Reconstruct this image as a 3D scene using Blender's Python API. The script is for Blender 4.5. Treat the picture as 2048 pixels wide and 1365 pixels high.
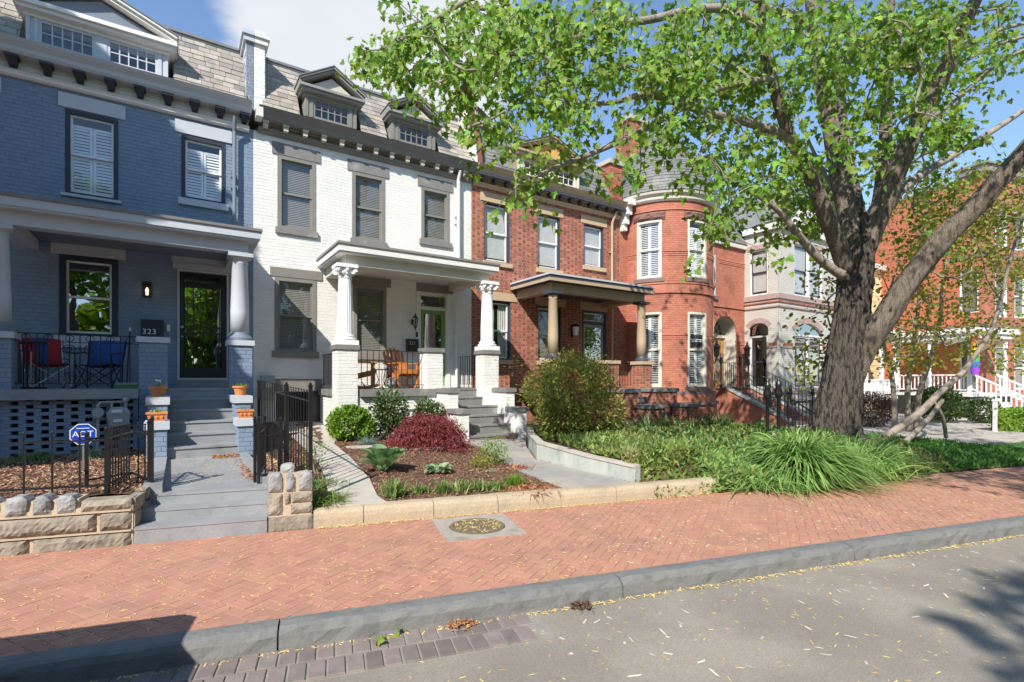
import bpy, math, random
import numpy as np
from mathutils import Vector, Matrix

# ------------------------------------------------------------------ scene, camera, light
for o in list(bpy.data.objects):
    bpy.data.objects.remove(o)
SC = bpy.context.scene
COL = SC.collection
RNG = random.Random(7)
NR = np.random.default_rng(11)
rad = math.radians

cam_d = bpy.data.cameras.new('camera')
cam = bpy.data.objects.new('camera', cam_d)
COL.objects.link(cam)
EYE = 1.70
YAW = rad(33.35)
cam.location = (0, 0, EYE)
cam.rotation_euler = (rad(90), 0, -YAW)
cam_d.sensor_width = 36
cam_d.lens = 18
cam_d.shift_y = 77.5 / 2048
cam_d.clip_start = 0.05
cam_d.clip_end = 2000
SC.camera = cam

SUN_DIR = Vector((1.19, 1.0, -1.32)).normalized()      # the way the light travels
world = bpy.data.worlds.new('World')
SC.world = world
world.use_nodes = True
wn = world.node_tree.nodes
wl = world.node_tree.links
for n in list(wn):
    wn.remove(n)
w_out = wn.new('ShaderNodeOutputWorld')
w_bg = wn.new('ShaderNodeBackground')
w_bg.inputs['Strength'].default_value = 0.148
sky = wn.new('ShaderNodeTexSky')
sky.sky_type = 'NISHITA'
sky.sun_disc = False
sky.sun_elevation = rad(40.3)
sky.sun_rotation = math.atan2(-SUN_DIR.x, -SUN_DIR.y)
sky.air_density = 1.0
sky.dust_density = 0.05
sky.ozone_density = 3.2
tc = wn.new('ShaderNodeTexCoord')
mp = wn.new('ShaderNodeMapping')
mp.inputs['Scale'].default_value = (1.0, 1.0, 2.0)
mp.inputs['Location'].default_value = (0.35, 0.10, 0.2)
wl.new(tc.outputs['Generated'], mp.inputs['Vector'])
nz = wn.new('ShaderNodeTexNoise')
nz.inputs['Scale'].default_value = 1.7
nz.inputs['Detail'].default_value = 9
nz.inputs['Roughness'].default_value = 0.56
nz.inputs['Distortion'].default_value = 0.15
wl.new(mp.outputs['Vector'], nz.inputs['Vector'])
# a large bank of cumulus in the direction the photograph shows it
vm = wn.new('ShaderNodeVectorMath'); vm.operation = 'DISTANCE'
cd = Vector((0.30, 0.80, 0.55)).normalized()
vm.inputs[1].default_value = cd
wl.new(tc.outputs['Generated'], vm.inputs[0])
mr0 = wn.new('ShaderNodeMapRange')
mr0.inputs['From Min'].default_value = 0.36
mr0.inputs['From Max'].default_value = 0.14
mr0.inputs['To Min'].default_value = -0.20
mr0.inputs['To Max'].default_value = 0.34
wl.new(vm.outputs['Value'], mr0.inputs['Value'])
ad = wn.new('ShaderNodeMath'); ad.operation = 'ADD'
wl.new(nz.outputs['Fac'], ad.inputs[0]); wl.new(mr0.outputs['Result'], ad.inputs[1])
cr = wn.new('ShaderNodeMapRange'); cr.interpolation_type = 'SMOOTHSTEP'
cr.inputs['From Min'].default_value = 0.52
cr.inputs['From Max'].default_value = 0.66
wl.new(ad.outputs[0], cr.inputs['Value'])
nz2 = wn.new('ShaderNodeTexNoise'); nz2.inputs['Scale'].default_value = 4.2; nz2.inputs['Detail'].default_value = 6
wl.new(mp.outputs['Vector'], nz2.inputs['Vector'])
cc = wn.new('ShaderNodeMixRGB')
cc.inputs['Color1'].default_value = (3.0, 3.25, 3.65, 1)
cc.inputs['Color2'].default_value = (4.1, 4.17, 4.3, 1)
wl.new(nz2.outputs['Fac'], cc.inputs['Fac'])
mx = wn.new('ShaderNodeMixRGB')
wl.new(cr.outputs['Result'], mx.inputs['Fac'])
wl.new(sky.outputs['Color'], mx.inputs['Color1'])
wl.new(cc.outputs['Color'], mx.inputs['Color2'])
wl.new(mx.outputs['Color'], w_bg.inputs['Color'])
wl.new(w_bg.outputs[0], w_out.inputs['Surface'])

sun_d = bpy.data.lights.new('sun', 'SUN')
sun_d.energy = 4.5
sun_d.angle = rad(0.53)
sun_d.color = (1.0, 0.945, 0.86)
sun = bpy.data.objects.new('sun', sun_d)
COL.objects.link(sun)
sun.rotation_euler = SUN_DIR.to_track_quat('-Z', 'Y').to_euler()
sun.location = (-20, -20, 30)
SC.view_settings.view_transform = 'Standard'
SC.view_settings.look = 'None'
SC.view_settings.gamma = 1
SC.view_settings.use_curve_mapping = False
SC.view_settings.exposure = 0.64
SC.render.engine = 'CYCLES'
SC.cycles.max_bounces = 7
SC.cycles.transparent_max_bounces = 12
SC.cycles.use_denoising = True

# ------------------------------------------------------------------ helpers
SY, CY = math.sin(YAW), math.cos(YAW)
def pix(p):
    d_ = SY * p[0] + CY * p[1]
    if d_ < .2: return (-9999, -9999, .2)
    return (1024 + 1024 * (CY * p[0] - SY * p[1]) / d_, 760 - 1024 * (p[2] - EYE) / d_, d_)
def in_frame(p, m=20):
    x, y, d_ = pix(p)
    return -m < x < 2048 + m and -m < y < 1365 + m
EX, EY = 0.9688, -0.248          # along the street
def S(a, b, z=0.0):              # street frame: a along the kerb, b away from the camera
    return (a * EX + b * .248, a * EY + b * .9688, z)

class MB:
    def __init__(s): s.v = []; s.f = []; s.m = []
    def add(s, vs, fs, m=0):
        n = len(s.v); s.v += [tuple(v) for v in vs]
        for f in fs: s.f.append(tuple(i + n for i in f)); s.m.append(m)
        return s
    def hexa(s, c, m=0):   # 8 corners: bottom 0-3 ccw, top 4-7
        return s.add(c, [(0, 3, 2, 1), (4, 5, 6, 7), (0, 1, 5, 4), (1, 2, 6, 5), (2, 3, 7, 6), (3, 0, 4, 7)], m)
    def box(s, x0, x1, y0, y1, z0, z1, m=0, f=None):
        c = [(x0, y0, z0), (x1, y0, z0), (x1, y1, z0), (x0, y1, z0), (x0, y0, z1), (x1, y0, z1), (x1, y1, z1), (x0, y1, z1)]
        if f: c = [f(*p) for p in c]
        return s.hexa(c, m)
    def fbox(s, f, u0, u1, d0, d1, z0, z1, m=0, n=1):
        """box in wall coordinates: u along, d outward, z up"""
        for i in range(n):
            a = u0 + (u1 - u0) * i / n; b = u0 + (u1 - u0) * (i + 1) / n
            c = [f(a, z0, d1), f(b, z0, d1), f(b, z0, d0), f(a, z0, d0), f(a, z1, d1), f(b, z1, d1), f(b, z1, d0), f(a, z1, d0)]
            s.hexa(c, m)
        return s
    def obox(s, c, ax, ay, az, m=0):
        c = Vector(c); ax = Vector(ax); ay = Vector(ay); az = Vector(az)
        return s.hexa([c - ax - ay - az, c + ax - ay - az, c + ax + ay - az, c - ax + ay - az, c - ax - ay + az, c + ax - ay + az, c + ax + ay + az, c - ax + ay + az], m)
    def bar(s, a, b, w, h=None, m=0, up=(0, 0, 1)):
        a = Vector(a); b = Vector(b); h = h or w
        d_ = (b - a); L = d_.length
        if L < 1e-6: return s
        d_.normalize(); up = Vector(up)
        if abs(d_.dot(up)) > .98: up = Vector((0, 1, 0))
        sx = d_.cross(up).normalized(); sz = sx.cross(d_)
        return s.obox((a + b) / 2, d_ * L / 2, sx * w / 2, sz * h / 2, m)
    def prism(s, poly, z0, z1, m=0):
        n = len(poly)
        zf0 = z0 if callable(z0) else (lambda x, y: z0)
        zf1 = z1 if callable(z1) else (lambda x, y: z1)
        vs = [(p[0], p[1], zf0(*p[:2])) for p in poly] + [(p[0], p[1], zf1(*p[:2])) for p in poly]
        fs = [tuple(range(n - 1, -1, -1)), tuple(range(n, 2 * n))] + [(i, (i + 1) % n, n + (i + 1) % n, n + i) for i in range(n)]
        return s.add(vs, fs, m)
    def uprism(s, f, poly, d0, d1, m=0):
        """poly in (u,z) extruded between depths d0<d1 in wall coords"""
        n = len(poly)
        vs = [f(u, z, d0) for u, z in poly] + [f(u, z, d1) for u, z in poly]
        fs = [tuple(range(n - 1, -1, -1)), tuple(range(n, 2 * n))] + [(i, (i + 1) % n, n + (i + 1) % n, n + i) for i in range(n)]
        return s.add(vs, fs, m)
    def tube(s, pts, rs, n=8, m=0, cap=True, wob=0.0, rng=None):
        pts = [Vector(p) for p in pts]
        if not hasattr(rs, '__len__'): rs = [rs] * len(pts)
        rings = []; up = None
        for i, p in enumerate(pts):
            t = (pts[min(i + 1, len(pts) - 1)] - pts[max(i - 1, 0)])
            if t.length < 1e-9: t = Vector((0, 0, 1))
            t.normalize()
            if up is None:
                up = Vector((0, 0, 1)) if abs(t.z) < .9 else Vector((1, 0, 0))
            sx = t.cross(up)
            if sx.length < 1e-4: sx = t.cross(Vector((0, 1, 0)))
            sx.normalize(); sy = sx.cross(t).normalized(); up = sy
            ring = []
            for k in range(n):
                a = 2 * math.pi * k / n
                r = rs[i] * (1 + (wob * (rng.random() - .5) if wob else 0))
                ring.append(p + (sx * math.cos(a) + sy * math.sin(a)) * r)
            rings.append(ring)
        vs = [v for r in rings for v in r]; fs = []
        for i in range(len(pts) - 1):
            for k in range(n):
                a = i * n + k; b = i * n + (k + 1) % n
                fs.append((a, a + n, b + n, b))
        if cap:
            fs.append(tuple(range(n))); L = (len(pts) - 1) * n
            fs.append(tuple(L + k for k in range(n - 1, -1, -1)))
        return s.add(vs, fs, m)
    def lathe(s, c, prof, n=16, m=0, a0=0, flute=None):
        cx, cy, cz = c; vs = []; fs = []
        for r, z in prof:
            for k in range(n):
                a = a0 + 2 * math.pi * k / n
                rr = r
                if flute and flute[0] < z < flute[1] and k % 2: rr = r * flute[2]
                vs.append((cx + rr * math.cos(a), cy + rr * math.sin(a), cz + z))
        for i in range(len(prof) - 1):
            for k in range(n):
                a = i * n + k; b = i * n + (k + 1) % n
                fs.append((a, b, b + n, a + n))
        fs.append(tuple(range(n - 1, -1, -1))); L = (len(prof) - 1) * n
        fs.append(tuple(L + k for k in range(n)))
        return s.add(vs, fs, m)
    def sphere(s, c, r, n=8, sz=1.0, m=0):
        prof = []
        k = max(4, n // 2 + 1)
        for i in range(k + 1):
            t = -math.pi / 2 + math.pi * i / k
            prof.append((max(1e-4, r * math.cos(t)), r * sz * math.sin(t)))
        return s.lathe(c, prof, n, m)

def worg(o):
    v = Vector((0, 0, 0))
    while o is not None:
        v += o.location; o = o.parent
    return v
def npmesh(name, V, F, mats, smooth=False, mi=None):
    """V (n,3); F (k,c) uniform polygons"""
    me = bpy.data.meshes.new(name)
    V = np.asarray(V, dtype=np.float32); F = np.asarray(F, dtype=np.int32)
    me.vertices.add(len(V)); me.vertices.foreach_set('co', V.ravel())
    k, c = F.shape
    me.loops.add(k * c); me.loops.foreach_set('vertex_index', F.ravel())
    me.polygons.add(k)
    me.polygons.foreach_set('loop_start', np.arange(0, k * c, c, dtype=np.int32))
    me.polygons.foreach_set('loop_total', np.full(k, c, dtype=np.int32))
    if mi is not None: me.polygons.foreach_set('material_index', np.asarray(mi, dtype=np.int32))
    me.polygons.foreach_set('use_smooth', np.full(k, bool(smooth), dtype=bool))
    me.update(calc_edges=True); me.validate()
    for m in (mats if isinstance(mats, (list, tuple)) else [mats]): me.materials.append(m)
    return me
def finish(o, parent, label, cat, group, kind):
    COL.objects.link(o)
    if parent is not None: o.parent = parent
    if label: o['label'] = label
    if cat: o['category'] = cat
    if group: o['group'] = group
    if kind: o['kind'] = kind
    return o
def obj(name, mb, mats, parent=None, label=None, cat=None, group=None, kind=None, smooth=False, local=False, loc=None):
    """world-coordinate MB -> one mesh object (re-based on the parent's origin, or on loc)"""
    off = Vector((0, 0, 0))
    if parent is not None and not local: off = worg(parent)
    if loc is not None: off = off + (Vector(loc) - off if not local else Vector(loc))
    me = bpy.data.meshes.new(name)
    vs = [(v[0] - off[0], v[1] - off[1], v[2] - off[2]) for v in mb.v] if off.length > 0 else mb.v
    me.from_pydata(vs, [], mb.f)
    for m in (mats if isinstance(mats, (list, tuple)) else [mats]): me.materials.append(m)
    if max(mb.m, default=0) > 0: me.polygons.foreach_set('material_index', mb.m)
    if smooth: me.polygons.foreach_set('use_smooth', [True] * len(me.polygons))
    me.update()
    o = bpy.data.objects.new(name, me)
    if loc is not None:
        o.location = Vector(loc) - (worg(parent) if parent is not None else Vector((0, 0, 0)))
    return finish(o, parent, label, cat, group, kind)
def meobj(name, me, parent=None, label=None, cat=None, group=None, kind=None, loc=None):
    o = bpy.data.objects.new(name, me)
    if loc is not None: o.location = loc
    return finish(o, parent, label, cat, group, kind)
def thing(name, label, cat, loc=(0, 0, 0), group=None, rz=0):
    o = bpy.data.objects.new(name, None)
    o.location = loc; o.rotation_euler = (0, 0, rz); o.empty_display_size = .1
    return finish(o, None, label, cat, group, None)
def copy_tree(o, parent=None, loc=None, rz=None, label=None):
    c = o.copy(); COL.objects.link(c)
    if parent is not None: c.parent = parent
    if loc is not None: c.location = loc
    if rz is not None: c.rotation_euler = (0, 0, rz)
    if label: c['label'] = label
    for ch in list(o.children): copy_tree(ch, c)
    return c
def text(name, body, size, mat_, parent, M, ext=.004, spacing=1.0):
    cu = bpy.data.curves.new(name, 'FONT'); cu.body = body; cu.size = size; cu.extrude = ext
    cu.align_x = 'CENTER'; cu.align_y = 'CENTER'; cu.space_character = spacing; cu.resolution_u = 3
    cu.materials.append(mat_)
    tmp = bpy.data.objects.new(name, cu)
    COL.objects.link(tmp)
    me = bpy.data.meshes.new_from_object(tmp, depsgraph=bpy.context.evaluated_depsgraph_get())
    bpy.data.objects.remove(tmp)
    o = bpy.data.objects.new(name, me)
    finish(o, parent, None, None, None, None)
    off = worg(parent)
    M = Matrix.Translation(-off) @ M
    o.matrix_local = M
    return o
def face_M(p, xdir=(1, 0, 0), updir=(0, 0, 1)):
    x = Vector(xdir).normalized(); y = Vector(updir).normalized(); z = x.cross(y)
    return Matrix.Translation(Vector(p)) @ Matrix((x, y, z)).transposed().to_4x4()

# ------------------------------------------------------------------ materials
MATS = {}
def mat(name, col, rough=.8, var=.12, scale=3.0, bump=.0, bscale=40., isl=0.0, hue=0.0, metal=0.0, spec=.4, col2=None, c2scale=2.0, c2lo=.5, c2hi=.7, stretch=None, trans=0.0, coat=0.0, det=6, tcol=None):
    if name in MATS: return MATS[name]
    m = bpy.data.materials.new(name); m.use_nodes = True; MATS[name] = m
    N = m.node_tree.nodes; L = m.node_tree.links
    for n in list(N): N.remove(n)
    out = N.new('ShaderNodeOutputMaterial'); bs = N.new('ShaderNodeBsdfPrincipled')
    bs.inputs['Roughness'].default_value = rough
    bs.inputs['Metallic'].default_value = metal
    bs.inputs['Specular IOR Level'].default_value = spec
    if coat: bs.inputs['Coat Weight'].default_value = coat
    geo = N.new('ShaderNodeNewGeometry')
    pos = geo.outputs['Position']
    if stretch:
        mpn = N.new('ShaderNodeMapping'); mpn.inputs['Scale'].default_value = stretch
        L.new(pos, mpn.inputs['Vector']); pos = mpn.outputs['Vector']
    c = N.new('ShaderNodeRGB'); c.outputs[0].default_value = (*col, 1); cur = c.outputs[0]
    def noise(s, d=6, r=.6):
        n = N.new('ShaderNodeTexNoise'); n.inputs['Scale'].default_value = s; n.inputs['Detail'].default_value = d
        n.inputs['Roughness'].default_value = r; L.new(pos, n.inputs['Vector']); return n.outputs['Fac']
    if col2 is not None:
        r = N.new('ShaderNodeMapRange'); r.interpolation_type = 'SMOOTHSTEP'
        r.inputs['From Min'].default_value = c2lo; r.inputs['From Max'].default_value = c2hi
        L.new(noise(c2scale, 8), r.inputs['Value'])
        mxx = N.new('ShaderNodeMixRGB'); L.new(r.outputs['Result'], mxx.inputs['Fac']); L.new(cur, mxx.inputs['Color1'])
        mxx.inputs['Color2'].default_value = (*col2, 1); cur = mxx.outputs['Color']
    hsv = N.new('ShaderNodeHueSaturation'); L.new(cur, hsv.inputs['Color'])
    r1 = N.new('ShaderNodeMapRange'); r1.inputs['From Min'].default_value = .25; r1.inputs['From Max'].default_value = .75
    r1.inputs['To Min'].default_value = 1 - var; r1.inputs['To Max'].default_value = 1 + var
    L.new(noise(scale, det), r1.inputs['Value']); val = r1.outputs['Result']
    if isl or hue:
        oi = N.new('ShaderNodeObjectInfo')
        a1 = N.new('ShaderNodeMath'); a1.operation = 'ADD'
        L.new(geo.outputs['Random Per Island'], a1.inputs[0]); L.new(oi.outputs['Random'], a1.inputs[1])
        fr = N.new('ShaderNodeMath'); fr.operation = 'FRACT'; L.new(a1.outputs[0], fr.inputs[0])
        r2 = N.new('ShaderNodeMapRange'); r2.inputs['To Min'].default_value = 1 - isl; r2.inputs['To Max'].default_value = 1 + isl
        L.new(fr.outputs[0], r2.inputs['Value'])
        mm = N.new('ShaderNodeMath'); mm.operation = 'MULTIPLY'; L.new(val, mm.inputs[0]); L.new(r2.outputs['Result'], mm.inputs[1]); val = mm.outputs[0]
        if hue:
            m7 = N.new('ShaderNodeMath'); m7.operation = 'MULTIPLY'; m7.inputs[1].default_value = 7.31; L.new(fr.outputs[0], m7.inputs[0])
            f7 = N.new('ShaderNodeMath'); f7.operation = 'FRACT'; L.new(m7.outputs[0], f7.inputs[0])
            r3 = N.new('ShaderNodeMapRange'); r3.inputs['To Min'].default_value = .5 - hue; r3.inputs['To Max'].default_value = .5 + hue
            L.new(f7.outputs[0], r3.inputs['Value']); L.new(r3.outputs['Result'], hsv.inputs['Hue'])
    L.new(val, hsv.inputs['Value'])
    L.new(hsv.outputs['Color'], bs.inputs['Base Color'])
    if bump:
        b = N.new('ShaderNodeBump'); b.inputs['Strength'].default_value = bump; b.inputs['Distance'].default_value = .01
        L.new(noise(bscale, 8, .65), b.inputs['Height']); L.new(b.outputs['Normal'], bs.inputs['Normal'])
    sh = bs.outputs[0]
    if trans:
        tr = N.new('ShaderNodeBsdfTranslucent')
        h2 = N.new('ShaderNodeHueSaturation'); h2.inputs['Value'].default_value = 1.5; h2.inputs['Hue'].default_value = .485; h2.inputs['Saturation'].default_value = 1.1
        L.new(hsv.outputs['Color'], h2.inputs['Color']); L.new(h2.outputs['Color'], tr.inputs['Color'])
        ms = N.new('ShaderNodeMixShader'); ms.inputs['Fac'].default_value = trans
        L.new(sh, ms.inputs[1]); L.new(tr.outputs[0], ms.inputs[2]); sh = ms.outputs[0]
    L.new(sh, out.inputs['Surface'])
    return m
def glass_mat(name, tint=(.75, .8, .8), refl=.35):
    if name in MATS: return MATS[name]
    m = bpy.data.materials.new(name); m.use_nodes = True; MATS[name] = m
    N = m.node_tree.nodes; L = m.node_tree.links
    for n in list(N): N.remove(n)
    out = N.new('ShaderNodeOutputMaterial')
    g = N.new('ShaderNodeBsdfGlossy'); g.inputs['Roughness'].default_value = .015
    t = N.new('ShaderNodeBsdfTransparent'); t.inputs['Color'].default_value = (*tint, 1)
    geo = N.new('ShaderNodeNewGeometry')
    nn = N.new('ShaderNodeTexNoise'); nn.inputs['Scale'].default_value = 1.6; nn.inputs['Detail'].default_value = 2
    L.new(geo.outputs['Position'], nn.inputs['Vector'])
    b = N.new('ShaderNodeBump'); b.inputs['Strength'].default_value = .12; b.inputs['Distance'].default_value = .02
    L.new(nn.outputs['Fac'], b.inputs['Height']); L.new(b.outputs['Normal'], g.inputs['Normal'])
    lw_ = N.new('ShaderNodeLayerWeight'); lw_.inputs['Blend'].default_value = .5
    fz = N.new('ShaderNodeMath'); fz.operation = 'POWER'; fz.inputs[1].default_value = 4.5; L.new(lw_.outputs['Facing'], fz.inputs[0])
    mr = N.new('ShaderNodeMapRange'); mr.inputs['To Min'].default_value = refl; mr.inputs['To Max'].default_value = 1.0
    L.new(fz.outputs[0], mr.inputs['Value'])
    ms = N.new('ShaderNodeMixShader'); L.new(mr.outputs['Result'], ms.inputs['Fac']); L.new(t.outputs[0], ms.inputs[1]); L.new(g.outputs[0], ms.inputs[2])
    L.new(ms.outputs[0], out.inputs['Surface'])
    return m
def glow_mat(name, col, st):
    m = bpy.data.materials.new(name); m.use_nodes = True
    b = m.node_tree.nodes['Principled BSDF']; b.inputs['Emission Color'].default_value = (*col, 1); b.inputs['Emission Strength'].default_value = st
    b.inputs['Base Color'].default_value = (*col, 1)
    return m

M_white = mat('white_painted_brick', (.74, .73, .69), .7, .06, 2.5, .55, 55, isl=.025, col2=(.60, .59, .55), c2scale=1.3, c2lo=.55, c2hi=.85)
M_whitej = mat('white_painted_mortar', (.66, .65, .61), .8, .08, 2.5, .4, 60)
M_blue = mat('blue_painted_brick', (.20, .265, .355), .62, .08, 2.0, .45, 50, isl=.04)
M_bluej = mat('blue_painted_mortar', (.15, .20, .275), .7, .08, 2.0, .3, 50)
M_bluetrim = mat('dark_navy_trim', (.028, .034, .048), .5, .1, 3, .1, 30)
M_bluesoft = mat('grey_blue_paint', (.17, .20, .245), .6, .08, 3, .15, 30)
M_step = mat('grey_blue_step_paint', (.265, .272, .28), .68, .14, 2.2, .5, 26, col2=(.19, .20, .21), c2scale=4, c2lo=.5, c2hi=.75)
M_lbl = mat('pale_blue_grey_trim', (.48, .51, .55), .55, .05, 3, .1, 30)
M_trimw = mat('white_trim_paint', (.72, .71, .68), .5, .05, 3, .12, 30)
M_cream = mat('cream_trim_paint', (.60, .57, .49), .55, .06, 3, .12, 30)
M_taupe = mat('taupe_trim_paint', (.215, .205, .18), .6, .1, 4, .25, 30)
M_taupel = mat('weathered_taupe_lintel', (.20, .195, .185), .75, .14, 5, .4, 30, col2=(.30, .29, .26), c2scale=3, c2lo=.55, c2hi=.7)
M_dgrey = mat('dark_grey_cornice_paint', (.19, .185, .175), .55, .1, 4, .15, 30)
M_brack = mat('cream_bracket_paint', (.52, .49, .40), .6, .08, 6, .2, 40)
M_roofm = mat('roof_edge_metal', (.20, .20, .20), .45, .12, 4, .1, 20)
M_slate = mat('tan_grey_slate', (.33, .295, .25), .75, .14, 5, .5, 35, isl=.24, hue=.02, col2=(.20, .195, .185), c2scale=2.2, c2lo=.5, c2hi=.72)
M_slateg = mat('grey_slate', (.165, .17, .165), .7, .12, 5, .4, 35, isl=.2, hue=.015, col2=(.22, .21, .18), c2scale=2.5, c2lo=.5, c2hi=.75)
M_redA = mat('red_brick', (.40, .135, .085), .85, .12, 30, .5, 90, isl=.22, hue=.012, col2=(.24, .08, .05), c2scale=1.6)
M_redAh = mat('dark_header_brick', (.20, .10, .072), .8, .12, 30, .5, 90, isl=.25, hue=.01)
M_mort = mat('beige_mortar', (.42, .30, .215), .9, .1, 8, .3, 90)
M_redT = mat('orange_red_pressed_brick', (.45, .17, .11), .8, .1, 6, .35, 80, isl=.09, hue=.006, col2=(.31, .115, .075), c2scale=.9, c2lo=.46, c2hi=.66)
M_redTj = mat('red_tinted_mortar', (.25, .09, .058), .9, .08, 8, .2, 90)
M_bs = mat('brownstone', (.19, .105, .085), .85, .2, 12, 1.0, 22, isl=.06)
M_bss = mat('smooth_brownstone', (.20, .14, .12), .75, .12, 6, .2, 60)
M_rbase = mat('red_sandstone_base', (.42, .155, .085), .85, .14, 4, .4, 30, isl=.06)
M_tan = mat('tan_stone', (.50, .37, .24), .75, .08, 5, .3, 50)
M_tanp = mat('tan_paint', (.44, .335, .225), .6, .07, 4, .15, 40)
M_navy = mat('slate_blue_trim', (.055, .06, .085), .5, .1, 4, .1, 30)
M_orange = mat('orange_painted_panel', (.60, .33, .11), .6, .08, 4, .1, 30)
M_grb = mat('pale_grey_painted_brick', (.55, .525, .475), .65, .05, 2, .3, 60, isl=.04)
M_grj = mat('grey_brick_joint', (.40, .38, .34), .8, .05, 2, .2, 60)
M_pinkst = mat('pinkish_stone_band', (.40, .29, .27), .75, .1, 5, .3, 50)
M_yel = mat('pale_yellow_siding', (.68, .60, .36), .6, .06, 4, .1, 40)
M_bork = mat('orange_brick', (.50, .15, .085), .8, .08, 5, .3, 80, isl=.08, hue=.005)
M_borkj = mat('orange_brick_mortar', (.36, .13, .08), .9, .08, 5, .2, 80)
M_iron = mat('black_iron', (.012, .012, .013), .35, .2, 12, .2, 60, spec=.6)
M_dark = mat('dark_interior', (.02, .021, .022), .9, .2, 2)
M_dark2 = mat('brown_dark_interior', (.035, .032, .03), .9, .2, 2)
M_blind = mat('taupe_window_blind', (.25, .24, .215), .6, .06, 5)
M_shut = mat('white_shutter', (.74, .75, .76), .45, .04, 5)
M_curtain = mat('white_curtain', (.62, .62, .60), .8, .08, 5, trans=.2)
M_glass = glass_mat('window_glass', tint=(.95, .96, .96), refl=.10)
M_glassR = glass_mat('strong_window_glass', tint=(.5, .55, .55), refl=.42)
M_paver = mat('sidewalk_brick', (.435, .215, .147), .88, .13, 2.6, .35, 70, isl=.065, hue=.006, col2=(.37, .20, .145), c2scale=1.4, c2lo=.48, c2hi=.75)
M_pjoint = mat('sand_joint', (.40, .20, .14), .95, .15, 6, .3, 90)
M_kerb = mat('bluestone_kerb', (.18, .18, .172), .85, .28, 5, 1.0, 22, col2=(.105, .105, .10), c2scale=5, c2lo=.5, c2hi=.75)
M_asph = mat('asphalt', (.27, .243, .205), .92, .28, 110, .9, 180, col2=(.36, .325, .27), c2scale=.7, c2lo=.4, c2hi=.7, det=3)
M_gut = mat('gutter_brick', (.20, .165, .15), .85, .18, 9, .4, 70, isl=.22, hue=.015)
M_gutj = mat('gutter_sand', (.27, .25, .22), .95, .15, 9, .4, 70)
M_conc = mat('pale_concrete', (.46, .42, .36), .85, .12, 3, .35, 60, col2=(.37, .335, .285), c2scale=2, c2lo=.5, c2hi=.75)
M_curb = mat('exposed_aggregate_curb', (.44, .355, .245), .85, .18, 40, .7, 90, col2=(.34, .275, .195), c2scale=2, c2lo=.5, c2hi=.75)
M_stain = mat('stained_concrete_wall', (.42, .43, .39), .85, .14, 3, .35, 40, col2=(.25, .29, .26), c2scale=2.5, c2lo=.48, c2hi=.72, stretch=(1.6, 1.6, .5))
M_stone = mat('rough_tan_granite', (.27, .235, .185), .9, .34, 9, 1.0, 14, isl=.12, col2=(.19, .165, .135), c2scale=7, c2lo=.5, c2hi=.7)
M_stoneg = mat('rough_grey_granite', (.30, .30, .295), .9, .34, 9, 1.0, 16, isl=.1, col2=(.20, .20, .20), c2scale=8, c2lo=.5, c2hi=.7)
M_mortar2 = mat('buff_mortar', (.47, .37, .26), .9, .12, 10, .5, 40)
M_soil = mat('dark_soil', (.115, .065, .042), .95, .35, 14, .8, 30)
M_mulch = mat('bark_mulch', (.20, .095, .058), .9, .2, 20, .4, 60, isl=.5, hue=.02)
M_mulchl = mat('dry_leaf_mulch', (.42, .26, .15), .9, .2, 20, .4, 60, isl=.5, hue=.03)
M_lit = mat('fallen_catkins', (.62, .46, .17), .8, .1, 20, isl=.3, hue=.025)
M_brown = mat('dry_brown_leaves', (.36, .165, .07), .85, .2, 20, isl=.4, hue=.03)
M_terra = mat('terracotta', (.60, .215, .075), .75, .1, 8, .2, 60)
M_wood = mat('orange_stained_wood', (.50, .185, .05), .5, .16, 8, .2, 60, stretch=(1, 1, 6))
M_oak = mat('golden_oak_door', (.50, .24, .065), .45, .14, 10, .2, 60, stretch=(8, 8, 1))
M_green = mat('sage_green_door_paint', (.16, .27, .10), .5, .06, 4)
M_bark = mat('maple_bark', (.165, .138, .112), .9, .3, 5, 1.0, 12, col2=(.04, .03, .024), c2scale=5, c2lo=.46, c2hi=.58, stretch=(4.2, 4.2, .8), det=9)
M_bark.node_tree.nodes['Bump'].inputs['Distance'].default_value = .09
M_barkl = mat('maple_limb_bark', (.25, .205, .16), .9, .3, 4.5, 1.0, 14, col2=(.12, .095, .072), c2scale=5, c2lo=.50, c2hi=.62, stretch=(3.2, 3.2, .8), det=9)
M_barkl.node_tree.nodes['Bump'].inputs['Distance'].default_value = .07
M_barks = mat('smooth_grey_bark', (.30, .255, .205), .85, .22, 7, .8, 18, col2=(.15, .13, .11), c2scale=5, c2lo=.5, c2hi=.68, stretch=(1.6, 1.6, .7))
M_barks.node_tree.nodes['Bump'].inputs['Distance'].default_value = .02
M_leaf = mat('maple_leaf_green', (.175, .30, .040), .5, .25, .8, isl=.5, hue=.028, trans=.40, spec=.35)
M_leafy = mat('yellow_green_leaf', (.26, .28, .04), .55, .2, 1.5, isl=.4, hue=.03, trans=.4)
M_nand = mat('nandina_leaf', (.30, .34, .07), .55, .3, 2.2, isl=.45, hue=.035, trans=.3, col2=(.42, .26, .10), c2scale=2.6, c2lo=.52, c2hi=.68)
M_nandr = mat('nandina_red_leaf', (.33, .04, .035), .55, .2, 3, isl=.4, hue=.02, trans=.3)
M_lime = mat('bright_green_leaf', (.17, .30, .035), .5, .15, 3, isl=.35, hue=.02, trans=.3)
M_bush = mat('dark_green_leaf', (.065, .11, .028), .4, .2, 3, isl=.5, hue=.03, trans=.2)
M_jmap = mat('burgundy_leaf', (.235, .045, .05), .6, .2, 3, isl=.45, hue=.02, trans=.35)
M_hosta = mat('blue_green_hosta_leaf', (.20, .33, .15), .45, .15, 4, isl=.25, hue=.02, trans=.25)
M_grass = mat('long_grass_blade', (.23, .37, .11), .55, .2, 1.5, isl=.5, hue=.025, trans=.35)
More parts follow.
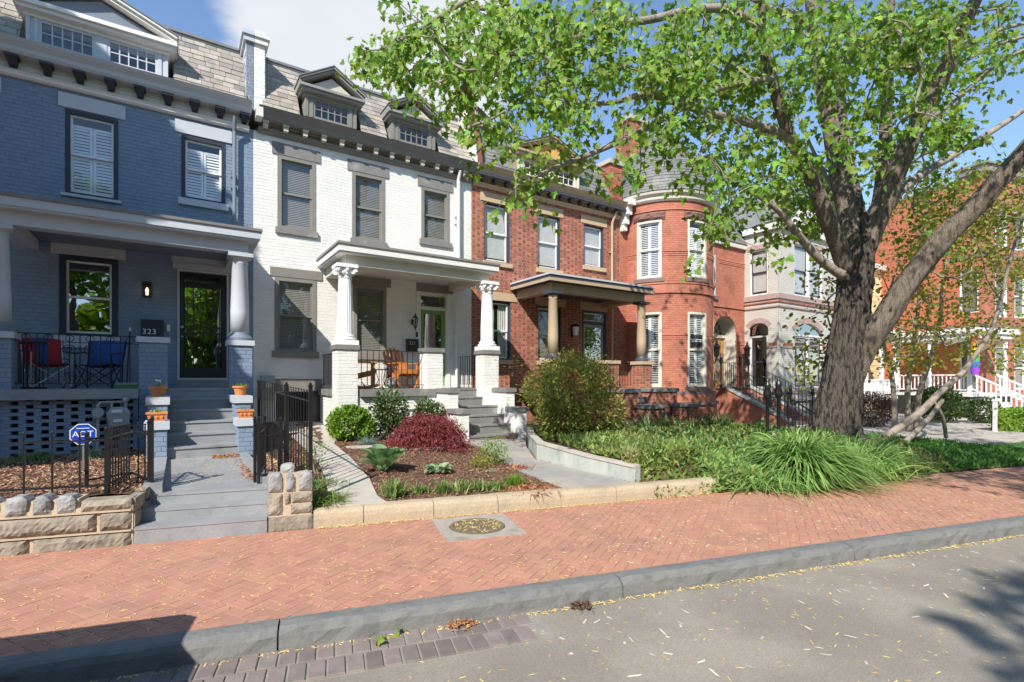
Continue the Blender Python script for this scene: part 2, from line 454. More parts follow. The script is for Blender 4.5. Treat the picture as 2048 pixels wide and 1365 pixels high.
M_grassd = mat('ground_cover_leaf', (.20, .27, .07), .55, .3, 1.5, isl=.5, hue=.035, trans=.3, col2=(.34, .30, .14), c2scale=1.2, c2lo=.5, c2hi=.7)
M_lirio = mat('liriope_blade', (.17, .26, .07), .55, .2, 3, isl=.4, hue=.04, trans=.3, col2=(.42, .38, .19), c2scale=4, c2lo=.5, c2hi=.7)
M_varieg = mat('pale_striped_blade', (.36, .42, .24), .55, .2, 3, isl=.35, hue=.03, trans=.3)
M_fesc = mat('blue_fescue', (.25, .33, .29), .6, .2, 3, isl=.3, hue=.02, trans=.3)
M_lawn = mat('lawn_grass', (.10, .24, .045), .8, .2, 6, isl=.4, hue=.02, trans=.2)
M_meter = mat('gas_meter_grey', (.30, .335, .32), .5, .08, 8)
M_brass = mat('brass', (.35, .26, .12), .35, .1, 8, metal=.8)
M_sign = mat('bright_blue_sign', (.012, .06, .42), .35, .03, 4)
M_wh = mat('plain_white', (.78, .78, .78), .5, .03, 4)
M_redc = mat('red_canvas', (.42, .02, .03), .8, .08, 8, .2, 60)
M_bluc = mat('blue_canvas', (.025, .075, .26), .8, .08, 8, .2, 60)
M_blkc = mat('black_canvas', (.015, .015, .018), .8, .1, 8, .2, 60)
M_steel = mat('steel_tube', (.45, .45, .46), .35, .08, 8, metal=.7)
M_rust = mat('cast_iron_cover', (.17, .135, .085), .75, .25, 25, .7, 60)
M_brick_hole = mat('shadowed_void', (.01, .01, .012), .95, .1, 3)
# ------------------------------------------------------------------ masonry
PIECE_ME = {}
def piece_mesh(lu, lw, th, mats, mi, chamf):
    key = (round(lu, 3), round(lw, 3), round(th, 3), tuple(m.name for m in mats), mi)
    if key in PIECE_ME: return PIECE_ME[key]
    u, w = lu / 2, lw / 2
    c = chamf
    V = [(-u, -w, -th), (u, -w, -th), (u, w, -th), (-u, w, -th), (-u, -w, -c), (u, -w, -c), (u, w, -c), (-u, w, -c),
         (-u + c, -w + c, 0), (u - c, -w + c, 0), (u - c, w - c, 0), (-u + c, w - c, 0)]
    F = [(0, 1, 5, 4), (1, 2, 6, 5), (2, 3, 7, 6), (3, 0, 4, 7), (4, 5, 9, 8), (5, 6, 10, 9), (6, 7, 11, 10), (7, 4, 8, 11), (8, 9, 10, 11)]
    me = bpy.data.meshes.new('piece'); me.from_pydata(V, [], F)
    for m in mats: me.materials.append(m)
    if mi: me.polygons.foreach_set('material_index', [mi] * len(F))
    PIECE_ME[key] = me
    return me
def pieces(parent, name, L, mats, nind=300, chamf=.004, bulkname=None):
    """L: list of (P, U, W, lu, lw, th, matidx): P centre of the face, U/W unit axes, outward normal = U x W"""
    if not isinstance(mats, (list, tuple)): mats = [mats]
    off = worg(parent)
    def score(t):
        x, y, d_ = pix(t[0])
        if not (-5 < x < 2053 and -5 < y < 1370): return 1e9
        return d_ / max(t[3] * t[4], .001) ** .5 * .1
    order = sorted(range(len(L)), key=lambda i: score(L[i]))
    ind = [i for i in order[:nind] if score(L[i]) < 1e8]
    isin = set(ind)
    for i in ind:
        P, U, W, lu, lw, th, mi = L[i]
        me = piece_mesh(lu, lw, th, mats, mi, chamf)
        o = bpy.data.objects.new(name, me)
        U = Vector(U); W = Vector(W); Nn = U.cross(W)
        o.matrix_local = Matrix.Translation(Vector(P) - off) @ Matrix((U, W, Nn)).transposed().to_4x4()
        COL.objects.link(o); o.parent = parent
    rest = [L[i] for i in range(len(L)) if i not in isin]
    if not rest: return
    P = np.array([t[0] for t in rest]) - np.array(off); U = np.array([tuple(t[1]) for t in rest]); W = np.array([tuple(t[2]) for t in rest])
    Nn = np.cross(U, W)
    lu = np.array([t[3] for t in rest])[:, None] / 2; lw = np.array([t[4] for t in rest])[:, None] / 2; th = np.array([t[5] for t in rest])[:, None]
    V = []
    for su, sw, sn in [(-1, -1, 1), (1, -1, 1), (1, 1, 1), (-1, 1, 1), (-1, -1, 0), (1, -1, 0), (1, 1, 0), (-1, 1, 0)]:
        V.append(P + U * lu * su + W * lw * sw - Nn * th * sn)
    V = np.stack(V, 1).reshape(-1, 3)
    f = np.array([(0, 1, 5, 4), (1, 2, 6, 5), (2, 3, 7, 6), (3, 0, 4, 7), (4, 5, 6, 7)])
    F = (np.arange(len(rest))[:, None, None] * 8 + f[None]).reshape(-1, 4)
    mi = np.repeat(np.array([t[6] for t in rest]), 5)
    me = npmesh(bulkname or name, V, F, mats, mi=mi)
    bn = bulkname or (name + 'work')
    meobj(bn, me, parent, kind='stuff')
def plane_map(ox, oy, ux=1.0, uy=0.0):
    L = math.hypot(ux, uy); ux /= L; uy /= L; nx, ny = uy, -ux
    return lambda u, z, d: (ox + ux * u + nx * d, oy + uy * u + ny * d, z)
def cyl_map(cx, cy, r, a0):
    return lambda u, z, d: (cx + (r + d) * math.cos(a0 + u / r), cy + (r + d) * math.sin(a0 + u / r), z)
def slope_map(ox, oy, z0, k):
    """mansard plane facing -Y: retreats k metres per metre of height"""
    n = 1 / math.sqrt(1 + k * k)
    return lambda u, z, d: (ox + u, oy + (z - z0) * k - d * n, z + d * k * n)
def axes(f, u, z):
    e = .01
    p = Vector(f(u, z, 0)); U = (Vector(f(u + e, z, 0)) - Vector(f(u - e, z, 0))).normalized()
    W = (Vector(f(u, z + e, 0)) - Vector(f(u, z - e, 0))).normalized()
    return p, U, W
def sub_intervals(a, b, cuts):
    segs = [(a, b)]
    for c0, c1 in cuts:
        out = []
        for s0, s1 in segs:
            if c1 <= s0 or c0 >= s1: out.append((s0, s1)); continue
            if s0 < c0: out.append((s0, c0))
            if c1 < s1: out.append((c1, s1))
        segs = out
    return segs
def masonry(wall, f, u0, u1, z0, z1, holes, mats, name='brick', bl=.224, bh=.079, j=.010, bond='running', nind=300, th=.02, jit=.0015, tilt=0., backd=-.006, zshift=0):
    rng = random.Random(int(abs(u0 * 100) + z1 * 77))
    L = []; z = z0 + zshift; row = 0
    while z < z1 - .01:
        zt = min(z + bh, z1)
        cuts = [(h[0], h[1]) for h in holes if min(zt, h[3]) - max(z, h[2]) > .4 * bh]
        if bond == 'flemish':
            per = bl * 1.5; x = u0 - (row % 2) * per / 2 - per * .1; kinds = [(bl, 0), (bl / 2, 1)]
        else:
            x = u0 - (row % 2) * bl / 2 - (0 if row % 4 < 2 else .03); kinds = [(bl, 0)]
        k = 0
        while x < u1:
            w, mi = kinds[k % len(kinds)]
            if bond == 'slate': w *= rng.uniform(.8, 1.2)
            a, b = max(x, u0), min(x + w, u1)
            for s0, s1 in sub_intervals(a, b, cuts):
                full = abs((s1 - s0) - w) < 1e-4
                ww = s1 - s0 - j
                if ww < .02: continue
                p, U, W = axes(f, (s0 + s1) / 2, (z + zt) / 2)
                Nn = U.cross(W)
                if tilt: W = (W - Nn * tilt).normalized(); Nn = U.cross(W)
                hh = (zt - z)
                if bond == 'slate': hh = hh / max(.3, abs(W.z)) ; hh = hh * 1.0
                p = p + Nn * (rng.uniform(-jit, jit) + (tilt * hh / 2 if tilt else 0))
                L.append((tuple(p), tuple(U), tuple(W), round(ww, 3), hh - (j if bond != 'slate' else .004), th, mi if bond == 'flemish' else 0))
            x += w; k += 1
        z += bh; row += 1
    pieces(wall, name, L, mats, nind)
    return L
def backing(mb, f, u0, u1, z0, z1, holes, d=-.0045, step=None, m=0):
    us = sorted(set([u0, u1] + [min(max(h[k], u0), u1) for h in holes for k in (0, 1)]))
    zs = sorted(set([z0, z1] + [min(max(h[k], z0), z1) for h in holes for k in (2, 3)]))
    if step:
        uu = []
        for a, b in zip(us[:-1], us[1:]):
            n = max(1, int(math.ceil((b - a) / step))); uu += [a + (b - a) * i / n for i in range(n)]
        us = uu + [us[-1]]
    for a, b in zip(us[:-1], us[1:]):
        for c, e in zip(zs[:-1], zs[1:]):
            um, zm = (a + b) / 2, (c + e) / 2
            if any(h[0] < um < h[1] and h[2] < zm < h[3] for h in holes): continue
            if b - a < 1e-5 or e - c < 1e-5: continue
            mb.add([f(a, c, d), f(b, c, d), f(b, e, d), f(a, e, d)], [(0, 1, 2, 3)], m)
def brick_wall(root, f, u0, u1, z0, z1, holes, mb_, mm, name='wall', step=None, **kw):
    b = MB(); backing(b, f, u0, u1, z0, z1, holes, step=step)
    w = obj(name, b, mm, root)
    masonry(w, f, u0, u1, z0, z1, holes, mb_, **kw)
    return w

# ------------------------------------------------------------------ windows and doors
def ring(mb, f, u0, u1, z0, z1, w, d0, d1, m=0, wb=None, n=1):
    wb = w if wb is None else wb
    mb.fbox(f, u0, u0 + w, d0, d1, z0, z1, m); mb.fbox(f, u1 - w, u1, d0, d1, z0, z1, m)
    mb.fbox(f, u0 + w, u1 - w, d0, d1, z1 - w, z1, m, n); mb.fbox(f, u0 + w, u1 - w, d0, d1, z0, z0 + wb, m, n)
def window(root, f, u0, u1, z0, z1, fm, sm, inner='blind', glass=None, case=.06, split=.5, n=1, lite=None, gm=None, inset=0.0, side=None, sidem=None, cas_d=-.02):
    glass = gm or M_glass
    b = MB()
    for (a, c, e, g) in ((u0, u0 + .012, z0, z1), (u1 - .012, u1, z0, z1)): b.fbox(f, a, c, -.42, -.007, e, g)
    b.fbox(f, u0, u1, -.42, -.007, z1 - .012, z1, 0, n); b.fbox(f, u0, u1, -.42, -.007, z0, z0 + .012, 0, n)
    ring(b, f, u0, u1, z0, z1, case, -.16, cas_d - inset, 0, .05, n)
    if side: # wider dark jamb boards beside the sashes
        pass
    win = obj('window', b, fm, root)
    a0, a1, c0, c1 = u0 + case, u1 - case, z0 + .05, z1 - case
    zm = c0 + (c1 - c0) * split
    for k, (e, g, d) in enumerate(((zm - .02, c1, -.045 - inset), (c0, zm + .02, -.07 - inset))):
        s = MB(); ring(s, f, a0, a1, e, g, .038, d - .03, d, 0, .045, n)
        if lite:
            nu, nz_ = lite
            for i in range(1, nu): x = a0 + .038 + (a1 - a0 - .076) * i / nu; s.fbox(f, x - .01, x + .01, d - .024, d - .004, e + .04, g - .038)
            for i in range(1, nz_): x = e + .04 + (g - e - .078) * i / nz_; s.fbox(f, a0 + .03, a1 - .03, d - .024, d - .004, x - .01, x + .01)
        obj('sash', s, sm, win)
        p = MB()
        for i in range(n): ua = a0 + .03 + (a1 - a0 - .06) * i / n; ub = a0 + .03 + (a1 - a0 - .06) * (i + 1) / n; p.add([f(ua, e + .03, d - .015), f(ub, e + .03, d - .015), f(ub, g - .03, d - .015), f(ua, g - .03, d - .015)], [(0, 1, 2, 3)])
        obj('pane', p, glass, win)
    if inner == 'blind':
        s = MB(); z = c0 + .02
        while z < c1 - .02:
            s.add([f(a0 + .01, z, -.112 - inset), f(a1 - .01, z, -.112 - inset), f(a1 - .01, z + .037, -.128 - inset), f(a0 + .01, z + .037, -.128 - inset)], [(0, 1, 2, 3)]); z += .042
        s.fbox(f, a0 + .01, a1 - .01, -.14 - inset, -.106 - inset, c1 - .05, c1)
        obj('blind', s, M_blind, win)
    elif inner in ('shutter', 'shutter_open'):
        um = (a0 + a1) / 2
        for (e, g) in ((a0, um - .004), (um + .004, a1)):
            for (h, i) in ((c0, zm), (zm + .005, c1 - (.0 if inner == 'shutter_open' else .16))):
                s = MB(); ring(s, f, e, g, h, i, .045, -.14 - inset, -.115 - inset, 0, .05)
                z = h + .06
                while z < i - .07:
                    if inner == 'shutter': s.add([f(e + .045, z, -.116 - inset), f(g - .045, z, -.116 - inset), f(g - .045, z + .05, -.136 - inset), f(e + .045, z + .05, -.136 - inset)], [(0, 1, 2, 3)])
                    else: s.fbox(f, e + .045, g - .045, -.155 - inset, -.108 - inset, z, z + .022)
                    z += .062
                obj('shutter', s, M_shut, win)
    elif inner == 'curtain':
        s = MB(); k = 14
        for (e, g) in ((a0, a0 + (a1 - a0) * .42), (a0 + (a1 - a0) * .62, a1)):
            vs = []
            for i in range(k + 1):
                u = e + (g - e) * i / k; dd = -.14 - inset + .02 * math.sin(i * 1.9)
                vs += [f(u, c0, dd), f(u, c1, dd)]
            s.add(vs, [(2 * i, 2 * i + 2, 2 * i + 3, 2 * i + 1) for i in range(k)])
        obj('curtain', s, M_curtain, win)
    elif inner == 'shade':
        s = MB(); s.fbox(f, a0, a1, -.13 - inset, -.12 - inset, c0 + (c1 - c0) * .06, c1); obj('roller_shade', s, M_curtain, win)
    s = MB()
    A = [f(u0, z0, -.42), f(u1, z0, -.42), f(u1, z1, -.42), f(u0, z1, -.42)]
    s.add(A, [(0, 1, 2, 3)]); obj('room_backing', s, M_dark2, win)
    return win
def slab(root, name, f, u0, u1, z0, z1, d0, d1, m, n=1, **k):
    return obj(name, MB().fbox(f, u0, u1, d0, d1, z0, z1, 0, n), m, root, **k)
def rough_block(root, name, f, u0, u1, z0, z1, d, m, n=10, seed=1, amp=.03):
    """rock-faced stone lintel: displaced front grid"""
    r = random.Random(seed); b = MB(); nz_ = 4; vs = []
    for j in range(nz_ + 1):
        for i in range(n + 1):
            e = 0 if i in (0, n) or j in (0, nz_) else 1
            vs.append(f(u0 + (u1 - u0) * i / n, z0 + (z1 - z0) * j / nz_, d * (.3 + .7 * e) + e * r.uniform(-amp, amp)))
    b.add(vs, [(j * (n + 1) + i, j * (n + 1) + i + 1, (j + 1) * (n + 1) + i + 1, (j + 1) * (n + 1) + i) for j in range(nz_) for i in range(n)])
    b.fbox(f, u0, u1, -.05, d * .3 - .001, z0, z1, 0, n)
    return obj(name, b, m, root)
def mould(root, name, f, u0, u1, prof, m, ends=True, n=1, kind=None):
    """horizontal moulding: prof = list of (d, z), swept from u0 to u1"""
    b = MB(); k = len(prof)
    vs = []
    for i in range(n + 1):
        u = u0 + (u1 - u0) * i / n
        vs += [f(u, z, d) for d, z in prof]
    fs = [(i * k + j, (i + 1) * k + j, (i + 1) * k + (j + 1) % k, i * k + (j + 1) % k) for i in range(n) for j in range(k)]
    if ends: fs += [tuple(range(k)), tuple(n * k + j for j in range(k - 1, -1, -1))]
    b.add(vs, fs)
    return obj(name, b, m, root)
def arch_fill(root, f, u0, u1, zs, zt, rise, wallm, voum, full=False, vd=.012, proud=.03, vh=.2, name='arch', nv=9, intr=None):
    """segmental arch: spandrel covering the rectangular hole's corners plus voussoirs"""
    uc = (u0 + u1) / 2; hw = (u1 - u0) / 2
    R = (hw * hw + rise * rise) / (2 * rise); zc = zs + rise - R; a = math.asin(min(1, hw / R))
    N_ = 14
    arc = [(uc + R * math.sin(-a + 2 * a * i / N_), zc + R * math.cos(-a + 2 * a * i / N_)) for i in range(N_ + 1)]
    b = MB()
    for i in range(N_):
        p, q = arc[i], arc[i + 1]
        vs = [f(p[0], p[1], .0), f(q[0], q[1], .0), f(q[0], zt, .0), f(p[0], zt, .0), f(p[0], p[1], -.15), f(q[0], q[1], -.15)]
        b.add(vs, [(0, 1, 2, 3), (4, 5, 1, 0)])
    ar = obj(name, b, wallm, root)
    for i in range(nv):
        t0 = -a + 2 * a * i / nv + .004; t1 = -a + 2 * a * (i + 1) / nv - .004
        q = [(uc + rr * math.sin(t), zc + rr * math.cos(t)) for rr, t in ((R, t0), (R, t1), (R + vh, t1), (R + vh, t0))]
        obj('arch_brick', MB().uprism(f, q, -.02, vd), voum, ar)
    return ar

def baluster_rail(name_root, parent, p0, p1, z0, z1, step, m, scroll=None, w=.014, botoff=.08, extra=None, rname='railing'):
    """iron railing between plan points p0,p1 (each x,y) with bottoms z0(at each end) and tops z1; returns its root part"""
    def P(t, dz, top=False):
        za = z1 if top else z0
        return (p0[0] + (p1[0] - p0[0]) * t, p0[1] + (p1[1] - p0[1]) * t, za[0] + (za[1] - za[0]) * t + dz)
    b = MB(); b.bar(P(0, 0, True), P(1, 0, True), .035, .014)
    b.bar(P(0, botoff), P(1, botoff), .026, .012)
    rail = obj(rname, b, m, parent)
    L = math.hypot(p1[0] - p0[0], p1[1] - p0[1]); n = max(2, int(round(L / step)))
    for i in range(1, n):
        t = i / n
        a = P(t, botoff); c = P(t, 0, True)
        obj('baluster', MB().bar(a, c, w), m, rail)
    return rail
# ------------------------------------------------------------------ ground, road, sidewalk
g = MB(); g.add([(-300, -300, -.35), (400, -300, -.35), (400, 400, -.35), (-300, 400, -.35)], [(0, 1, 2, 3)])
obj('ground', g, M_soil, kind='structure')
A0, A1 = -26, 60
def sq(mb, a0, a1, b0, b1, z, m=0): mb.add([S(a0, b0, z), S(a1, b0, z), S(a1, b1, z), S(a0, b1, z)], [(0, 1, 2, 3)], m)
r = MB(); sq(r, A0, A1, -9.2, 3.82, -.15); obj('road', r, M_asph, kind='structure')
r = MB(); r.hexa([S(A0, -13, -.3), S(A1, -13, -.3), S(A1, -9.4, -.3), S(A0, -9.4, -.3), S(A0, -13, 0), S(A1, -13, 0), S(A1, -9.4, 0), S(A0, -9.4, 0)]); obj('far_sidewalk', r, M_pjoint, kind='structure')
r = MB(); r.hexa([S(A0, -9.4, -.3), S(A1, -9.4, -.3), S(A1, -9.2, -.3), S(A0, -9.2, -.3), S(A0, -9.4, .01), S(A1, -9.4, .01), S(A1, -9.2, .01), S(A0, -9.2, .01)]); obj('far_kerb', r, M_kerb, kind='structure')
r = MB(); r.hexa([S(A0, -60, -.3), S(A1, -60, -.3), S(A1, -13, -.3), S(A0, -13, -.3), S(A0, -60, .05), S(A1, -60, .05), S(A1, -13, .05), S(A0, -13, .05)]); obj('far_lawn', r, M_lawn, kind='structure')

side = obj('sidewalk', MB().hexa([S(A0, 3.96, -.3), S(A1, 3.96, -.3), S(A1, 6.5, -.3), S(A0, 6.5, -.3), S(A0, 3.96, -.006), S(A1, 3.96, -.006), S(A1, 6.5, -.006), S(A0, 6.5, -.006)]), M_pjoint, kind='structure')
def clip_poly(poly, k, val, keep_less):
    out = []
    for i in range(len(poly)):
        p, q = poly[i], poly[(i + 1) % len(poly)]
        ip = (p[k] <= val) if keep_less else (p[k] >= val); iq = (q[k] <= val) if keep_less else (q[k] >= val)
        if ip: out.append(p)
        if ip != iq:
            t = (val - p[k]) / (q[k] - p[k]); out.append((p[0] + t * (q[0] - p[0]), p[1] + t * (q[1] - p[1])))
    return out
MHC = (1.55, 5.74)   # manhole centre in street coordinates
def herringbone(parent, a0, a1, b0, b1, L=.195, J=.004):
    W = L / 2; c45 = math.sqrt(.5); lst = []; cl = MB(); rng = random.Random(3)
    n = int((a1 - a0 + b1 - b0) / W * 1.1) + 6
    U0 = Vector(S(1, 0)) ; N0 = Vector(S(0, 1))
    for i in range(-n, n):
        for jj in range(-n, n):
            k = (i - jj) % 4
            if k == 0: x, y, lx, ly = i, jj, 2, 1
            elif k == 3: x, y, lx, ly = i, jj, 1, 2
            else: continue
            px_, py_ = (x + lx / 2) * W, (y + ly / 2) * W
            a = a0 + 4 + (px_ - py_) * c45; b = (b0 + b1) / 2 + (px_ + py_) * c45
            if not (a0 < a < a1 and b0 - .1 < b < b1 + .1): continue
            if abs(a - MHC[0]) < .37 and abs(b - MHC[1]) < .37: continue
            hx, hy = (lx * W - J) / 2, (ly * W - J) / 2
            cor = [(px_ + sx * hx, py_ + sy * hy) for sx, sy in ((-1, -1), (1, -1), (1, 1), (-1, 1))]
            cor = [(a0 + 4 + (q[0] - q[1]) * c45, (b0 + b1) / 2 + (q[0] + q[1]) * c45) for q in cor]
            dz = rng.uniform(-.0012, .0012)
            if min(q[1] for q in cor) < b0 or max(q[1] for q in cor) > b1:
                pl = clip_poly(clip_poly(cor, 1, b0, False), 1, b1, True)
                if len(pl) >= 3:
                    top = [S(q[0], q[1], dz) for q in pl]; bot = [S(q[0], q[1], -.03) for q in pl]; m = len(pl)
                    cl.add(top + bot, [tuple(range(m))] + [(q, m + q, m + (q + 1) % m, (q + 1) % m) for q in range(m)])
                continue
            d1 = (U0 * c45 + N0 * c45); d2 = (-U0 * c45 + N0 * c45)
            if lx == 2: U, Wv = d1, d2
            else: U, Wv = d2, -d1
            lst.append((S(a, b, dz), tuple(U), tuple(Wv), round(2 * max(hx, hy), 3), round(2 * min(hx, hy), 3), .03, 0))
    pieces(parent, 'paving_brick', lst, M_paver, 300, chamf=.0015, bulkname='brick_paving')
    obj('cut_paving_brick', cl, M_paver, parent, kind='stuff')
herringbone(side, -5.4, 17, 3.985, 6.262)
# far end of the sidewalk: brick field continues as material
r = MB(); r.hexa([S(17, 3.99, -.004), S(A1, 3.99, -.004), S(A1, 6.26, -.004), S(17, 6.26, -.004), S(17, 3.99, .001), S(A1, 3.99, .001), S(A1, 6.26, .001), S(17, 6.26, .001)]); obj('brick_field', r, M_paver, side, kind='stuff')

kerb = obj('kerb', MB().hexa([S(A0, 3.84, -.3), S(A1, 3.84, -.3), S(A1, 3.96, -.3), S(A0, 3.96, -.3), S(A0, 3.84, -.03), S(A1, 3.84, -.03), S(A1, 3.96, -.03), S(A0, 3.96, -.03)]), M_kerb, kind='structure')
rk = random.Random(5)
a = -7.6
joints = [-7.6, -5.4, -2.9, -.373, 2.3, 5.0, 7.6, 10.4, 13, 15.6, 18.4, 21, 23.8, 26.5, 29.2, 32, 36, 40, 44, 50, 60]
for s0, s1 in zip(joints[:-1], joints[1:]):
    b = MB(); n = max(4, int((s1 - s0) / (.11 if s0 < 8 else .5))); prof = [(3.79, -.22), (3.795, -.12), (3.80, -.045), (3.815, -.008), (3.85, .006), (3.92, .008), (3.985, .002), (3.988, -.2)]
    k = len(prof); vs = []; ramp = [rk.uniform(-.5, 1) for _ in range(n + 1)]
    for i in range(n + 1):
        aa = s0 + .006 + (s1 - s0 - .012) * i / n
        e = 1 if 0 < i < n else .0
        chip = -.02 if i in (0, n) else 0
        for q, (bb, zz) in enumerate(prof):
            w = 1 if 1 <= q <= 5 else 0
            vs.append(S(aa, bb + w * (rk.uniform(-.007, .007) + ramp[i] * .006) - chip * (q in (3, 4)) * .5, zz + w * rk.uniform(-.005, .005) + (chip * .4 if q in (3, 4) else 0)))
    b.add(vs, [(i * k + q, (i + 1) * k + q, (i + 1) * k + q + 1, i * k + q + 1) for i in range(n) for q in range(k - 1)] + [tuple(range(k - 1, -1, -1)), tuple(n * k + q for q in range(k))])
    obj('kerb_stone', b, M_kerb, kerb, smooth=False)

# gutter course of bricks beside the kerb
gut = obj('gutter', MB().hexa([S(-8, 3.37, -.2), S(1.5, 3.37, -.2), S(1.5, 3.80, -.2), S(-8, 3.80, -.2), S(-8, 3.37, -.146), S(1.5, 3.37, -.146), S(1.5, 3.80, -.146), S(-8, 3.80, -.146)]), M_gutj, kind='structure')
lst = []; a = -7.9
U = Vector(S(1, 0)); W_ = Vector(S(0, 1))
while a < 1.42:
    for b0 in (3.48, 3.70):
        lst.append((S(a + (.05 if b0 > 3.5 else 0), b0, -.136 + rk.uniform(-.002, .002)), tuple(U), tuple(W_), .104, .205, .02, 0))
    a += .118
pieces(gut, 'gutter_brick', lst, M_gut, 300, chamf=.005, bulkname='gutter_bricks')

# curb of the planted yards
curb = thing('yard_curb', 'rounded tan aggregate curb edging the yard along the brick sidewalk', 'curb', S(2.5, 6.35, 0))
cj = [-.245, .31, 1.14, 1.97, 2.85, 3.7, 4.55, 5.46]
for s0, s1 in zip(cj[:-1], cj[1:]):
    b = MB(); n = 8; prof = [(6.262, -.1), (6.264, .10), (6.275, .155), (6.305, .192), (6.35, .205), (6.46, .205), (6.48, .19), (6.482, -.1)]
    k = len(prof); vs = []
    for i in range(n + 1):
        aa = s0 + .004 + (s1 - s0 - .008) * i / n
        for q, (bb, zz) in enumerate(prof): vs.append(S(aa, bb + rk.uniform(-.003, .003), zz + rk.uniform(-.003, .003) * (zz > 0)))
    b.add(vs, [(i * k + q, (i + 1) * k + q, (i + 1) * k + q + 1, i * k + q + 1) for i in range(n) for q in range(k - 1)] + [tuple(range(k - 1, -1, -1)), tuple(n * k + q for q in range(k))])
    obj('curb_section', b, M_curb, curb, smooth=False)

# manhole
mh = thing('manhole_cover', 'round rusty cover littered with catkins in a square concrete collar', 'manhole cover', S(MHC[0], MHC[1], 0))
b = MB(); c = MHC; N_ = 28; hs = .45; vs = []; fs = []
for i in range(N_):
    t = 2 * math.pi * (i + .5) / N_; ca, sa = math.cos(t), math.sin(t); k = hs / max(abs(ca), abs(sa))
    vs += [S(c[0] + .325 * ca, c[1] + .325 * sa, .007), S(c[0] + k * ca, c[1] + k * sa, .007), S(c[0] + .325 * ca, c[1] + .325 * sa, -.03), S(c[0] + k * ca, c[1] + k * sa, -.02)]
for i in range(N_):
    q = 4 * i; w = 4 * ((i + 1) % N_); fs += [(q, q + 1, w + 1, w), (q + 2, q, w, w + 2), (q + 1, q + 3, w + 3, w + 1)]
b.add(vs, fs); obj('collar', b, mat('manhole_collar_concrete', (.36, .32, .27), .85, .18, 6, .4, 60, col2=(.27, .23, .19), c2scale=4, c2lo=.5, c2hi=.7), mh)
b = MB(); b.lathe(S(c[0], c[1], 0), [(.01, -.04), (.318, -.04), (.318, .012), (.28, .013), (.275, .006), (.01, .006)], 32); cv = obj('cover', b, M_rust, mh)
b = MB()
for i in range(-5, 6):
    for j in range(-5, 6):
        if i * i + j * j < 27: b.box(-.012, .012, -.012, .012, 0, .007, f=lambda x, y, z, i=i, j=j: S(c[0] + i * .047 + x, c[1] + j * .047 + y, .006 + z))
obj('cover_studs', b, M_rust, cv)

# ------------------------------------------------------------------ yards
def gz(X, Y): return .2 + (Y - 6.2) * .075 * (1 - .6 * min(1, max(0, (X - 2.5) / 3)))
def sstep(t): t = min(1, max(0, t)); return t * t * (3 - 2 * t)
def gz2(X, Y):
    b_ = .248 * X + .9688 * Y; a_ = .9688 * X - .248 * Y
    if X < np.interp(Y, [5.2, 6.2, 7.5, 8.8, 9.9, 9.91], [5.72, 5.58, 5.52, 6.25, 6.98, 5.0]): return -.25
    return .42 * sstep((b_ - (6.45 if a_ < 5.46 else 6.0)) / (.3 if a_ < 5.4 else 1.3)) * (1 - sstep((a_ - 9) / 4) * .75) + .003
def hfield(name, u0, u1, nu, vfun0, vfun1, nv, zf, m, bumpz=.0, **k):
    """height field between two lines y=vfun(x)"""
    b = MB(); vs = []; r_ = random.Random(4)
    for i in range(nu + 1):
        x = u0 + (u1 - u0) * i / nu
        for j in range(nv + 1):
            y = vfun0(x) + (vfun1(x) - vfun0(x)) * j / nv
            vs.append((x, y, zf(x, y) + r_.uniform(-bumpz, bumpz)))
    b.add(vs, [(i * (nv + 1) + j, (i + 1) * (nv + 1) + j, (i + 1) * (nv + 1) + j + 1, i * (nv + 1) + j + 1) for i in range(nu) for j in range(nv)])
    return obj(name, b, m, smooth=True, **k)
lineb = lambda bb: (lambda x: (bb - .248 * x) / .9688)
hfield('mulch_bed', 1.3, 5.95, 46, lineb(6.44), lambda x: 13.0, 60, gz, M_soil, .012, kind='structure')
hfield('raised_bed', -7, -.27, 60, lineb(6.6), lambda x: 13.0, 50, lambda x, y: .47, M_soil, .012, kind='structure')
hfield('narrow_bed', .98, 1.36, 6, lineb(6.6), lambda x: 13.0, 50, lambda x, y: .40, M_soil, .015, kind='structure')
hfield('garden_ground', 5.6, 16, 60, lineb(6.255), lambda x: 13.0, 40, gz2, M_soil, .01, kind='structure')
# chips of mulch
def ell_ok(X, Y, polys):
    for pl in polys:
        ins = False; n = len(pl)
        for i in range(n):
            (x1, y1), (x2, y2) = pl[i], pl[(i + 1) % n]
            if (y1 > Y) != (y2 > Y) and X < (x2 - x1) * (Y - y1) / (y2 - y1) + x1: ins = not ins
        if ins: return True
    return False
PATH321 = [(1.55, 6.2), (2.16, 6.03), (2.14, 6.35), (2.31, 7.2), (2.45, 8.6), (2.50, 9.9), (2.9, 11.0), (3.0, 13.0), (1.9, 13.0), (1.95, 10.5), (1.9, 8.4), (1.76, 7.4), (1.6, 6.6)]
WALK321 = [(4.52, 5.42), (5.62, 5.13), (5.44, 7.5), (6.15, 8.8), (6.90, 9.92), (5.0, 9.97), (5.30, 9.2), (5.05, 8.2), (4.62, 6.9)]
LAND323 = [(-.3, 6.9), (.92, 6.6), (1.0, 7.0), (1.0, 9.7), (-.2, 9.7), (-.28, 7.1)]
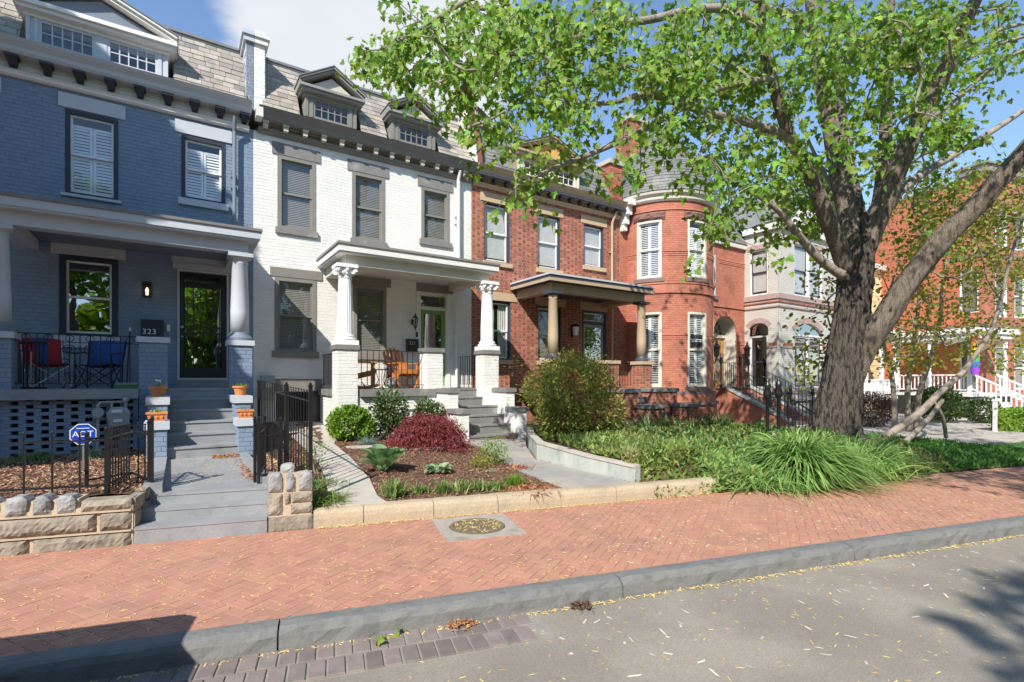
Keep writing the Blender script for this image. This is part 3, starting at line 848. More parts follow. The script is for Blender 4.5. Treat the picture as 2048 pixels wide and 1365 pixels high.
def chips(name, n, region, zf, m, L=(.02, .07), W=(.006, .02), seed=1, lift=.012, tilt=.35, avoid=(), th=.004, par=None, **k):
    r_ = random.Random(seed); P = []; tries = 0
    while len(P) < n and tries < n * 20:
        tries += 1
        X, Y = region(r_)
        if ell_ok(X, Y, avoid): continue
        P.append((X, Y, zf(X, Y) + r_.uniform(0, lift)))
    P = np.array(P); n = len(P); R_ = np.random.default_rng(seed)
    yaw = R_.uniform(0, 2 * np.pi, n); t = R_.normal(0, tilt, n); t2 = R_.normal(0, tilt, n)
    U = np.stack([np.cos(yaw) * np.cos(t), np.sin(yaw) * np.cos(t), np.sin(t)], 1)
    Wv = np.stack([-np.sin(yaw) * np.cos(t2), np.cos(yaw) * np.cos(t2), np.sin(t2)], 1)
    l = R_.uniform(L[0], L[1], n)[:, None] / 2; w = R_.uniform(W[0], W[1], n)[:, None] / 2
    up = np.cross(U, Wv) * th
    V = np.stack([P - U * l - Wv * w * .6, P + U * l * .6 - Wv * w, P + U * l + Wv * w * .5, P - U * l * .7 + Wv * w, P + up], 1).reshape(-1, 3)
    f = np.array([(0, 1, 4), (1, 2, 4), (2, 3, 4), (3, 0, 4)])
    F = (np.arange(n)[:, None, None] * 5 + f[None]).reshape(-1, 3)
    return meobj(name, npmesh(name, V, F, m), par, kind='stuff', **k)
def reg_rect(x0, x1, y0, y1): return lambda r_: (r_.uniform(x0, x1), r_.uniform(y0, y1))
def reg_st(a0, a1, b0, b1):
    def f(r_):
        p = S(r_.uniform(a0, a1), r_.uniform(b0, b1)); return p[0], p[1]
    return f
chips('bark_mulch', 15000, lambda r_: (lambda x: (x, r_.uniform(lineb(6.48)(x), 12.9)))(r_.uniform(1.45, 5.9)), gz, M_mulch, seed=2, avoid=(PATH321, WALK321), lift=.02)
chips('dry_leaves_in_mulch', 3200, lambda r_: (lambda x: (x, r_.uniform(lineb(6.48)(x), 11)))(r_.uniform(1.45, 5.6)), lambda x, y: gz(x, y) + .015, M_mulchl, seed=3, avoid=(PATH321, WALK321), L=(.02, .05), W=(.005, .014))
chips('bark_mulch', 9000, lambda r_: (lambda x: (x, r_.uniform(lineb(6.62)(x), 11)))(r_.uniform(-3.2, -.25)), lambda x, y: .475, M_mulch, seed=4, lift=.02)
chips('dry_leaves_in_mulch', 4200, lambda r_: (lambda x: (x, r_.uniform(lineb(6.62)(x), 11)))(r_.uniform(-3.2, -.25)), lambda x, y: .49, M_mulchl, seed=5, L=(.03, .07), W=(.008, .02))
chips('dry_leaves_in_mulch', 1500, reg_rect(.98, 1.36, 6.7, 11), lambda x, y: .42, M_mulchl, seed=6, L=(.03, .07), W=(.01, .025))
# concrete paths
b = MB(); b.prism(PATH321, lambda x, y: gz(x, y) - .1, lambda x, y: gz(x, y) + .022); 
obj('side_path', b, M_conc, kind='structure')
b = MB(); b.prism(WALK321, lambda x, y: gz(x, y) - .1, lambda x, y: gz(x, y) + .02); obj('entrance_walk', b, mat('grey_walk_concrete', (.30, .285, .27), .85, .14, 3, .35, 60, col2=(.40, .35, .28), c2scale=1.2, c2lo=.45, c2hi=.7), kind='structure')
# stepping-stone edging in the bed
e_ = thing('edging_stone', 'pale flat strip of stone edging set in the mulch behind the hosta', 'edging stone', (2.7, 9.6, gz(2.7, 9.6)))
obj('slab', MB().prism([(2.62, 9.5), (3.15, 9.35), (3.18, 9.5), (2.65, 9.66)], gz(2.8, 9.5), gz(2.8, 9.5) + .035), M_conc, e_)
e_ = thing('edging_stone', 'pale flat stone edging under the red maple shrub', 'edging stone', (3.8, 9.0, gz(3.8, 9.0)))
obj('slab', MB().prism([(3.35, 9.25), (4.3, 8.95), (4.33, 9.12), (3.38, 9.42)], gz(3.8, 9.1), gz(3.8, 9.1) + .035), M_conc, e_)
# low retaining wall right of the entrance walk
rw = thing('retaining_wall', 'low stained concrete retaining wall sloping beside the entrance walk', 'retaining wall', (5.65, 5.1, 0))
pts = [(5.66, 5.30, .40), (5.54, 6.2, .45), (5.47, 7.5, .55), (6.2, 8.8, .55), (6.95, 9.9, .55)]
for i in range(len(pts) - 1):
    p, q = pts[i], pts[i + 1]; d_ = Vector((q[0] - p[0], q[1] - p[1], 0)).normalized(); n_ = Vector((d_.y, -d_.x, 0)) * .13
    b = MB(); b.hexa([(p[0], p[1], -.1), (p[0] + n_.x, p[1] + n_.y, -.1), (q[0] + n_.x, q[1] + n_.y, -.1), (q[0], q[1], -.1), (p[0], p[1], p[2]), (p[0] + n_.x, p[1] + n_.y, p[2]), (q[0] + n_.x, q[1] + n_.y, q[2]), (q[0], q[1], q[2])])
    obj('wall_section', b, M_stain, rw)
    b = MB(); l = -n_ * .12
    b.hexa([(p[0] + l.x, p[1] + l.y, p[2] + .002), (p[0] + n_.x, p[1] + n_.y, p[2] + .002), (q[0] + n_.x, q[1] + n_.y, q[2] + .002), (q[0] + l.x, q[1] + l.y, q[2] + .002)] + [(p[0] + l.x, p[1] + l.y, p[2] + .035), (p[0] + n_.x, p[1] + n_.y, p[2] + .035), (q[0] + n_.x, q[1] + n_.y, q[2] + .035), (q[0] + l.x, q[1] + l.y, q[2] + .035)])
    obj('coping', b, M_conc, rw)
# 323 landing and its three front steps
st = thing('front_steps', 'three grey-blue painted concrete steps rising from the sidewalk to a flat landing', 'steps', (.3, 6.6, 0))
zs = [.17, .30, .42]
for i in range(3):
    b0 = 6.278 + i * .23
    obj('step', MB().hexa([S(-1.97, b0, -.1), S(-.725, b0, -.1), S(-.70, 6.95, -.1), S(-1.97, 6.95, -.1), S(-1.97, b0, zs[i] - .03), S(-.725, b0, zs[i] - .03), S(-.70, 6.95, zs[i] - .03), S(-1.97, 6.95, zs[i] - .03)]).hexa([S(-1.97, b0 - .007, zs[i] - .0295), S(-.725, b0 - .007, zs[i] - .0295), S(-.70, 6.95, zs[i] - .0295), S(-1.97, 6.95, zs[i] - .0295), S(-1.97, b0 - .007, zs[i]), S(-.725, b0 - .007, zs[i]), S(-.70, 6.95, zs[i] - .001 * i), S(-1.97, 6.95, zs[i] - .001 * i)]), M_step, st)
obj('landing', MB().prism([S(-1.95, 6.94)[:2], S(-.73, 6.94)[:2], (.95, 9.75), (-.12, 9.75), (-.12, 8)], -.1, lambda x, y: .418 + (y - 6.8) * .018), M_step, st)
obj('side_curb', MB().prism([(-.30, 7.05), (-.12, 7.02), (-.10, 9.5), (-.28, 9.5)], -.1, .52), M_step, st)
obj('side_curb', MB().prism([(.90, 6.75), (1.0, 6.72), (1.0, 9.6), (.88, 9.6)], -.1, .50), M_step, st)
b = MB(); sq(b, 9.5, 40, 6.27, 8.6, .012); lawn = obj('lawn', b, M_lawn, kind='structure')
b = MB(); b.prism([(15.2, 5.6), (15.9, 4.9), (27, 2.2), (40, -.8), (40, 13.2), (16.2, 13.2), (15.8, 8)], -.2, .02); obj('paved_forecourt', b, M_conc, kind='structure')
# ------------------------------------------------------------------ the three matching row houses
FY = 13.0
fac = plane_map(0, FY)
def mansard(root, x0, x1, holes, m, zb=7.86, zt=9.38, kk=.58, y0=12.72, nind=300, edge=None):
    f = slope_map(0, y0, zb, kk)
    b = MB(); backing(b, f, x0, x1, zb - .02, zt, holes, d=-.02); 
    yb = y0 + (zt - zb) * kk
    b.add([(x0, yb, zt), (x1, yb, zt), (x1, yb + 9, zt + .25), (x0, yb + 9, zt + .25)], [(0, 1, 2, 3)])
    rf = obj('roof', b, M_roofm, root)
    masonry(rf, f, x0, x1, zb, zt, holes, m, name='slate', bl=.255, bh=.150, j=.006, bond='slate', th=.012, jit=.004, tilt=.075, nind=nind)
    obj('ridge_flashing', MB().box(x0, x1, yb - .03, yb + .12, zt - .02, zt + .085).box(x0, x1, yb - .06, yb - .031, zt + .03, zt + .087), edge or M_roofm, rf)
    return rf
def dormer(root, x0, x1, trim, light, tymp, nwin=1, lites=(5, 2), zb=7.93, zw=8.40, ze=8.60, za=9.06, yf=12.78, dark=None, roofm=None, oh=.16):
    xc = (x0 + x1) / 2
    b = MB()
    b.uprism(plane_map(0, yf), [(x0, zb), (x0 + .03, zb), (x0 + .03, zw - .02), (x1 - .03, zw - .02), (x1 - .03, zb), (x1, zb), (x1, zw - .001), (x0, zw - .001)], -.9, -.052)
    dm = obj('dormer', b, trim, root)
    b = MB()
    for xx in (x0, x1 - .17): 
        b.box(xx, xx + .06, yf - .03, yf + .05, zb, zw); b.box(xx + .06, xx + .11, yf - .01, yf + .05, zb, zw); b.box(xx + .11, xx + .17, yf - .03, yf + .05, zb, zw)
    obj('pilaster', b, light, dm)
    a0, a1 = x0 + .17, x1 - .17
    if nwin == 2:
        obj('mullion', MB().box(xc - .09, xc + .09, yf - .02, yf + .05, zb, zw), light, dm); spans = [(a0, xc - .09), (xc + .09, a1)]
    else: spans = [(a0, a1)]
    for (s0, s1) in spans:
        fr = MB(); ring(fr, plane_map(0, yf), s0, s1, zb, zw, .05, -.05, .012, 0, .05)
        w = obj('sash', fr, light, dm)
        u0, u1, c0, c1 = s0 + .05, s1 - .05, zb + .05, zw - .05
        nu, nv = lites
        for i in range(nu):
            for j in range(nv):
                p0 = u0 + (u1 - u0) * i / nu; p1 = u0 + (u1 - u0) * (i + 1) / nu; q0 = c0 + (c1 - c0) * j / nv; q1 = c0 + (c1 - c0) * (j + 1) / nv
                obj('pane', MB().add([(p0 + .008, yf + .014, q0 + .008), (p1 - .008, yf + .014, q0 + .008), (p1 - .008, yf + .014, q1 - .008), (p0 + .008, yf + .014, q1 - .008)], [(0, 1, 2, 3)]), M_glass, dm)
        mu = MB()
        for i in range(1, nu): x = u0 + (u1 - u0) * i / nu; mu.box(x - .011, x + .011, yf - .003, yf + .02, c0, c1)
        for j in range(1, nv): z = c0 + (c1 - c0) * j / nv; mu.box(u0, u1, yf - .001, yf + .018, z - .011, z + .011)
        obj('muntins', mu, light, dm)
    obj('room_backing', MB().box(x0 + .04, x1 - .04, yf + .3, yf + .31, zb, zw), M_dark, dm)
    # entablature and pediment
    e0, e1 = x0 - oh, x1 + oh
    b = MB(); b.box(x0 - .03, x1 + .03, yf - .05, yf + .9, zw, zw + .07).box(e0 + .05, e1 - .05, yf - .17, yf + .9, zw + .07, zw + .14).box(e0, e1, yf - .23, yf + .9, zw + .14, ze)
    obj('entablature', b, trim, dm)
    hw = (e1 - e0) / 2; sl = (za - ze) / hw
    def rk_(z0o, z1o, d0, d1, m, nm, sh=0.):
        bb = MB()
        for sgn in (-1, 1):
            xe = xc + sgn * (hw + sh)
            ze_ = ze - sh * sl
            vs = [(xc, ze + hw * sl + z0o), (xe, ze_ + z0o), (xe, ze_ + z1o), (xc, ze + hw * sl + z1o)]
            if sgn < 0: vs = vs[::-1]
            bb.uprism(plane_map(0, yf), [(p[0], p[1]) for p in vs], d0, d1)
        return obj(nm, bb, m, dm)
    rk_(.0, .06, -.9, .20, trim, 'raking_cornice'); rk_(.062, .11, -.9, .25, trim, 'raking_cornice'); rk_(.112, .135, -.9, .27, roofm or M_roofm, 'dormer_roof', .02)
    t0 = hw - .16; obj('tympanum', MB().uprism(plane_map(0, yf), [(xc - t0, ze + .003), (xc + t0, ze + .003), (xc, ze + t0 * sl)], -.1, .06), tymp, dm)
    return dm
def cornice(root, x0, x1, zt, top, low, brm, nb, bw=.11, bh=.13, zl=7.36, ends=True, brk_shape='block', mid=None, brx=None):
    """projecting bracketed cornice; zt top height, zl bottom of the architrave moulding"""
    c = mould(root, 'cornice', fac, x0, x1, [(.02, zt - .22), (.30, zt - .22), (.34, zt - .18), (.36, zt - .12), (.44, zt - .05), (.48, zt), (.02, zt + .02)], top)
    mould(root, 'frieze', fac, x0 + .04, x1 - .04, [(0.003, zl + .10), (.07, zl + .10), (.07, zt - .222), (0.003, zt - .222)], mid or low)
    mould(root, 'architrave', fac, x0 + .02, x1 - .02, [(0.002, zl), (.06, zl), (.10, zl + .03), (.10, zl + .06), (.14, zl + .098), (0.002, zl + .098)], low)
    zb = zt - .224 - bh
    xs = brx or [x0 + .2 + (x1 - x0 - .4) * i / (nb - 1) for i in range(nb)]
    for x in xs:
        b = MB()
        if brk_shape == 'taper':
            b.hexa([(x - bw * .36, FY - .072, zb), (x + bw * .36, FY - .072, zb), (x + bw * .36, FY - .16, zb)][:0] or
                   [(x - bw * .34, FY - .17, zb), (x + bw * .34, FY - .17, zb), (x + bw * .34, FY - .071, zb), (x - bw * .34, FY - .071, zb),
                    (x - bw / 2, FY - .27, zb + bh * .75), (x + bw / 2, FY - .27, zb + bh * .75), (x + bw / 2, FY - .071, zb + bh * .75), (x - bw / 2, FY - .071, zb + bh * .75)])
            b.box(x - bw * .62, x + bw * .62, FY - .29, FY - .071, zb + bh * .751, zb + bh)
        else:
            b.box(x - bw / 2, x + bw / 2, FY - .24, FY - .071, zb, zb + bh * .7).box(x - bw * .62, x + bw * .62, FY - .28, FY - .071, zb + bh * .7, zb + bh)
        obj('bracket', b, brm, c)
    return c
def porch_roof(root, x0, x1, y0, z, top, fascia, beam, ceil_m, cream_under=None, inset=.22, beamd=.22):
    b = MB(); b.box(x0, x1, y0, FY - .002, z - .05, z)
    pr = obj('porch_roof', b, top, root)
    b = MB(); b.box(x0 + .03, x1 - .03, y0 + .03, FY - .003, z - .19, z - .051)
    b.box(x0 + .06, x1 - .06, y0 + .06, FY - .003, z - .225, z - .191)
    obj('fascia', b, fascia, pr)
    i = inset; zt = z - .227; zb = zt - beamd
    b = MB(); b.box(x0 + i, x1 - i, y0 + i, y0 + i + .26, zb, zt).box(x0 + i, x0 + i + .26, y0 + i + .261, FY - .004, zb, zt).box(x1 - i - .26, x1 - i, y0 + i + .261, FY - .004, zb, zt)
    obj('porch_beam', b, beam, pr)
    obj('porch_ceiling', MB().box(x0 + i + .261, x1 - i - .261, y0 + i + .262, FY - .005, zt - .05, zt - .02), ceil_m, pr)
    return pr
def pier(root, x0, x1, y0, y1, z0, z1, capm, bm, jm, capz=.10, cap_oh=.035, name='pier', bond='running', mats=None, **kw):
    p = obj(name, MB().box(x0 + .006, x1 - .006, y0 + .006, y1 - .006, z0, z1 - capz), jm, root)
    L = []
    for f, w in ((plane_map(x0, y0), x1 - x0), (plane_map(x0, y1, 0, -1), y1 - y0), (plane_map(x1, y0, 0, 1), y1 - y0)):
        b = MB(); masonry(p, f, 0, w, z0, z1 - capz, [], mats or bm, name='brick', nind=40, bond=bond, th=.012, backd=0, **kw)
    obj('cap_stone', MB().box(x0 - cap_oh, x1 + cap_oh, y0 - cap_oh, y1 + cap_oh, z1 - capz, z1), capm, p)
    return p
def column(root, x, y, z0, z1, m, r0=.165, r1=.135, ionic=False, capm=None, basem=None, base_h=.16, ph=.0):
    b = MB(); H_ = z1 - z0
    if ionic:
        b.lathe((x, y, z0), [(r0 * .98, .22), (r0, .30), (r0 * .99, H_ * .35), (r1, H_ - .32), (r1 * .98, H_ - .28)], 40, flute=(.27, H_ - .36, .90))
        c = obj('column', b, m, root, smooth=False)
        b = MB(); b.box(x - .235, x + .235, y - .235, y + .235, z0, z0 + .10)
        b.lathe((x, y, z0), [(.235, .10), (.245, .125), (.235, .155), (.20, .165), (.205, .18), (.215, .195), (.205, .215), (.175, .225), (.168, .25)], 32)
        obj('base', b, m, c, smooth=False)
        b = MB(); b.box(x - .225, x + .225, y - .225, y + .225, z1 - .075, z1 - .0)
        b.lathe((x, y, z1), [(.135, -.30), (.15, -.285), (.135, -.27), (.14, -.24), (.185, -.17), (.19, -.14), (.20, -.076)], 24)
        for k in range(4):
            a = math.pi / 4 + k * math.pi / 2; dx, dy = math.cos(a), math.sin(a)
            cx, cy, cz = x + dx * .215, y + dy * .215, z1 - .155
            for s_ in (-1, 1):   # two scroll faces per corner
                nn = Vector((dx, dy, 0)); tt = Vector((-dy, dx, 0)) * s_
                ax = (nn * .35 + tt).normalized() if False else tt
                pts = []; rs = []
                for i in range(22):
                    th = i * .5; rr = .072 * (1 - i / 24)
                    pts.append(Vector((cx, cy, cz)) + ax * .022 + nn * (rr * math.cos(th)) + Vector((0, 0, rr * math.sin(th)))); rs.append(.016 - i * .0004)
                b.tube(pts, rs, 5)
            b.tube([Vector((cx, cy, cz)) - Vector((-dy, dx, 0)) * .035, Vector((cx, cy, cz)) + Vector((-dy, dx, 0)) * .035], [.05, .05], 12)
        for k in range(12):
            a = k * math.pi / 6; b.sphere((x + .165 * math.cos(a), y + .165 * math.sin(a), z1 - .19), .028, 6, 1.3)
        for s_ in ((0, -1), (0, 1), (1, 0), (-1, 0)): b.sphere((x + s_[0] * .20, y + s_[1] * .20, z1 - .12), .04, 6)
        obj('capital', b, m, c)
    else:
        b.lathe((x, y, z0), [(r0, base_h), (r0 * 1.0, H_ * .33), (r1, H_ - .20), (r1 * 1.08, H_ - .185), (r1 * 1.08, H_ - .165), (r1, H_ - .155), (r1, H_ - .115), (r1 * 1.25, H_ - .07)], 28)
        c = obj('column', b, m, root, smooth=True)
        b = MB(); b.box(x - r0 * 1.3, x + r0 * 1.3, y - r0 * 1.3, y + r0 * 1.3, z1 - .07, z1); b.lathe((x, y, z1), [(r1 * 1.24, -.10), (r1 * 1.35, -.071)], 24)
        obj('capital', b, capm or m, c)
        b = MB(); b.lathe((x, y, z0), [(r0 * 1.42, 0), (r0 * 1.42, .05), (r0 * 1.3, .07), (r0 * 1.12, .11), (r0 * 1.02, base_h)], 28); obj('base', b, basem or m, c)
    return c
def stairs(root, x0, x1, yb, z0, z1, n, tread, m, ytop, nos=.02):
    h = (z1 - z0) / n
    for i in range(n):
        ya = yb + i * tread
        obj('step', MB().box(x0, x1, ya, ytop, z0 + i * h - (.3 if i == 0 else .0), z0 + (i + 1) * h - .035).box(x0, x1, ya - nos, ytop, z0 + (i + 1) * h - .035, z0 + (i + 1) * h), m, root)
def room(root, x0, x1, z0, z1, y0=13.45, y1=20):
    b = MB(); vs = [(x0, y0, z0), (x1, y0, z0), (x1, y1, z0), (x0, y1, z0), (x0, y0, z1), (x1, y0, z1), (x1, y1, z1), (x0, y1, z1)]
    b.add(vs, [(0, 1, 5, 4), (1, 2, 6, 5), (2, 3, 7, 6), (3, 0, 4, 7), (4, 5, 6, 7)]); obj('rear_mass', b, M_roofm, root)
def downspout(root, x, z0, z1, m, top=None, y=12.88, w=.09):
    b = MB(); pts = ([top] if top else []) + [(x, y, z1), (x, y, z0)]
    b.tube(pts, w / 2, 8); 
    for z in (z0 + 1.2, z1 - 1.0): b.box(x - .06, x + .06, y, FY - .002, z, z + .03)
    return obj('downspout', b, m, root)

# ---------------- 321: the white house
H1 = thing('row_house', 'white painted brick row house with taupe trim, green door and white fluted porch columns', 'house', (4.3, 13, .3), 'attached two-storey row houses with mansard roofs')
X0, X1 = 1.49, 7.15
holes = [(2.0, 2.85, 5.27, 6.965), (3.73, 4.58, 5.27, 6.965), (5.6, 6.45, 5.53, 6.965), (1.94, 2.87, 2.37, 4.11), (3.76, 4.62, 2.37, 4.11), (5.53, 6.38, 1.48, 4.09), (1.98, 2.95, .45, 1.43)]
brick_wall(H1, fac, X0, X1, .2, 7.40, holes, M_white, M_whitej, bl=.218, bh=.0755, j=.006, jit=.0015)
for (a, c) in ((1.88, 2.96), (3.61, 4.68), (5.49, 6.55)): slab(H1, 'lintel', fac, a, c, 6.97, 7.245, -.05, .025, M_taupel)
for (a, c, z) in ((1.95, 2.9, 5.27), (3.68, 4.63, 5.27), (5.54, 6.51, 5.53)): slab(H1, 'sill', fac, a, c, z - .14, z, -.1, .06, M_taupel)
for (a, c, z) in ((2.0, 2.85, 5.27), (3.73, 4.58, 5.27), (5.6, 6.45, 5.53)): window(H1, fac, a, c, z, 6.965, M_taupe, M_brack if False else M_taupe, 'blind', case=.085, cas_d=.015)
for (a, c) in ((1.84, 3.0), (3.66, 4.74), (5.46, 6.56)): slab(H1, 'lintel', fac, a, c, 4.115, 4.33, -.05, .025, M_taupe)
for (a, c) in ((1.88, 2.92), (3.70, 4.66)): slab(H1, 'sill', fac, a, c, 2.22, 2.37, -.1, .06, M_taupe)
for (a, c) in ((1.94, 2.87), (3.76, 4.62)): window(H1, fac, a, c, 2.37, 4.11, M_taupe, M_dgrey, 'blind', case=.09, cas_d=.015)
slab(H1, 'lintel', fac, 1.93, 3.0, 1.435, 1.72, -.05, .02, M_taupe)
# basement doorway with bars
b = MB(); b.add([fac(1.98, .45, -.5), fac(2.95, .45, -.5), fac(2.95, 1.43, -.5), fac(1.98, 1.43, -.5)], [(0, 1, 2, 3)]); bd = obj('basement_doorway', b, M_dark, H1)
for i in range(9): obj('bar', MB().fbox(fac, 2.0 + i * .115, 2.014 + i * .115, -.03, -.01, .5, 1.42), M_iron, bd)
obj('shutter_panel', MB().fbox(fac, 2.72, 2.95, -.01, .03, .5, 1.43), M_iron, bd)
# door and transom
b = MB(); ring(b, fac, 5.53, 6.38, 1.48, 4.09, .05, -.12, .02); b.fbox(fac, 5.58, 6.33, -.12, -.01, 3.62, 3.69)
df = obj('door_frame', b, M_whitej, H1)
obj('transom_pane', MB().fbox(fac, 5.58, 6.33, -.07, -.06, 3.69, 4.04), M_glass, df)
obj('transom_bar', MB().fbox(fac, 5.58, 6.33, -.058, -.045, 3.69, 3.72).fbox(fac, 5.58, 6.33, -.058, -.045, 4.0, 4.04), M_whitej, df)
b = MB(); ring(b, fac, 5.58, 6.33, 1.53, 3.62, .11, -.09, -.05); dr = obj('door', b, M_green, H1)
obj('door_pane', MB().fbox(fac, 5.68, 6.23, -.075, -.065, 1.62, 3.52), M_glassR, dr)
obj('door_handle', MB().tube([(5.635, 12.99, 2.5), (5.635, 12.99, 2.35)], .012, 6).sphere((5.635, 12.99, 2.42), .03), M_brass, dr)
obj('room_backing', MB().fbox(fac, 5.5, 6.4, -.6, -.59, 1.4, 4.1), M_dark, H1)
obj('door_casing', MB().fbox(fac, 6.38, 6.46, -.01, .03, 1.48, 4.1).fbox(fac, 5.45, 5.53, -.01, .03, 1.48, 4.1), M_trimw, H1)
cornice(H1, 1.56, 7.12, 7.80, M_dgrey, M_dgrey, M_brack, 13, bw=.10, bh=.13, brx=[1.72 + i * .425 for i in range(13)])
obj('cream_fillet', MB().box(1.64, 7.06, 12.90, 12.928, 7.56, 7.578), M_brack, H1)
mansard(H1, 1.66, 7.02, [(2.45, 3.89, 7.8, 8.7), (4.57, 6.02, 7.8, 8.7)], M_slate)
M_dorm = mat('mid_grey_dormer_paint', (.27, .265, .25), .6, .08, 4, .15, 30)
dormer(H1, 2.57, 3.77, M_dorm, M_taupe, M_brack)
dormer(H1, 4.69, 5.90, M_dorm, M_taupe, M_brack)
downspout(H1, 6.66, 4.9, 7.3, M_trimw, top=(6.66, 12.75, 7.56), y=12.86, w=.10)
downspout(H1, 6.62, 1.5, 4.0, M_trimw, y=12.90, w=.08)
porch_roof(H1, 2.86, 6.89, 10.99, 4.635, M_taupe, M_brack if False else M_trimw, M_cream, M_trimw)
column(H1, 3.09, 11.31, 2.45, 4.19, M_wh, ionic=True); column(H1, 6.68, 11.31, 2.45, 4.19, M_wh, ionic=True)
pk = dict(bl=.218, bh=.0755, j=.006, jit=.0015)
pier(H1, 2.87, 3.31, 11.1, 11.52, .3, 2.45, M_taupel, M_white, M_whitej, **pk)
pier(H1, 4.92, 5.34, 11.1, 11.52, .3, 2.45, M_taupel, M_white, M_whitej, **pk)
pier(H1, 6.46, 6.90, 11.1, 11.52, .3, 2.45, M_taupel, M_white, M_whitej, **pk)
slab(H1, 'porch_floor', fac, 3.36, 5.43, 1.33, 1.49, .02, 1.95, M_taupel)
slab(H1, 'porch_floor', fac, 2.9, 3.355, 1.34, 1.485, .02, 1.8, M_taupel)
slab(H1, 'porch_floor', fac, 5.435, 6.95, 1.30, 1.48, .02, 1.45, M_taupel)
brick_wall(H1, plane_map(0, 11.16), 3.31, 4.92, .25, 1.33, [], M_white, M_whitej, name='porch_base', **{**pk, 'nind': 60})
brick_wall(H1, plane_map(2.95, 13, 0, -1), 0, 1.5, .4, 1.34, [], M_white, M_whitej, name='porch_side_wall', **{**pk, 'nind': 0})
stairs(H1, 5.42, 6.72, 9.97, .24, 1.48, 6, .30, M_taupel, 12.0)
for (a, c) in ((5.16, 5.42), (6.72, 6.97)):
    pier(H1, a, c, 10.47, 11.099, .2, 1.50, M_taupel, M_white, M_whitej, name='stair_cheek', **pk)
    pier(H1, a, c, 9.95, 10.44, .15, 1.05, M_taupel, M_white, M_whitej, name='stair_cheek', **pk)
rl = baluster_rail('r', H1, (3.31, 11.3), (4.92, 11.3), (1.5, 1.5), (2.36, 2.36), .135, M_iron)
def scroll(mb, c, ux, s, r=.07, turns=1.6, w=.007, flip=1, up=(0, 0, 1)):
    c = Vector(c); ux = Vector(ux); up = Vector(up); pts = []
    for i in range(20):
        t = i / 19; th = t * turns * 2 * math.pi; rr = r * (1 - t * .8)
        pts.append(c + ux * (rr * math.cos(th) * s) + up * (rr * math.sin(th) * flip))
    mb.tube(pts, w, 4)
b = MB()
for s_ in (-1, 1):
    for z, fl in ((2.14, 1), (1.98, -1), (1.9, 1), (1.70, -1)): scroll(b, (4.14 + s_ * .085, 11.3, z), (1, 0, 0), s_, .07, flip=fl)
    b.tube([(4.14, 11.3, 2.2), (4.14 + s_ * .12, 11.3, 2.1), (4.14, 11.3, 1.93), (4.14 + s_ * .12, 11.3, 1.76), (4.14, 11.3, 1.66)], .006, 4)
b.tube([(4.14, 11.3, 1.55), (4.14, 11.3, 2.35)], .009, 5)
obj('scroll_panel', b, M_iron, rl)
baluster_rail('r', H1, (3.0, 12.97), (3.0, 11.54), (1.5, 1.5), (2.30, 2.30), .12, M_iron)
rr_ = baluster_rail('r', H1, (6.72, 12.97), (6.72, 11.54), (1.5, 1.5), (2.34, 2.34), .13, M_iron)
b = MB(); 
for z, fl in ((2.1, 1), (1.9, -1), (1.75, 1)): scroll(b, (6.72, 11.9, z), (0, 1, 0), 1, .08, flip=fl); scroll(b, (6.72, 11.8, z - .04), (0, 1, 0), -1, .08, flip=-fl)
obj('scroll_panel', b, M_iron, rr_)
# wall lamp, mailbox, doorbell
l = thing('wall_lantern', 'black carriage lantern on the white wall beside the green door', 'lamp', (5.34, 12.99, 3.25))
b = MB(); b.box(5.31, 5.37, 12.93, 12.996, 3.18, 3.32).tube([(5.34, 12.95, 3.2), (5.34, 12.86, 3.14), (5.34, 12.80, 3.30), (5.34, 12.80, 3.40)], .012, 6)
b.lathe((5.34, 12.80, 3.02), [(.01, 0), (.025, .03), (.015, .05), (.05, .09), (.055, .10)], 8).lathe((5.34, 12.80, 3.02), [(.085, .32), (.05, .37), (.02, .39), (.025, .41), (.005, .45)], 8)
for k in range(6): a = k * math.pi / 3; b.bar((5.34 + .052 * math.cos(a), 12.80 + .052 * math.sin(a), 3.12), (5.34 + .08 * math.cos(a), 12.80 + .08 * math.sin(a), 3.34), .009)
obj('lantern_frame', b, M_iron, l); obj('lantern_glass', MB().lathe((5.34, 12.80, 3.02), [(.048, .10), (.075, .32)], 6), M_glass, l)
mbx = thing('mailbox', 'black wall mailbox numbered 321 beside the green door', 'mailbox', (5.30, 12.9, 2.6))
obj('box', MB().box(5.15, 5.46, 12.85, 12.997, 2.46, 2.76).box(5.14, 5.47, 12.84, 12.997, 2.762, 2.785), M_iron, mbx)
text('house_number', '321', .13, M_tan, mbx, face_M((5.28, 12.847, 2.67)))
d_ = obj('doorbell', MB().box(5.44, 5.49, 12.97, 12.997, 2.86, 2.99), M_iron, None, 'small black doorbell on the white wall above the 321 mailbox', 'doorbell', loc=(5.46, 12.98, 2.9))
em = thing('electric_meter', 'grey electric meter box with round glass dial on the white wall', 'electric meter', (1.78, 12.9, 1.6))
obj('box', MB().box(1.64, 1.92, 12.88, 12.997, 1.22, 1.80), M_meter, em)
obj('dial', MB().tube([(1.78, 12.88, 1.58), (1.78, 12.80, 1.58)], [.07, .065], 16), M_wh, em)
b = obj('water_tap', MB().tube([(3.02, 12.99, 1.15), (3.02, 12.9, 1.15), (3.02, 12.88, 1.0)], .02, 6).lathe((3.02, 12.88, 1.16), [(.05, 0), (.05, .015)], 10).box(3.0, 3.04, 12.86, 12.9, .9, 1.02), MATS['red_canvas'], None, 'small red tap on the white wall beside the green mound shrub', 'tap', loc=(3.02, 12.95, 1.1))
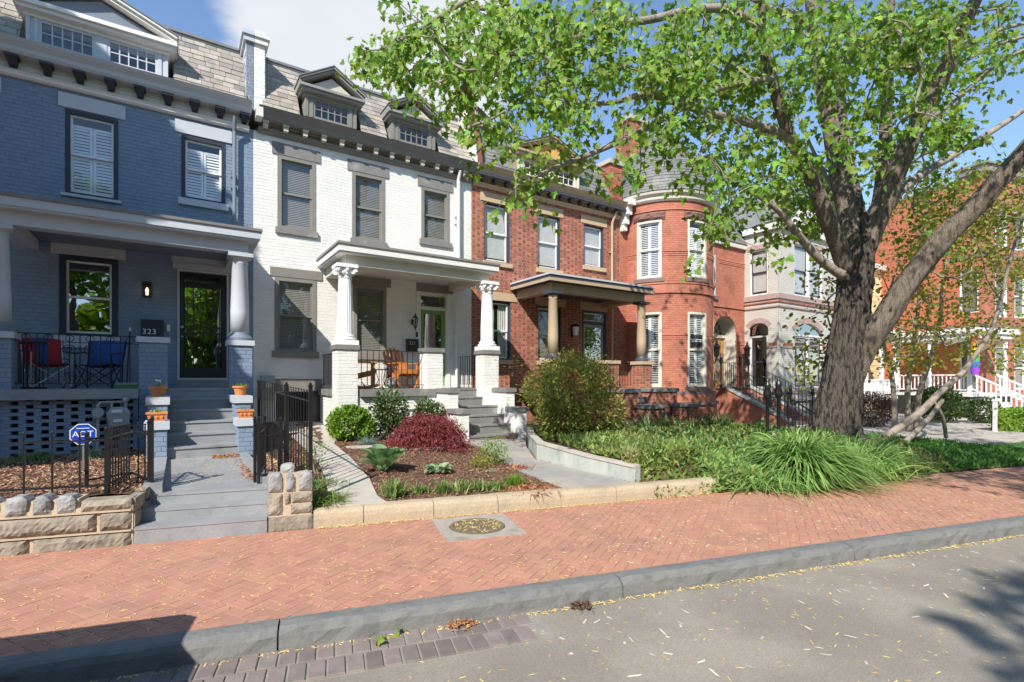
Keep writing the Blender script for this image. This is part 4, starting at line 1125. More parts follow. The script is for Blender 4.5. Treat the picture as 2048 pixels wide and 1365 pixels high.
# gas pipe loop under 321 porch
gp = thing('gas_meter', 'white gas pipe loop and small meter behind the shrubs at the white porch base', 'gas meter', (4.4, 11.0, .6))
obj('pipe', MB().tube([(4.2, 11.0, .45), (4.2, 11.0, 1.12), (4.23, 11.0, 1.2), (4.55, 11.0, 1.2), (4.6, 11.0, 1.14), (4.6, 11.0, .45)], .022, 8), M_wh, gp)
obj('meter_body', MB().box(4.3, 4.5, 10.92, 11.08, .55, .85).tube([(4.4, 10.92, .7), (4.4, 10.88, .7)], .07, 12), M_meter, gp)

# ---------------- 323: the blue house
H2 = thing('row_house', 'blue-grey painted brick row house with white shuttered windows and full-width shaded porch', 'house', (-1.3, 13, .5), 'attached two-storey row houses with mansard roofs')
X0, X1 = -4.15, 1.487
holes = [(-3.6, -2.76, 5.30, 6.95), (-1.77, -.96, 5.30, 6.93), (.115, .93, 5.58, 6.93), (-1.86, -.96, 2.56, 4.12), (.04, 1.0, 1.70, 4.06)]
brick_wall(H2, fac, X0, X1, .4, 7.40, holes, M_blue, M_bluej, bl=.218, bh=.0755, j=.008, jit=.002)
for (a, c) in ((-3.74, -2.66), (-1.87, -.84), (0.0, 1.06)): slab(H2, 'lintel', fac, a, c, 6.965, 7.235, -.05, .03, M_lbl)
for (a, c, z) in ((-3.6, -2.76, 5.30), (-1.77, -.96, 5.30), (.115, .93, 5.58)):
    window(H2, fac, a, c, z, 6.935, M_bluetrim, M_wh, 'shutter', case=.07, cas_d=.012, gm=M_glass)
    slab(H2, 'sill', fac, a - .06, c + .06, z - (.05 if z < 5.5 else .14), z, -.1, .07, M_lbl)
slab(H2, 'lintel', fac, -1.98, -.84, 4.125, 4.365, -.05, .03, M_lbl)
window(H2, fac, -1.86, -.96, 2.56, 4.12, M_bluetrim, M_wh, None, case=.10, cas_d=.012, gm=M_glassR)
slab(H2, 'sill', fac, -1.93, -.92, 2.33, 2.555, -.1, .06, M_lbl)
slab(H2, 'lintel', fac, -.06, 1.07, 4.20, 4.34, -.05, .025, M_lbl); slab(H2, 'lintel', fac, -.04, 1.05, 4.065, 4.198, -.05, .05, M_lbl)
b = MB(); ring(b, fac, .04, 1.0, 1.70, 4.06, .04, -.14, .02); df = obj('door_frame', b, M_lbl, H2)
sd = obj('security_door', MB().fbox(fac, .08, .17, -.05, -.01, 1.74, 3.99).fbox(fac, .87, .96, -.05, -.01, 1.74, 3.99).fbox(fac, .17, .87, -.05, -.01, 1.74, 1.96).fbox(fac, .17, .87, -.05, -.01, 3.70, 3.80).fbox(fac, .17, .87, -.05, -.01, 3.95, 3.99).fbox(fac, .17, .87, -.04, -.02, 2.70, 2.73).fbox(fac, .17, .87, -.04, -.02, 2.83, 2.86), M_iron, H2)
for i in range(6): obj('bar', MB().fbox(fac, .21 + i * .12, .224 + i * .12, -.03, -.012, 1.96, 3.95), M_iron, sd)
obj('door_pane', MB().fbox(fac, .18, .86, -.08, -.07, 1.95, 3.70), M_glassR, sd)
obj('transom_pane', MB().fbox(fac, .10, .94, -.09, -.085, 3.75, 4.0), M_glass, sd)
obj('door_handle', MB().sphere((.125, 12.93, 2.82), .035).sphere((.125, 12.95, 2.62), .025), M_steel, sd)
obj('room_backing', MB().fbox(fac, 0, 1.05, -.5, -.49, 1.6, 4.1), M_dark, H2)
cornice(H2, -4.15, 1.42, 7.84, M_lbl, M_trimw, M_bluetrim, 12, bw=.15, bh=.17, zl=7.30, brk_shape='taper', mid=M_cream, brx=[-3.9 + i * .4725 for i in range(12)])
obj('frieze_board', MB().box(-4.1, 1.40, 12.905, 12.928, 7.53, 7.545), M_lbl, H2)
mansard(H2, -4.15, 1.34, [(-2.38, -.03, 7.8, 8.7)], M_slate)
dormer(H2, -2.29, -.12, M_trimw, M_lbl, M_bluesoft, nwin=2, ze=8.62, za=9.12)
downspout(H2, 1.10, 4.75, 7.2, M_bluesoft, top=(1.1, 12.75, 7.5), y=12.88, w=.075)
porch_roof(H2, -2.63, 1.41, 10.88, 4.60, M_dgrey, M_lbl, M_lbl, M_bluesoft)
column(H2, 1.06, 11.31, 2.46, 4.15, M_lbl, r0=.165, r1=.135, basem=M_bluesoft); column(H2, -2.36, 11.31, 2.46, 4.15, M_lbl, r0=.165, r1=.135, basem=M_bluesoft)
bk = dict(bl=.218, bh=.0755, j=.007, jit=.002)
pier(H2, .86, 1.26, 11.1, 11.5, .45, 2.46, M_lbl, M_blue, M_bluej, **bk)
pier(H2, -.53, -.11, 11.1, 11.5, .45, 2.46, M_lbl, M_blue, M_bluej, **bk)
pier(H2, -2.56, -2.16, 11.1, 11.5, .45, 2.46, M_lbl, M_blue, M_bluej, **bk)
slab(H2, 'porch_floor', fac, -4.1, -.53, 1.38, 1.545, .02, 2.08, M_step)
slab(H2, 'porch_floor', fac, -.528, 1.25, 1.38, 1.543, .02, 1.49, M_step)
slab(H2, 'door_sill', fac, 0.0, 1.04, 1.544, 1.70, -.1, .3, M_step)
# pierced brick screen under the porch
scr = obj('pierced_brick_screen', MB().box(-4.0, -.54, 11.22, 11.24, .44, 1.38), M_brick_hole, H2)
f = plane_map(0, 11.08); L = []; rr = 0; z = .47
while z < 1.37:
    x = -4.0 + (rr % 2) * .183
    while x < -.56:
        s0, s1 = x + .092, min(x + .366, -.54)
        if s1 - s0 > .05:
            p, U, W = axes(f, (s0 + s1) / 2, z + .0295); L.append((tuple(p), tuple(U), tuple(W), round(s1 - s0 - .0, 3), .057, .1, 0))
        x += .366
    z += .059; rr += 1
pieces(scr, 'brick', L, M_blue, 300)
stairs(H2, -.10, .86, 9.55, .47, 1.54, 6, .31, M_step, 11.6)
for (a, c) in ((-.36, -.10), (.86, 1.10)):
    pier(H2, a, c, 9.95, 11.099, .45, 1.42, M_lbl, M_blue, M_bluej, name='stair_cheek', capz=.12, cap_oh=.03, **bk)
    pier(H2, a, c, 9.45, 9.92, .45, 1.06, M_lbl, M_blue, M_bluej, name='stair_cheek', capz=.12, cap_oh=.03, **bk)
rl = baluster_rail('r', H2, (-2.16, 11.28), (-.53, 11.28), (1.56, 1.56), (2.46, 2.46), .135, M_iron)
obj('second_rail', MB().bar((-2.16, 11.28, 2.33), (-.53, 11.28, 2.33), .02, .012), M_iron, rl)
b = MB()
for i in range(6): b.tube([(-2.02 + i * .27 + .055 * math.cos(k * .628), 11.28, 2.395 + .055 * math.sin(k * .628)) for k in range(11)], .006, 4)
for s_ in (-1, 1):
    scroll(b, (-1.35 + s_ * .13, 11.28, 2.2), (1, 0, 0), s_, .1); scroll(b, (-1.35 + s_ * .2, 11.28, 2.0), (1, 0, 0), s_, .09, flip=-1); scroll(b, (-1.35 + s_ * .1, 11.28, 1.75), (1, 0, 0), s_, .09)
obj('scroll_panel', b, M_iron, rl)
baluster_rail('r', H2, (-2.36, 12.97), (-2.36, 11.52), (1.56, 1.56), (2.42, 2.42), .10, M_iron)
l = thing('wall_lantern', 'lit black box lantern on the blue-grey wall above the 323 mailbox', 'lamp', (-.48, 12.95, 3.55))
b = MB(); b.box(-.55, -.41, 12.96, 12.996, 3.40, 3.70).box(-.56, -.40, 12.84, 12.959, 3.675, 3.70).box(-.56, -.40, 12.84, 12.959, 3.40, 3.425)
for x, y in ((-.555, 12.845), (-.415, 12.845)): b.box(x, x + .01, y, y + .01, 3.42, 3.68)
obj('lantern_frame', b, M_iron, l); obj('bulb', MB().lathe((-.48, 12.9, 3.44), [(.02, 0), (.022, .06), (.03, .09), (.012, .15)], 8), glow_mat('warm_bulb', (1, .62, .3), 2.2), l)
mbx = thing('mailbox', 'dark blue wall mailbox numbered 323 beside the barred door', 'mailbox', (-.4, 12.9, 2.75))
obj('box', MB().box(-.585, -.205, 12.86, 12.997, 2.60, 2.90).box(-.59, -.2, 12.85, 12.997, 2.902, 2.935), M_bluetrim, mbx)
text('house_number', '323', .15, M_wh, mbx, face_M((-.44, 12.857, 2.685)), spacing=1.1)
obj('video_doorbell', MB().box(-.145, -.085, 12.965, 12.997, 2.72, 2.86), M_wh, None, 'white and black video doorbell between the 323 mailbox and door', 'doorbell', loc=(-.11, 12.98, 2.8))
# party-wall chimney painted half blue-grey, half white
ch = thing('party_chimney', 'square chimney on the party wall, left half grey and right half white', 'chimney', (1.5, 12.9, 7.9))
for (a, c, m, j) in ((1.33, 1.487, M_bluesoft, M_lbl), (1.493, 1.72, M_white, M_whitej)):
    obj('stack', MB().box(a, c, 12.87, 13.9, 7.80, 9.35), j, ch)
    w = obj('stack_face', MB().box(a + .004, c - .004, 12.866, 12.869, 7.80, 9.3), j, ch)
    masonry(w, plane_map(0, 12.862), a, c, 7.8, 9.30, [], m, nind=40, **{**bk, 'bl': .16})
    obj('cap', MB().box(a - (.05 if a < 1.4 else 0), c + (.05 if a > 1.4 else 0), 12.80, 13.95, 9.30, 9.42).box(a - (.09 if a < 1.4 else 0), c + (.09 if a > 1.4 else 0), 12.76, 13.99, 9.422, 9.50).box(a, c, 12.86, 13.9, 9.502, 9.62), j, ch)
w = obj('stack_side', MB().box(1.326, 1.329, 12.87, 13.9, 7.8, 9.3), M_lbl, ch)
masonry(w, plane_map(1.326, 13.9, 0, -1), 0, 1.03, 7.8, 9.3, [], M_bluesoft, nind=40, **bk)
obj('white_rake_board', MB().box(1.50, 1.64, 12.55, 12.86, 7.55, 7.80), M_whitej, ch)

# ---------------- third: the red house
H3 = thing('row_house', 'red brick row house with tan stone lintels, tan porch columns and orange gable panel', 'house', (10.1, 13, .3), 'attached two-storey row houses with mansard roofs')
X0, X1 = 7.153, 13.1
holes = [(7.58, 8.48, 5.20, 6.95), (9.52, 10.43, 5.22, 6.95), (11.44, 12.34, 5.53, 6.95), (7.62, 8.51, 2.30, 4.06), (9.54, 10.46, 2.30, 4.04), (11.36, 12.46, 1.45, 4.03)]
fk = dict(bl=.215, bh=.084, j=.011, bond='flemish', jit=.0025)
brick_wall(H3, fac, X0, X1, .2, 7.42, holes, [M_redA, M_redAh], M_mort, **fk)
for (a, c) in ((7.45, 8.62), (9.40, 10.54), (11.31, 12.47)): slab(H3, 'lintel', fac, a, c, 6.955, 7.225, -.05, .02, M_tan)
for i, (a, c, z) in enumerate(((7.58, 8.48, 5.20), (9.52, 10.43, 5.22), (11.44, 12.34, 5.53))):
    slab(H3, 'sill', fac, a - .06, c + .06, z - .13, z, -.1, .07, M_tan); window(H3, fac, a, c, z, 6.95, M_navy, M_wh, 'shade', case=.06, inset=.05)
for (a, c) in ((7.50, 8.74), (9.42, 10.64), (11.28, 12.50)): slab(H3, 'lintel', fac, a, c, 4.065 if a < 11 else 4.04, 4.31, -.05, .02, M_tan)
for (a, c, k_) in ((7.62, 8.51, 'curtain'), (9.54, 10.46, 'blind')): slab(H3, 'sill', fac, a - .06, c + .06, 2.17, 2.30, -.1, .07, M_tan); window(H3, fac, a, c, 2.30, 4.06 if a < 9 else 4.04, M_navy, M_wh, k_, case=.06, inset=.05)
slab(H3, 'sill', fac, 7.7, 8.6, 1.15, 1.42, -.05, .02, M_tan)
b = MB(); ring(b, fac, 11.36, 12.46, 1.45, 4.03, .07, -.14, .0); b.fbox(fac, 11.43, 12.39, -.14, -.02, 3.58, 3.68); df = obj('door_frame', b, M_navy, H3)
obj('transom_sash', ring and (lambda q: (ring(q, fac, 11.43, 12.39, 3.68, 3.96, .04, -.09, -.06), q)[1])(MB()), M_wh, df)
obj('transom_pane', MB().fbox(fac, 11.45, 12.37, -.085, -.08, 3.70, 3.94), M_glass, df)
b = MB(); ring(b, fac, 11.43, 12.39, 1.50, 3.58, .1, -.11, -.07); dr = obj('door', b, M_meter, H3)
obj('door_pane', MB().fbox(fac, 11.52, 12.3, -.095, -.085, 1.60, 3.5), M_glassR, dr); obj('inner_door', MB().fbox(fac, 11.45, 12.37, -.2, -.16, 1.5, 3.56), M_oak, dr)
cornice(H3, 7.16, 13.08, 7.82, M_tanp, M_tanp, M_navy, 14, bw=.12, bh=.13, zl=7.32, brk_shape='taper', mid=M_tanp, brx=[7.45 + i * .412 for i in range(14)])
obj('navy_fillet', MB().box(7.2, 13.05, 12.62, 12.70, 7.545, 7.598), M_navy, H3)
mansard(H3, 7.30, 12.5, [(8.55, 11.1, 7.8, 8.7)], M_slateg)
dormer(H3, 8.64, 11.02, M_tanp, M_cream, M_orange, nwin=2, lites=(4, 2), ze=8.60, za=9.16, roofm=M_navy)
downspout(H3, 12.62, 1.45, 7.1, M_tanp, top=(12.7, 12.75, 7.5), y=12.88, w=.085)
porch_roof(H3, 8.50, 12.68, 11.05, 4.635, M_lbl, M_navy, M_tanp, M_navy, beamd=.24)
obj('tan_fascia', MB().box(8.50, 12.68, 11.05, 11.068, 4.415, 4.50).box(8.50, 8.518, 11.07, 12.99, 4.415, 4.50), M_tanp, H3)
column(H3, 8.86, 11.37, 2.28, 4.17, M_tanp, r0=.15, r1=.125, capm=M_navy, basem=M_navy); column(H3, 12.42, 11.37, 2.28, 4.17, M_tanp, r0=.15, r1=.125, capm=M_navy, basem=M_navy)
rk3 = dict(bl=.215, bh=.084, j=.011, jit=.002)
for (a, c) in ((8.62, 9.06), (10.72, 11.20), (12.22, 12.66)): pier(H3, a, c, 11.14, 11.58, .3, 2.28, M_tan, None, M_mort, mats=[M_redA, M_redAh], bond='flemish', cap_oh=.04, **rk3)
slab(H3, 'porch_floor', fac, 8.7, 12.6, 1.30, 1.44, .02, 1.86, M_bss)
brick_wall(H3, plane_map(0, 11.18), 9.06, 10.72, .3, 1.30, [], [M_redA, M_redAh], M_mort, name='porch_base', **{**fk, 'nind': 40})
for (a, c, z, y0, y1) in ((10.55, 11.05, 1.44, 10.2, 11.13), (11.9, 12.9, 1.44, 10.35, 11.13), (10.9, 11.5, 1.0, 9.65, 10.17), (12.6, 13.0, 1.0, 9.65, 10.3)):
    pier(H3, a, c, y0, y1, .15, z, M_taupel, None, M_mort, mats=[M_redA, M_redAh], bond='flemish', name='stair_cheek', cap_oh=.04, **rk3)
stairs(H3, 11.05, 12.2, 9.9, .3, 1.42, 5, .26, M_taupel, 11.6)
baluster_rail('r', H3, (9.06, 11.36), (10.72, 11.36), (1.45, 1.45), (2.2, 2.2), .13, M_iron)
baluster_rail('r', H3, (12.44, 12.97), (12.44, 11.6), (1.45, 1.45), (2.25, 2.25), .13, M_iron)
l = thing('wall_lantern', 'dark box lantern with pale glass on the red brick wall of the tan-columned porch', 'lamp', (10.95, 12.9, 3.3))
obj('lantern_frame', MB().box(10.87, 10.95, 12.93, 12.997, 3.1, 3.5).hexa([(10.85, 12.78, 3.44), (11.07, 12.78, 3.44), (11.07, 12.929, 3.44), (10.85, 12.929, 3.44), (10.9, 12.82, 3.52), (11.02, 12.82, 3.52), (11.02, 12.929, 3.52), (10.9, 12.929, 3.52)]), M_iron, l)
obj('lantern_glass', MB().hexa([(10.90, 12.82, 3.16), (11.02, 12.82, 3.16), (11.02, 12.92, 3.16), (10.90, 12.92, 3.16), (10.87, 12.79, 3.43), (11.05, 12.79, 3.43), (11.05, 12.925, 3.43), (10.87, 12.925, 3.43)]), M_wh, l)
# parapet at the boundary with the white house, and the tall end chimney
pp = thing('party_parapet', 'narrow party parapet, white left side and red right side, beside the white house roof', 'parapet', (7.1, 12.8, 7.8))
obj('white_face', MB().add([(7.02, 12.62, 7.8), (7.145, 12.62, 7.8), (7.145, 13.75, 7.8), (7.02, 13.75, 7.8), (7.02, 12.66, 8.3), (7.145, 12.66, 8.3), (7.145, 13.75, 9.65), (7.02, 13.75, 9.65), (7.02, 13.3, 9.65), (7.145, 13.3, 9.65)], [(0, 1, 5, 4), (4, 5, 9, 8), (8, 9, 6, 7), (0, 4, 8, 7, 3), (1, 2, 6, 9, 5), (2, 3, 7, 6)]), M_whitej, pp)
obj('red_face', MB().add([(7.15, 12.60, 7.8), (7.29, 12.60, 7.8), (7.29, 13.75, 7.8), (7.15, 13.75, 7.8), (7.15, 12.62, 8.3), (7.29, 12.62, 8.3), (7.29, 13.75, 9.7), (7.15, 13.75, 9.7), (7.15, 13.1, 9.7), (7.29, 13.1, 9.7)], [(0, 1, 5, 4), (4, 5, 9, 8), (8, 9, 6, 7), (0, 4, 8, 7, 3), (1, 2, 6, 9, 5), (2, 3, 7, 6)]), M_redTj, pp)
ch = thing('party_chimney', 'red brick chimney with pale cap between the red row house and the turret', 'chimney', (12.8, 12.9, 7.9))
obj('stack', MB().box(12.5, 13.08, 12.86, 13.9, 7.78, 9.15), M_redTj, ch)
w = obj('stack_face', MB().box(12.5, 13.08, 12.852, 12.858, 7.78, 9.15), M_redTj, ch); masonry(w, plane_map(0, 12.85), 12.5, 13.08, 7.78, 9.14, [], M_redA, nind=60, bl=.2, bh=.075, j=.008)
w = obj('stack_side', MB().box(12.492, 12.498, 12.86, 13.9, 7.78, 9.15), M_redTj, ch); masonry(w, plane_map(12.49, 13.9, 0, -1), 0, 1.04, 7.78, 9.14, [], M_redA, nind=60, bl=.2, bh=.075, j=.008)
obj('cap', MB().box(12.42, 13.14, 12.78, 13.95, 9.152, 9.30), M_conc, ch)
for (r_, a, c, z1) in ((H1, 1.6, 7.1, 9.3), (H2, -4.1, 1.4, 9.3), (H3, 7.3, 13.0, 9.3)):
    b = MB(); b.add([(a, 13.7, 0), (c, 13.7, 0), (c, 21, 0), (a, 21, 0), (a, 13.7, z1), (c, 13.7, z1), (c, 21, z1 + .2), (a, 21, z1 + .2)], [(1, 2, 6, 5), (2, 3, 7, 6), (3, 0, 4, 7), (4, 5, 6, 7), (0, 1, 5, 4)]); obj('rear_wall', b, M_whitej, r_)
# ------------------------------------------------------------------ turret house
H4 = thing('turret_house', 'orange-red brick house with a round corner turret and bell-shaped slate roof', 'house', (15.3, 13, .3))
TC = (15.29, 13.0); TR = 1.82
tf = cyl_map(TC[0], TC[1], TR, math.pi)           # u from 0 (left) to pi*r (right)
UA = lambda deg: math.radians(deg - 180) * TR
tw = []
for dg in (207, 262, 318):
    uc = UA(dg); tw.append((uc - .43, uc + .43))
tholes = [(a, c, 5.20, 7.18) for a, c in tw] + [(a, c, 1.45, 4.02) for a, c in tw]
U1 = math.pi * TR
tk = dict(bl=.21, bh=.0715, j=.007, jit=.0012)
brick_wall(H4, tf, 0, U1, 1.22, 7.80, tholes, M_redT, M_redTj, name='turret_wall', step=.2, **tk)
for i, (a, c) in enumerate(tw):
    window(H4, tf, a, c, 5.20, 7.18, M_cream, M_cream, 'shutter_open' if i == 0 else 'shutter', case=.07, n=4, cas_d=.01)
    window(H4, tf, a, c, 1.45, 4.02, M_cream, M_cream, 'shutter_open', case=.07, n=4, cas_d=.01)
    arch_fill(H4, tf, a, c, 3.86, 4.03, .155, M_redT, M_redT, nv=14, vh=.22, vd=.006)
    rough_block(H4, 'rock_faced_lintel', tf, a - .13, c + .13, 7.19, 7.46, .07, M_bs, n=12, seed=i)
    slab(H4, 'sill', tf, a - .1, c + .1, 5.06, 5.195, -.1, .07, M_bss, n=6); slab(H4, 'sill', tf, a - .1, c + .1, 1.30, 1.445, -.1, .07, M_bss, n=6)
for (z0, z1, d) in ((4.98, 5.04, .045), (4.66, 4.72, .05), (4.72, 4.98, .02), (7.50, 7.56, .04), (1.22, 1.295, .08)): slab(H4, 'band_course', tf, -.02, U1, z0, z1, -.02, d, M_redT if z0 > 1.3 else M_bss, n=28)
# dentil course
for (z, segs) in ((5.98, [(0, tw[0][0]), (tw[0][1], tw[1][0]), (tw[1][1], tw[2][0])]), (3.12, [(0, tw[0][0]), (tw[0][1], tw[1][0]), (tw[1][1], tw[2][0])])):
    for a, c in segs:
        b = MB(); b.fbox(tf, a, c, 0, .03, z + .10, z + .15, 0, max(1, int((c - a) / .2))); b.fbox(tf, a, c, 0, .02, z - .04, z, 0, max(1, int((c - a) / .2)))
        u = a + .03
        while u < c - .04: b.fbox(tf, u, u + .045, 0, .028, z + .02, z + .08); u += .09
        obj('dentil_course', b, M_redT, H4)
mould(H4, 'turret_cornice', tf, -.05, U1 + .05, [(.0, 7.80), (.06, 7.80), (.12, 7.86), (.14, 7.95), (.24, 8.02), (.27, 8.10), (0, 8.12)], M_cream, n=40)
# bell roof
prof = [(2.10, 8.10), (1.98, 8.32), (1.86, 8.7), (1.66, 9.15), (1.34, 9.6), (.94, 10.1), (.55, 10.6), (.22, 11.05), (.03, 11.2)]
b = MB(); b.lathe((TC[0], TC[1], 0), [(r_ - .02, z) for r_, z in prof], 40); tr = obj('turret_roof', b, M_slateg, H4, smooth=True)
L = []; rs = random.Random(3)
def prof_at(z):
    for (r0, z0), (r1, z1) in zip(prof[:-1], prof[1:]):
        if z0 <= z <= z1: t = (z - z0) / (z1 - z0); return r0 + (r1 - r0) * t, math.atan2(r0 - r1, z1 - z0)
    return .05, 1
z = 8.11; row = 0
while z < 11.0:
    r_, tl = prof_at(z + .06); n = max(6, int(2 * math.pi * r_ / .26)); n2 = 0
    for i in range(n):
        a_ = 2 * math.pi * (i + .5 * (row % 2)) / n
        rad_ = Vector((math.cos(a_), math.sin(a_), 0)); U = Vector((-math.sin(a_), math.cos(a_), 0)); 
        W = (Vector((0, 0, 1)) * math.cos(tl + .13) - rad_ * math.sin(tl + .13)).normalized(); Nn = U.cross(W)
        P = Vector((TC[0], TC[1], z + .065)) + rad_ * (r_) + Nn * .006
        L.append((tuple(P), tuple(U), tuple(W), round(2 * math.pi * r_ / n - .006, 2), .16, .02, 0))
    z += .125 * math.cos(tl) ; row += 1
pieces(tr, 'slate', L, M_slateg, 300)
obj('finial', MB().lathe((TC[0], TC[1], 11.1), [(.12, 0), (.10, .1), (.05, .2), (.09, .3), (.04, .4), (.02, .8)], 12), M_cream, tr)
# chimney stack seen above the bell roof
ch = thing('brick_chimney', 'weathered brick chimney rising behind the turret roof', 'chimney', (15.7, 14.6, 8)); obj('stack', MB().box(15.3, 16.3, 14.6, 15.4, 8, 12.2), M_redTj, ch)
w = obj('stack_face', MB().box(15.3, 16.3, 14.592, 14.598, 8.0, 12.1), M_redTj, ch); masonry(w, plane_map(0, 14.59), 15.3, 16.3, 8.5, 12.1, [], M_redA, nind=20, bl=.21, bh=.075, j=.01)
obj('cap', MB().box(15.2, 16.4, 14.5, 15.5, 12.2, 12.35), M_conc, ch)
# stone base of the turret
b = MB(); n = 9
tb = cyl_map(TC[0], TC[1], TR + .12, math.pi)
for i in range(n):
    a = (math.pi * (TR + .12)) * i / n; c = (math.pi * (TR + .12)) * (i + 1) / n
    obj('base_stone', MB().fbox(tb, a + .005, c - .005, -.3, 0 + .004 * (i % 3), .1, .84, 0, 3), M_rbase, H4)
slab(H4, 'base_ledge', tb, -.02, math.pi * (TR + .12), .84, .93, -.3, .07, M_bss, n=24)
obj('plinth', MB().fbox(tb, 0, math.pi * (TR + .12), -.3, -.05, .93, 1.22, 0, 24), M_redT, H4)
# flat walls either side
kk = dict(bl=.21, bh=.0715, j=.007, jit=.0012, nind=60)
brick_wall(H4, fac, 13.1, 13.5, .3, 7.9, [], M_redT, M_redTj, name='side_wall', **kk)
door = (18.42, 20.0, 1.35, 4.35)
h4 = [door, (17.75, 18.6, 5.15, 6.9)]
brick_wall(H4, fac, 17.1, 20.75, .3, 7.3, h4, M_redT, M_redTj, name='entrance_wall', **kk)
window(H4, fac, 17.75, 18.6, 5.15, 6.9, M_lbl, M_wh, 'shutter_open', case=.06)
slab(H4, 'sill', fac, 17.65, 18.7, 5.0, 5.145, -.1, .07, M_bss)
slab(H4, 'band_course', fac, 17.1, 20.75, 4.72, 4.78, -.02, .05, M_redT); slab(H4, 'band_course', fac, 17.1, 20.75, 7.302, 7.5, -.02, .12, M_cream)
for (z, x0_, x1_) in ((6.6, 18.8, 20.7), (3.25, 19.95, 20.7)):
    b = MB(); b.fbox(fac, x0_, x1_, 0, .03, z + .08, z + .13).fbox(fac, x0_, x1_, 0, .02, z - .06, z - .02); u = x0_ + .03
    while u < x1_ - .05: b.fbox(fac, u, u + .045, 0, .028, z, z + .06); u += .09
    obj('dentil_course', b, M_redT, H4)
# arched doorway
uc = 19.21; hw = .79; zs = 3.56
b = MB(); N_ = 16
arc = [(uc - hw * math.cos(math.pi * i / N_), zs + hw * math.sin(math.pi * i / N_)) for i in range(N_ + 1)]
for i in range(N_):
    p, q = arc[i], arc[i + 1]
    b.add([fac(p[0], p[1], .0), fac(q[0], q[1], .0), fac(q[0], 4.36, .0), fac(p[0], 4.36, .0)], [(0, 1, 2, 3)])
aw = obj('door_arch', b, M_redT, H4)
for i in range(17):
    t0 = math.pi * i / 17 + .01; t1 = math.pi * (i + 1) / 17 - .01
    obj('arch_brick', MB().uprism(fac, [(uc - r_ * math.cos(t), zs + r_ * math.sin(t)) for r_, t in ((hw + .26, t0), (hw + .26, t1), (hw + .02, t1), (hw + .02, t0))], -.02, .03), M_redT, aw)
b = MB()
for i in range(N_):
    p, q = arc[i], arc[i + 1]; b.add([fac(p[0], p[1], 0), fac(q[0], q[1], 0), fac(q[0], q[1], -.7), fac(p[0], p[1], -.7)], [(3, 2, 1, 0)])
b.add([fac(uc - hw, 1.35, 0), fac(uc - hw, zs, 0), fac(uc - hw, zs, -.7), fac(uc - hw, 1.35, -.7)], [(0, 1, 2, 3)]); b.add([fac(uc + hw, 1.35, 0), fac(uc + hw, zs, 0), fac(uc + hw, zs, -.7), fac(uc + hw, 1.35, -.7)], [(3, 2, 1, 0)])
obj('door_reveal', b, M_cream, H4)
obj('fanlight_bar', MB().fbox(fac, uc - hw, uc + hw, -.66, -.5, zs - .06, zs + .06), M_cream, H4)
obj('fanlight', MB().uprism(fac, [(p[0], p[1]) for p in arc], -.66, -.64), M_glassR, H4)
b = MB()
for r_ in (.25, .5, .74):
    b.tube([(uc - r_ * math.cos(math.pi * i / 12), 13.63, zs + .06 + r_ * math.sin(math.pi * i / 12)) for i in range(13)], .014, 4)
for k in range(1, 8): b.bar((uc - .25 * math.cos(math.pi * k / 8), 13.63, zs + .06 + .25 * math.sin(math.pi * k / 8)), (uc - .76 * math.cos(math.pi * k / 8), 13.63, zs + .06 + .76 * math.sin(math.pi * k / 8)), .014)
obj('fanlight_tracery', b, M_cream, H4)
for s_ in (-1, 1):
    a, c = (uc - hw, uc - .01) if s_ < 0 else (uc + .01, uc + hw)
    b = MB(); ring(b, fac, a, c, 1.37, zs - .07, .17, -.64, -.58, 0, .3); dl = obj('door_leaf', b, M_oak, H4); obj('door_pane', MB().fbox(fac, a + .17, c - .17, -.625, -.615, 1.67, zs - .24), M_glassR, dl)
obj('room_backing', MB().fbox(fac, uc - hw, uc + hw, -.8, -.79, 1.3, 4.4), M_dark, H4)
# console bracket at the party line
obj('console_bracket', MB().box(13.05, 13.33, 12.45, 12.99, 7.75, 7.95).box(13.07, 13.31, 12.6, 12.99, 7.45, 7.748).box(13.09, 13.29, 12.72, 12.99, 7.15, 7.448).box(13.11, 13.27, 12.8, 12.99, 6.93, 7.148), M_trimw, H4)
mans = MB(); mans.add([(13.1, 12.85, 7.9), (13.9, 12.85, 7.9), (13.9, 13.8, 9.5), (13.1, 13.8, 9.5)], [(0, 1, 2, 3)]); mans.add([(16.9, 12.85, 7.5), (20.8, 12.85, 7.5), (20.8, 13.9, 9.3), (16.9, 13.9, 9.3)], [(0, 1, 2, 3)]); mr = obj('mansard_roof', mans, M_slateg, H4)
masonry(mr, slope_map(0, 12.85, 7.5, .583), 17.0, 20.75, 7.5, 9.3, [], M_slateg, name='slate', bl=.25, bh=.15, j=.006, bond='slate', th=.012, tilt=.07, nind=60)
b = MB(); b.box(13.15, 20.7, 13.9, 21, 0, 9.2); obj('rear_wall', b, M_redTj, H4)
# window notice: white words on black
sg = thing('window_notice', 'small black notice with white lettering in the lower right turret window', 'notice', tf((tw[1][0] + tw[1][1]) / 2, 3.05, -.07))
uc_ = (tw[1][0] + tw[1][1]) / 2; P = Vector(tf(uc_, 3.05, -.07)); Ux = (Vector(tf(uc_ + .01, 3.05, 0)) - Vector(tf(uc_ - .01, 3.05, 0))).normalized()
obj('board', MB().obox(P, Ux * .27, Ux.cross(Vector((0, 0, 1))) * .006, (0, 0, .2)), M_blkc, sg)
text('lettering', 'FRONT ENTRANCE\nIS DOWNSTAIRS', .062, M_wh, sg, face_M(P + Ux.cross(Vector((0, 0, 1))) * .012, Ux))
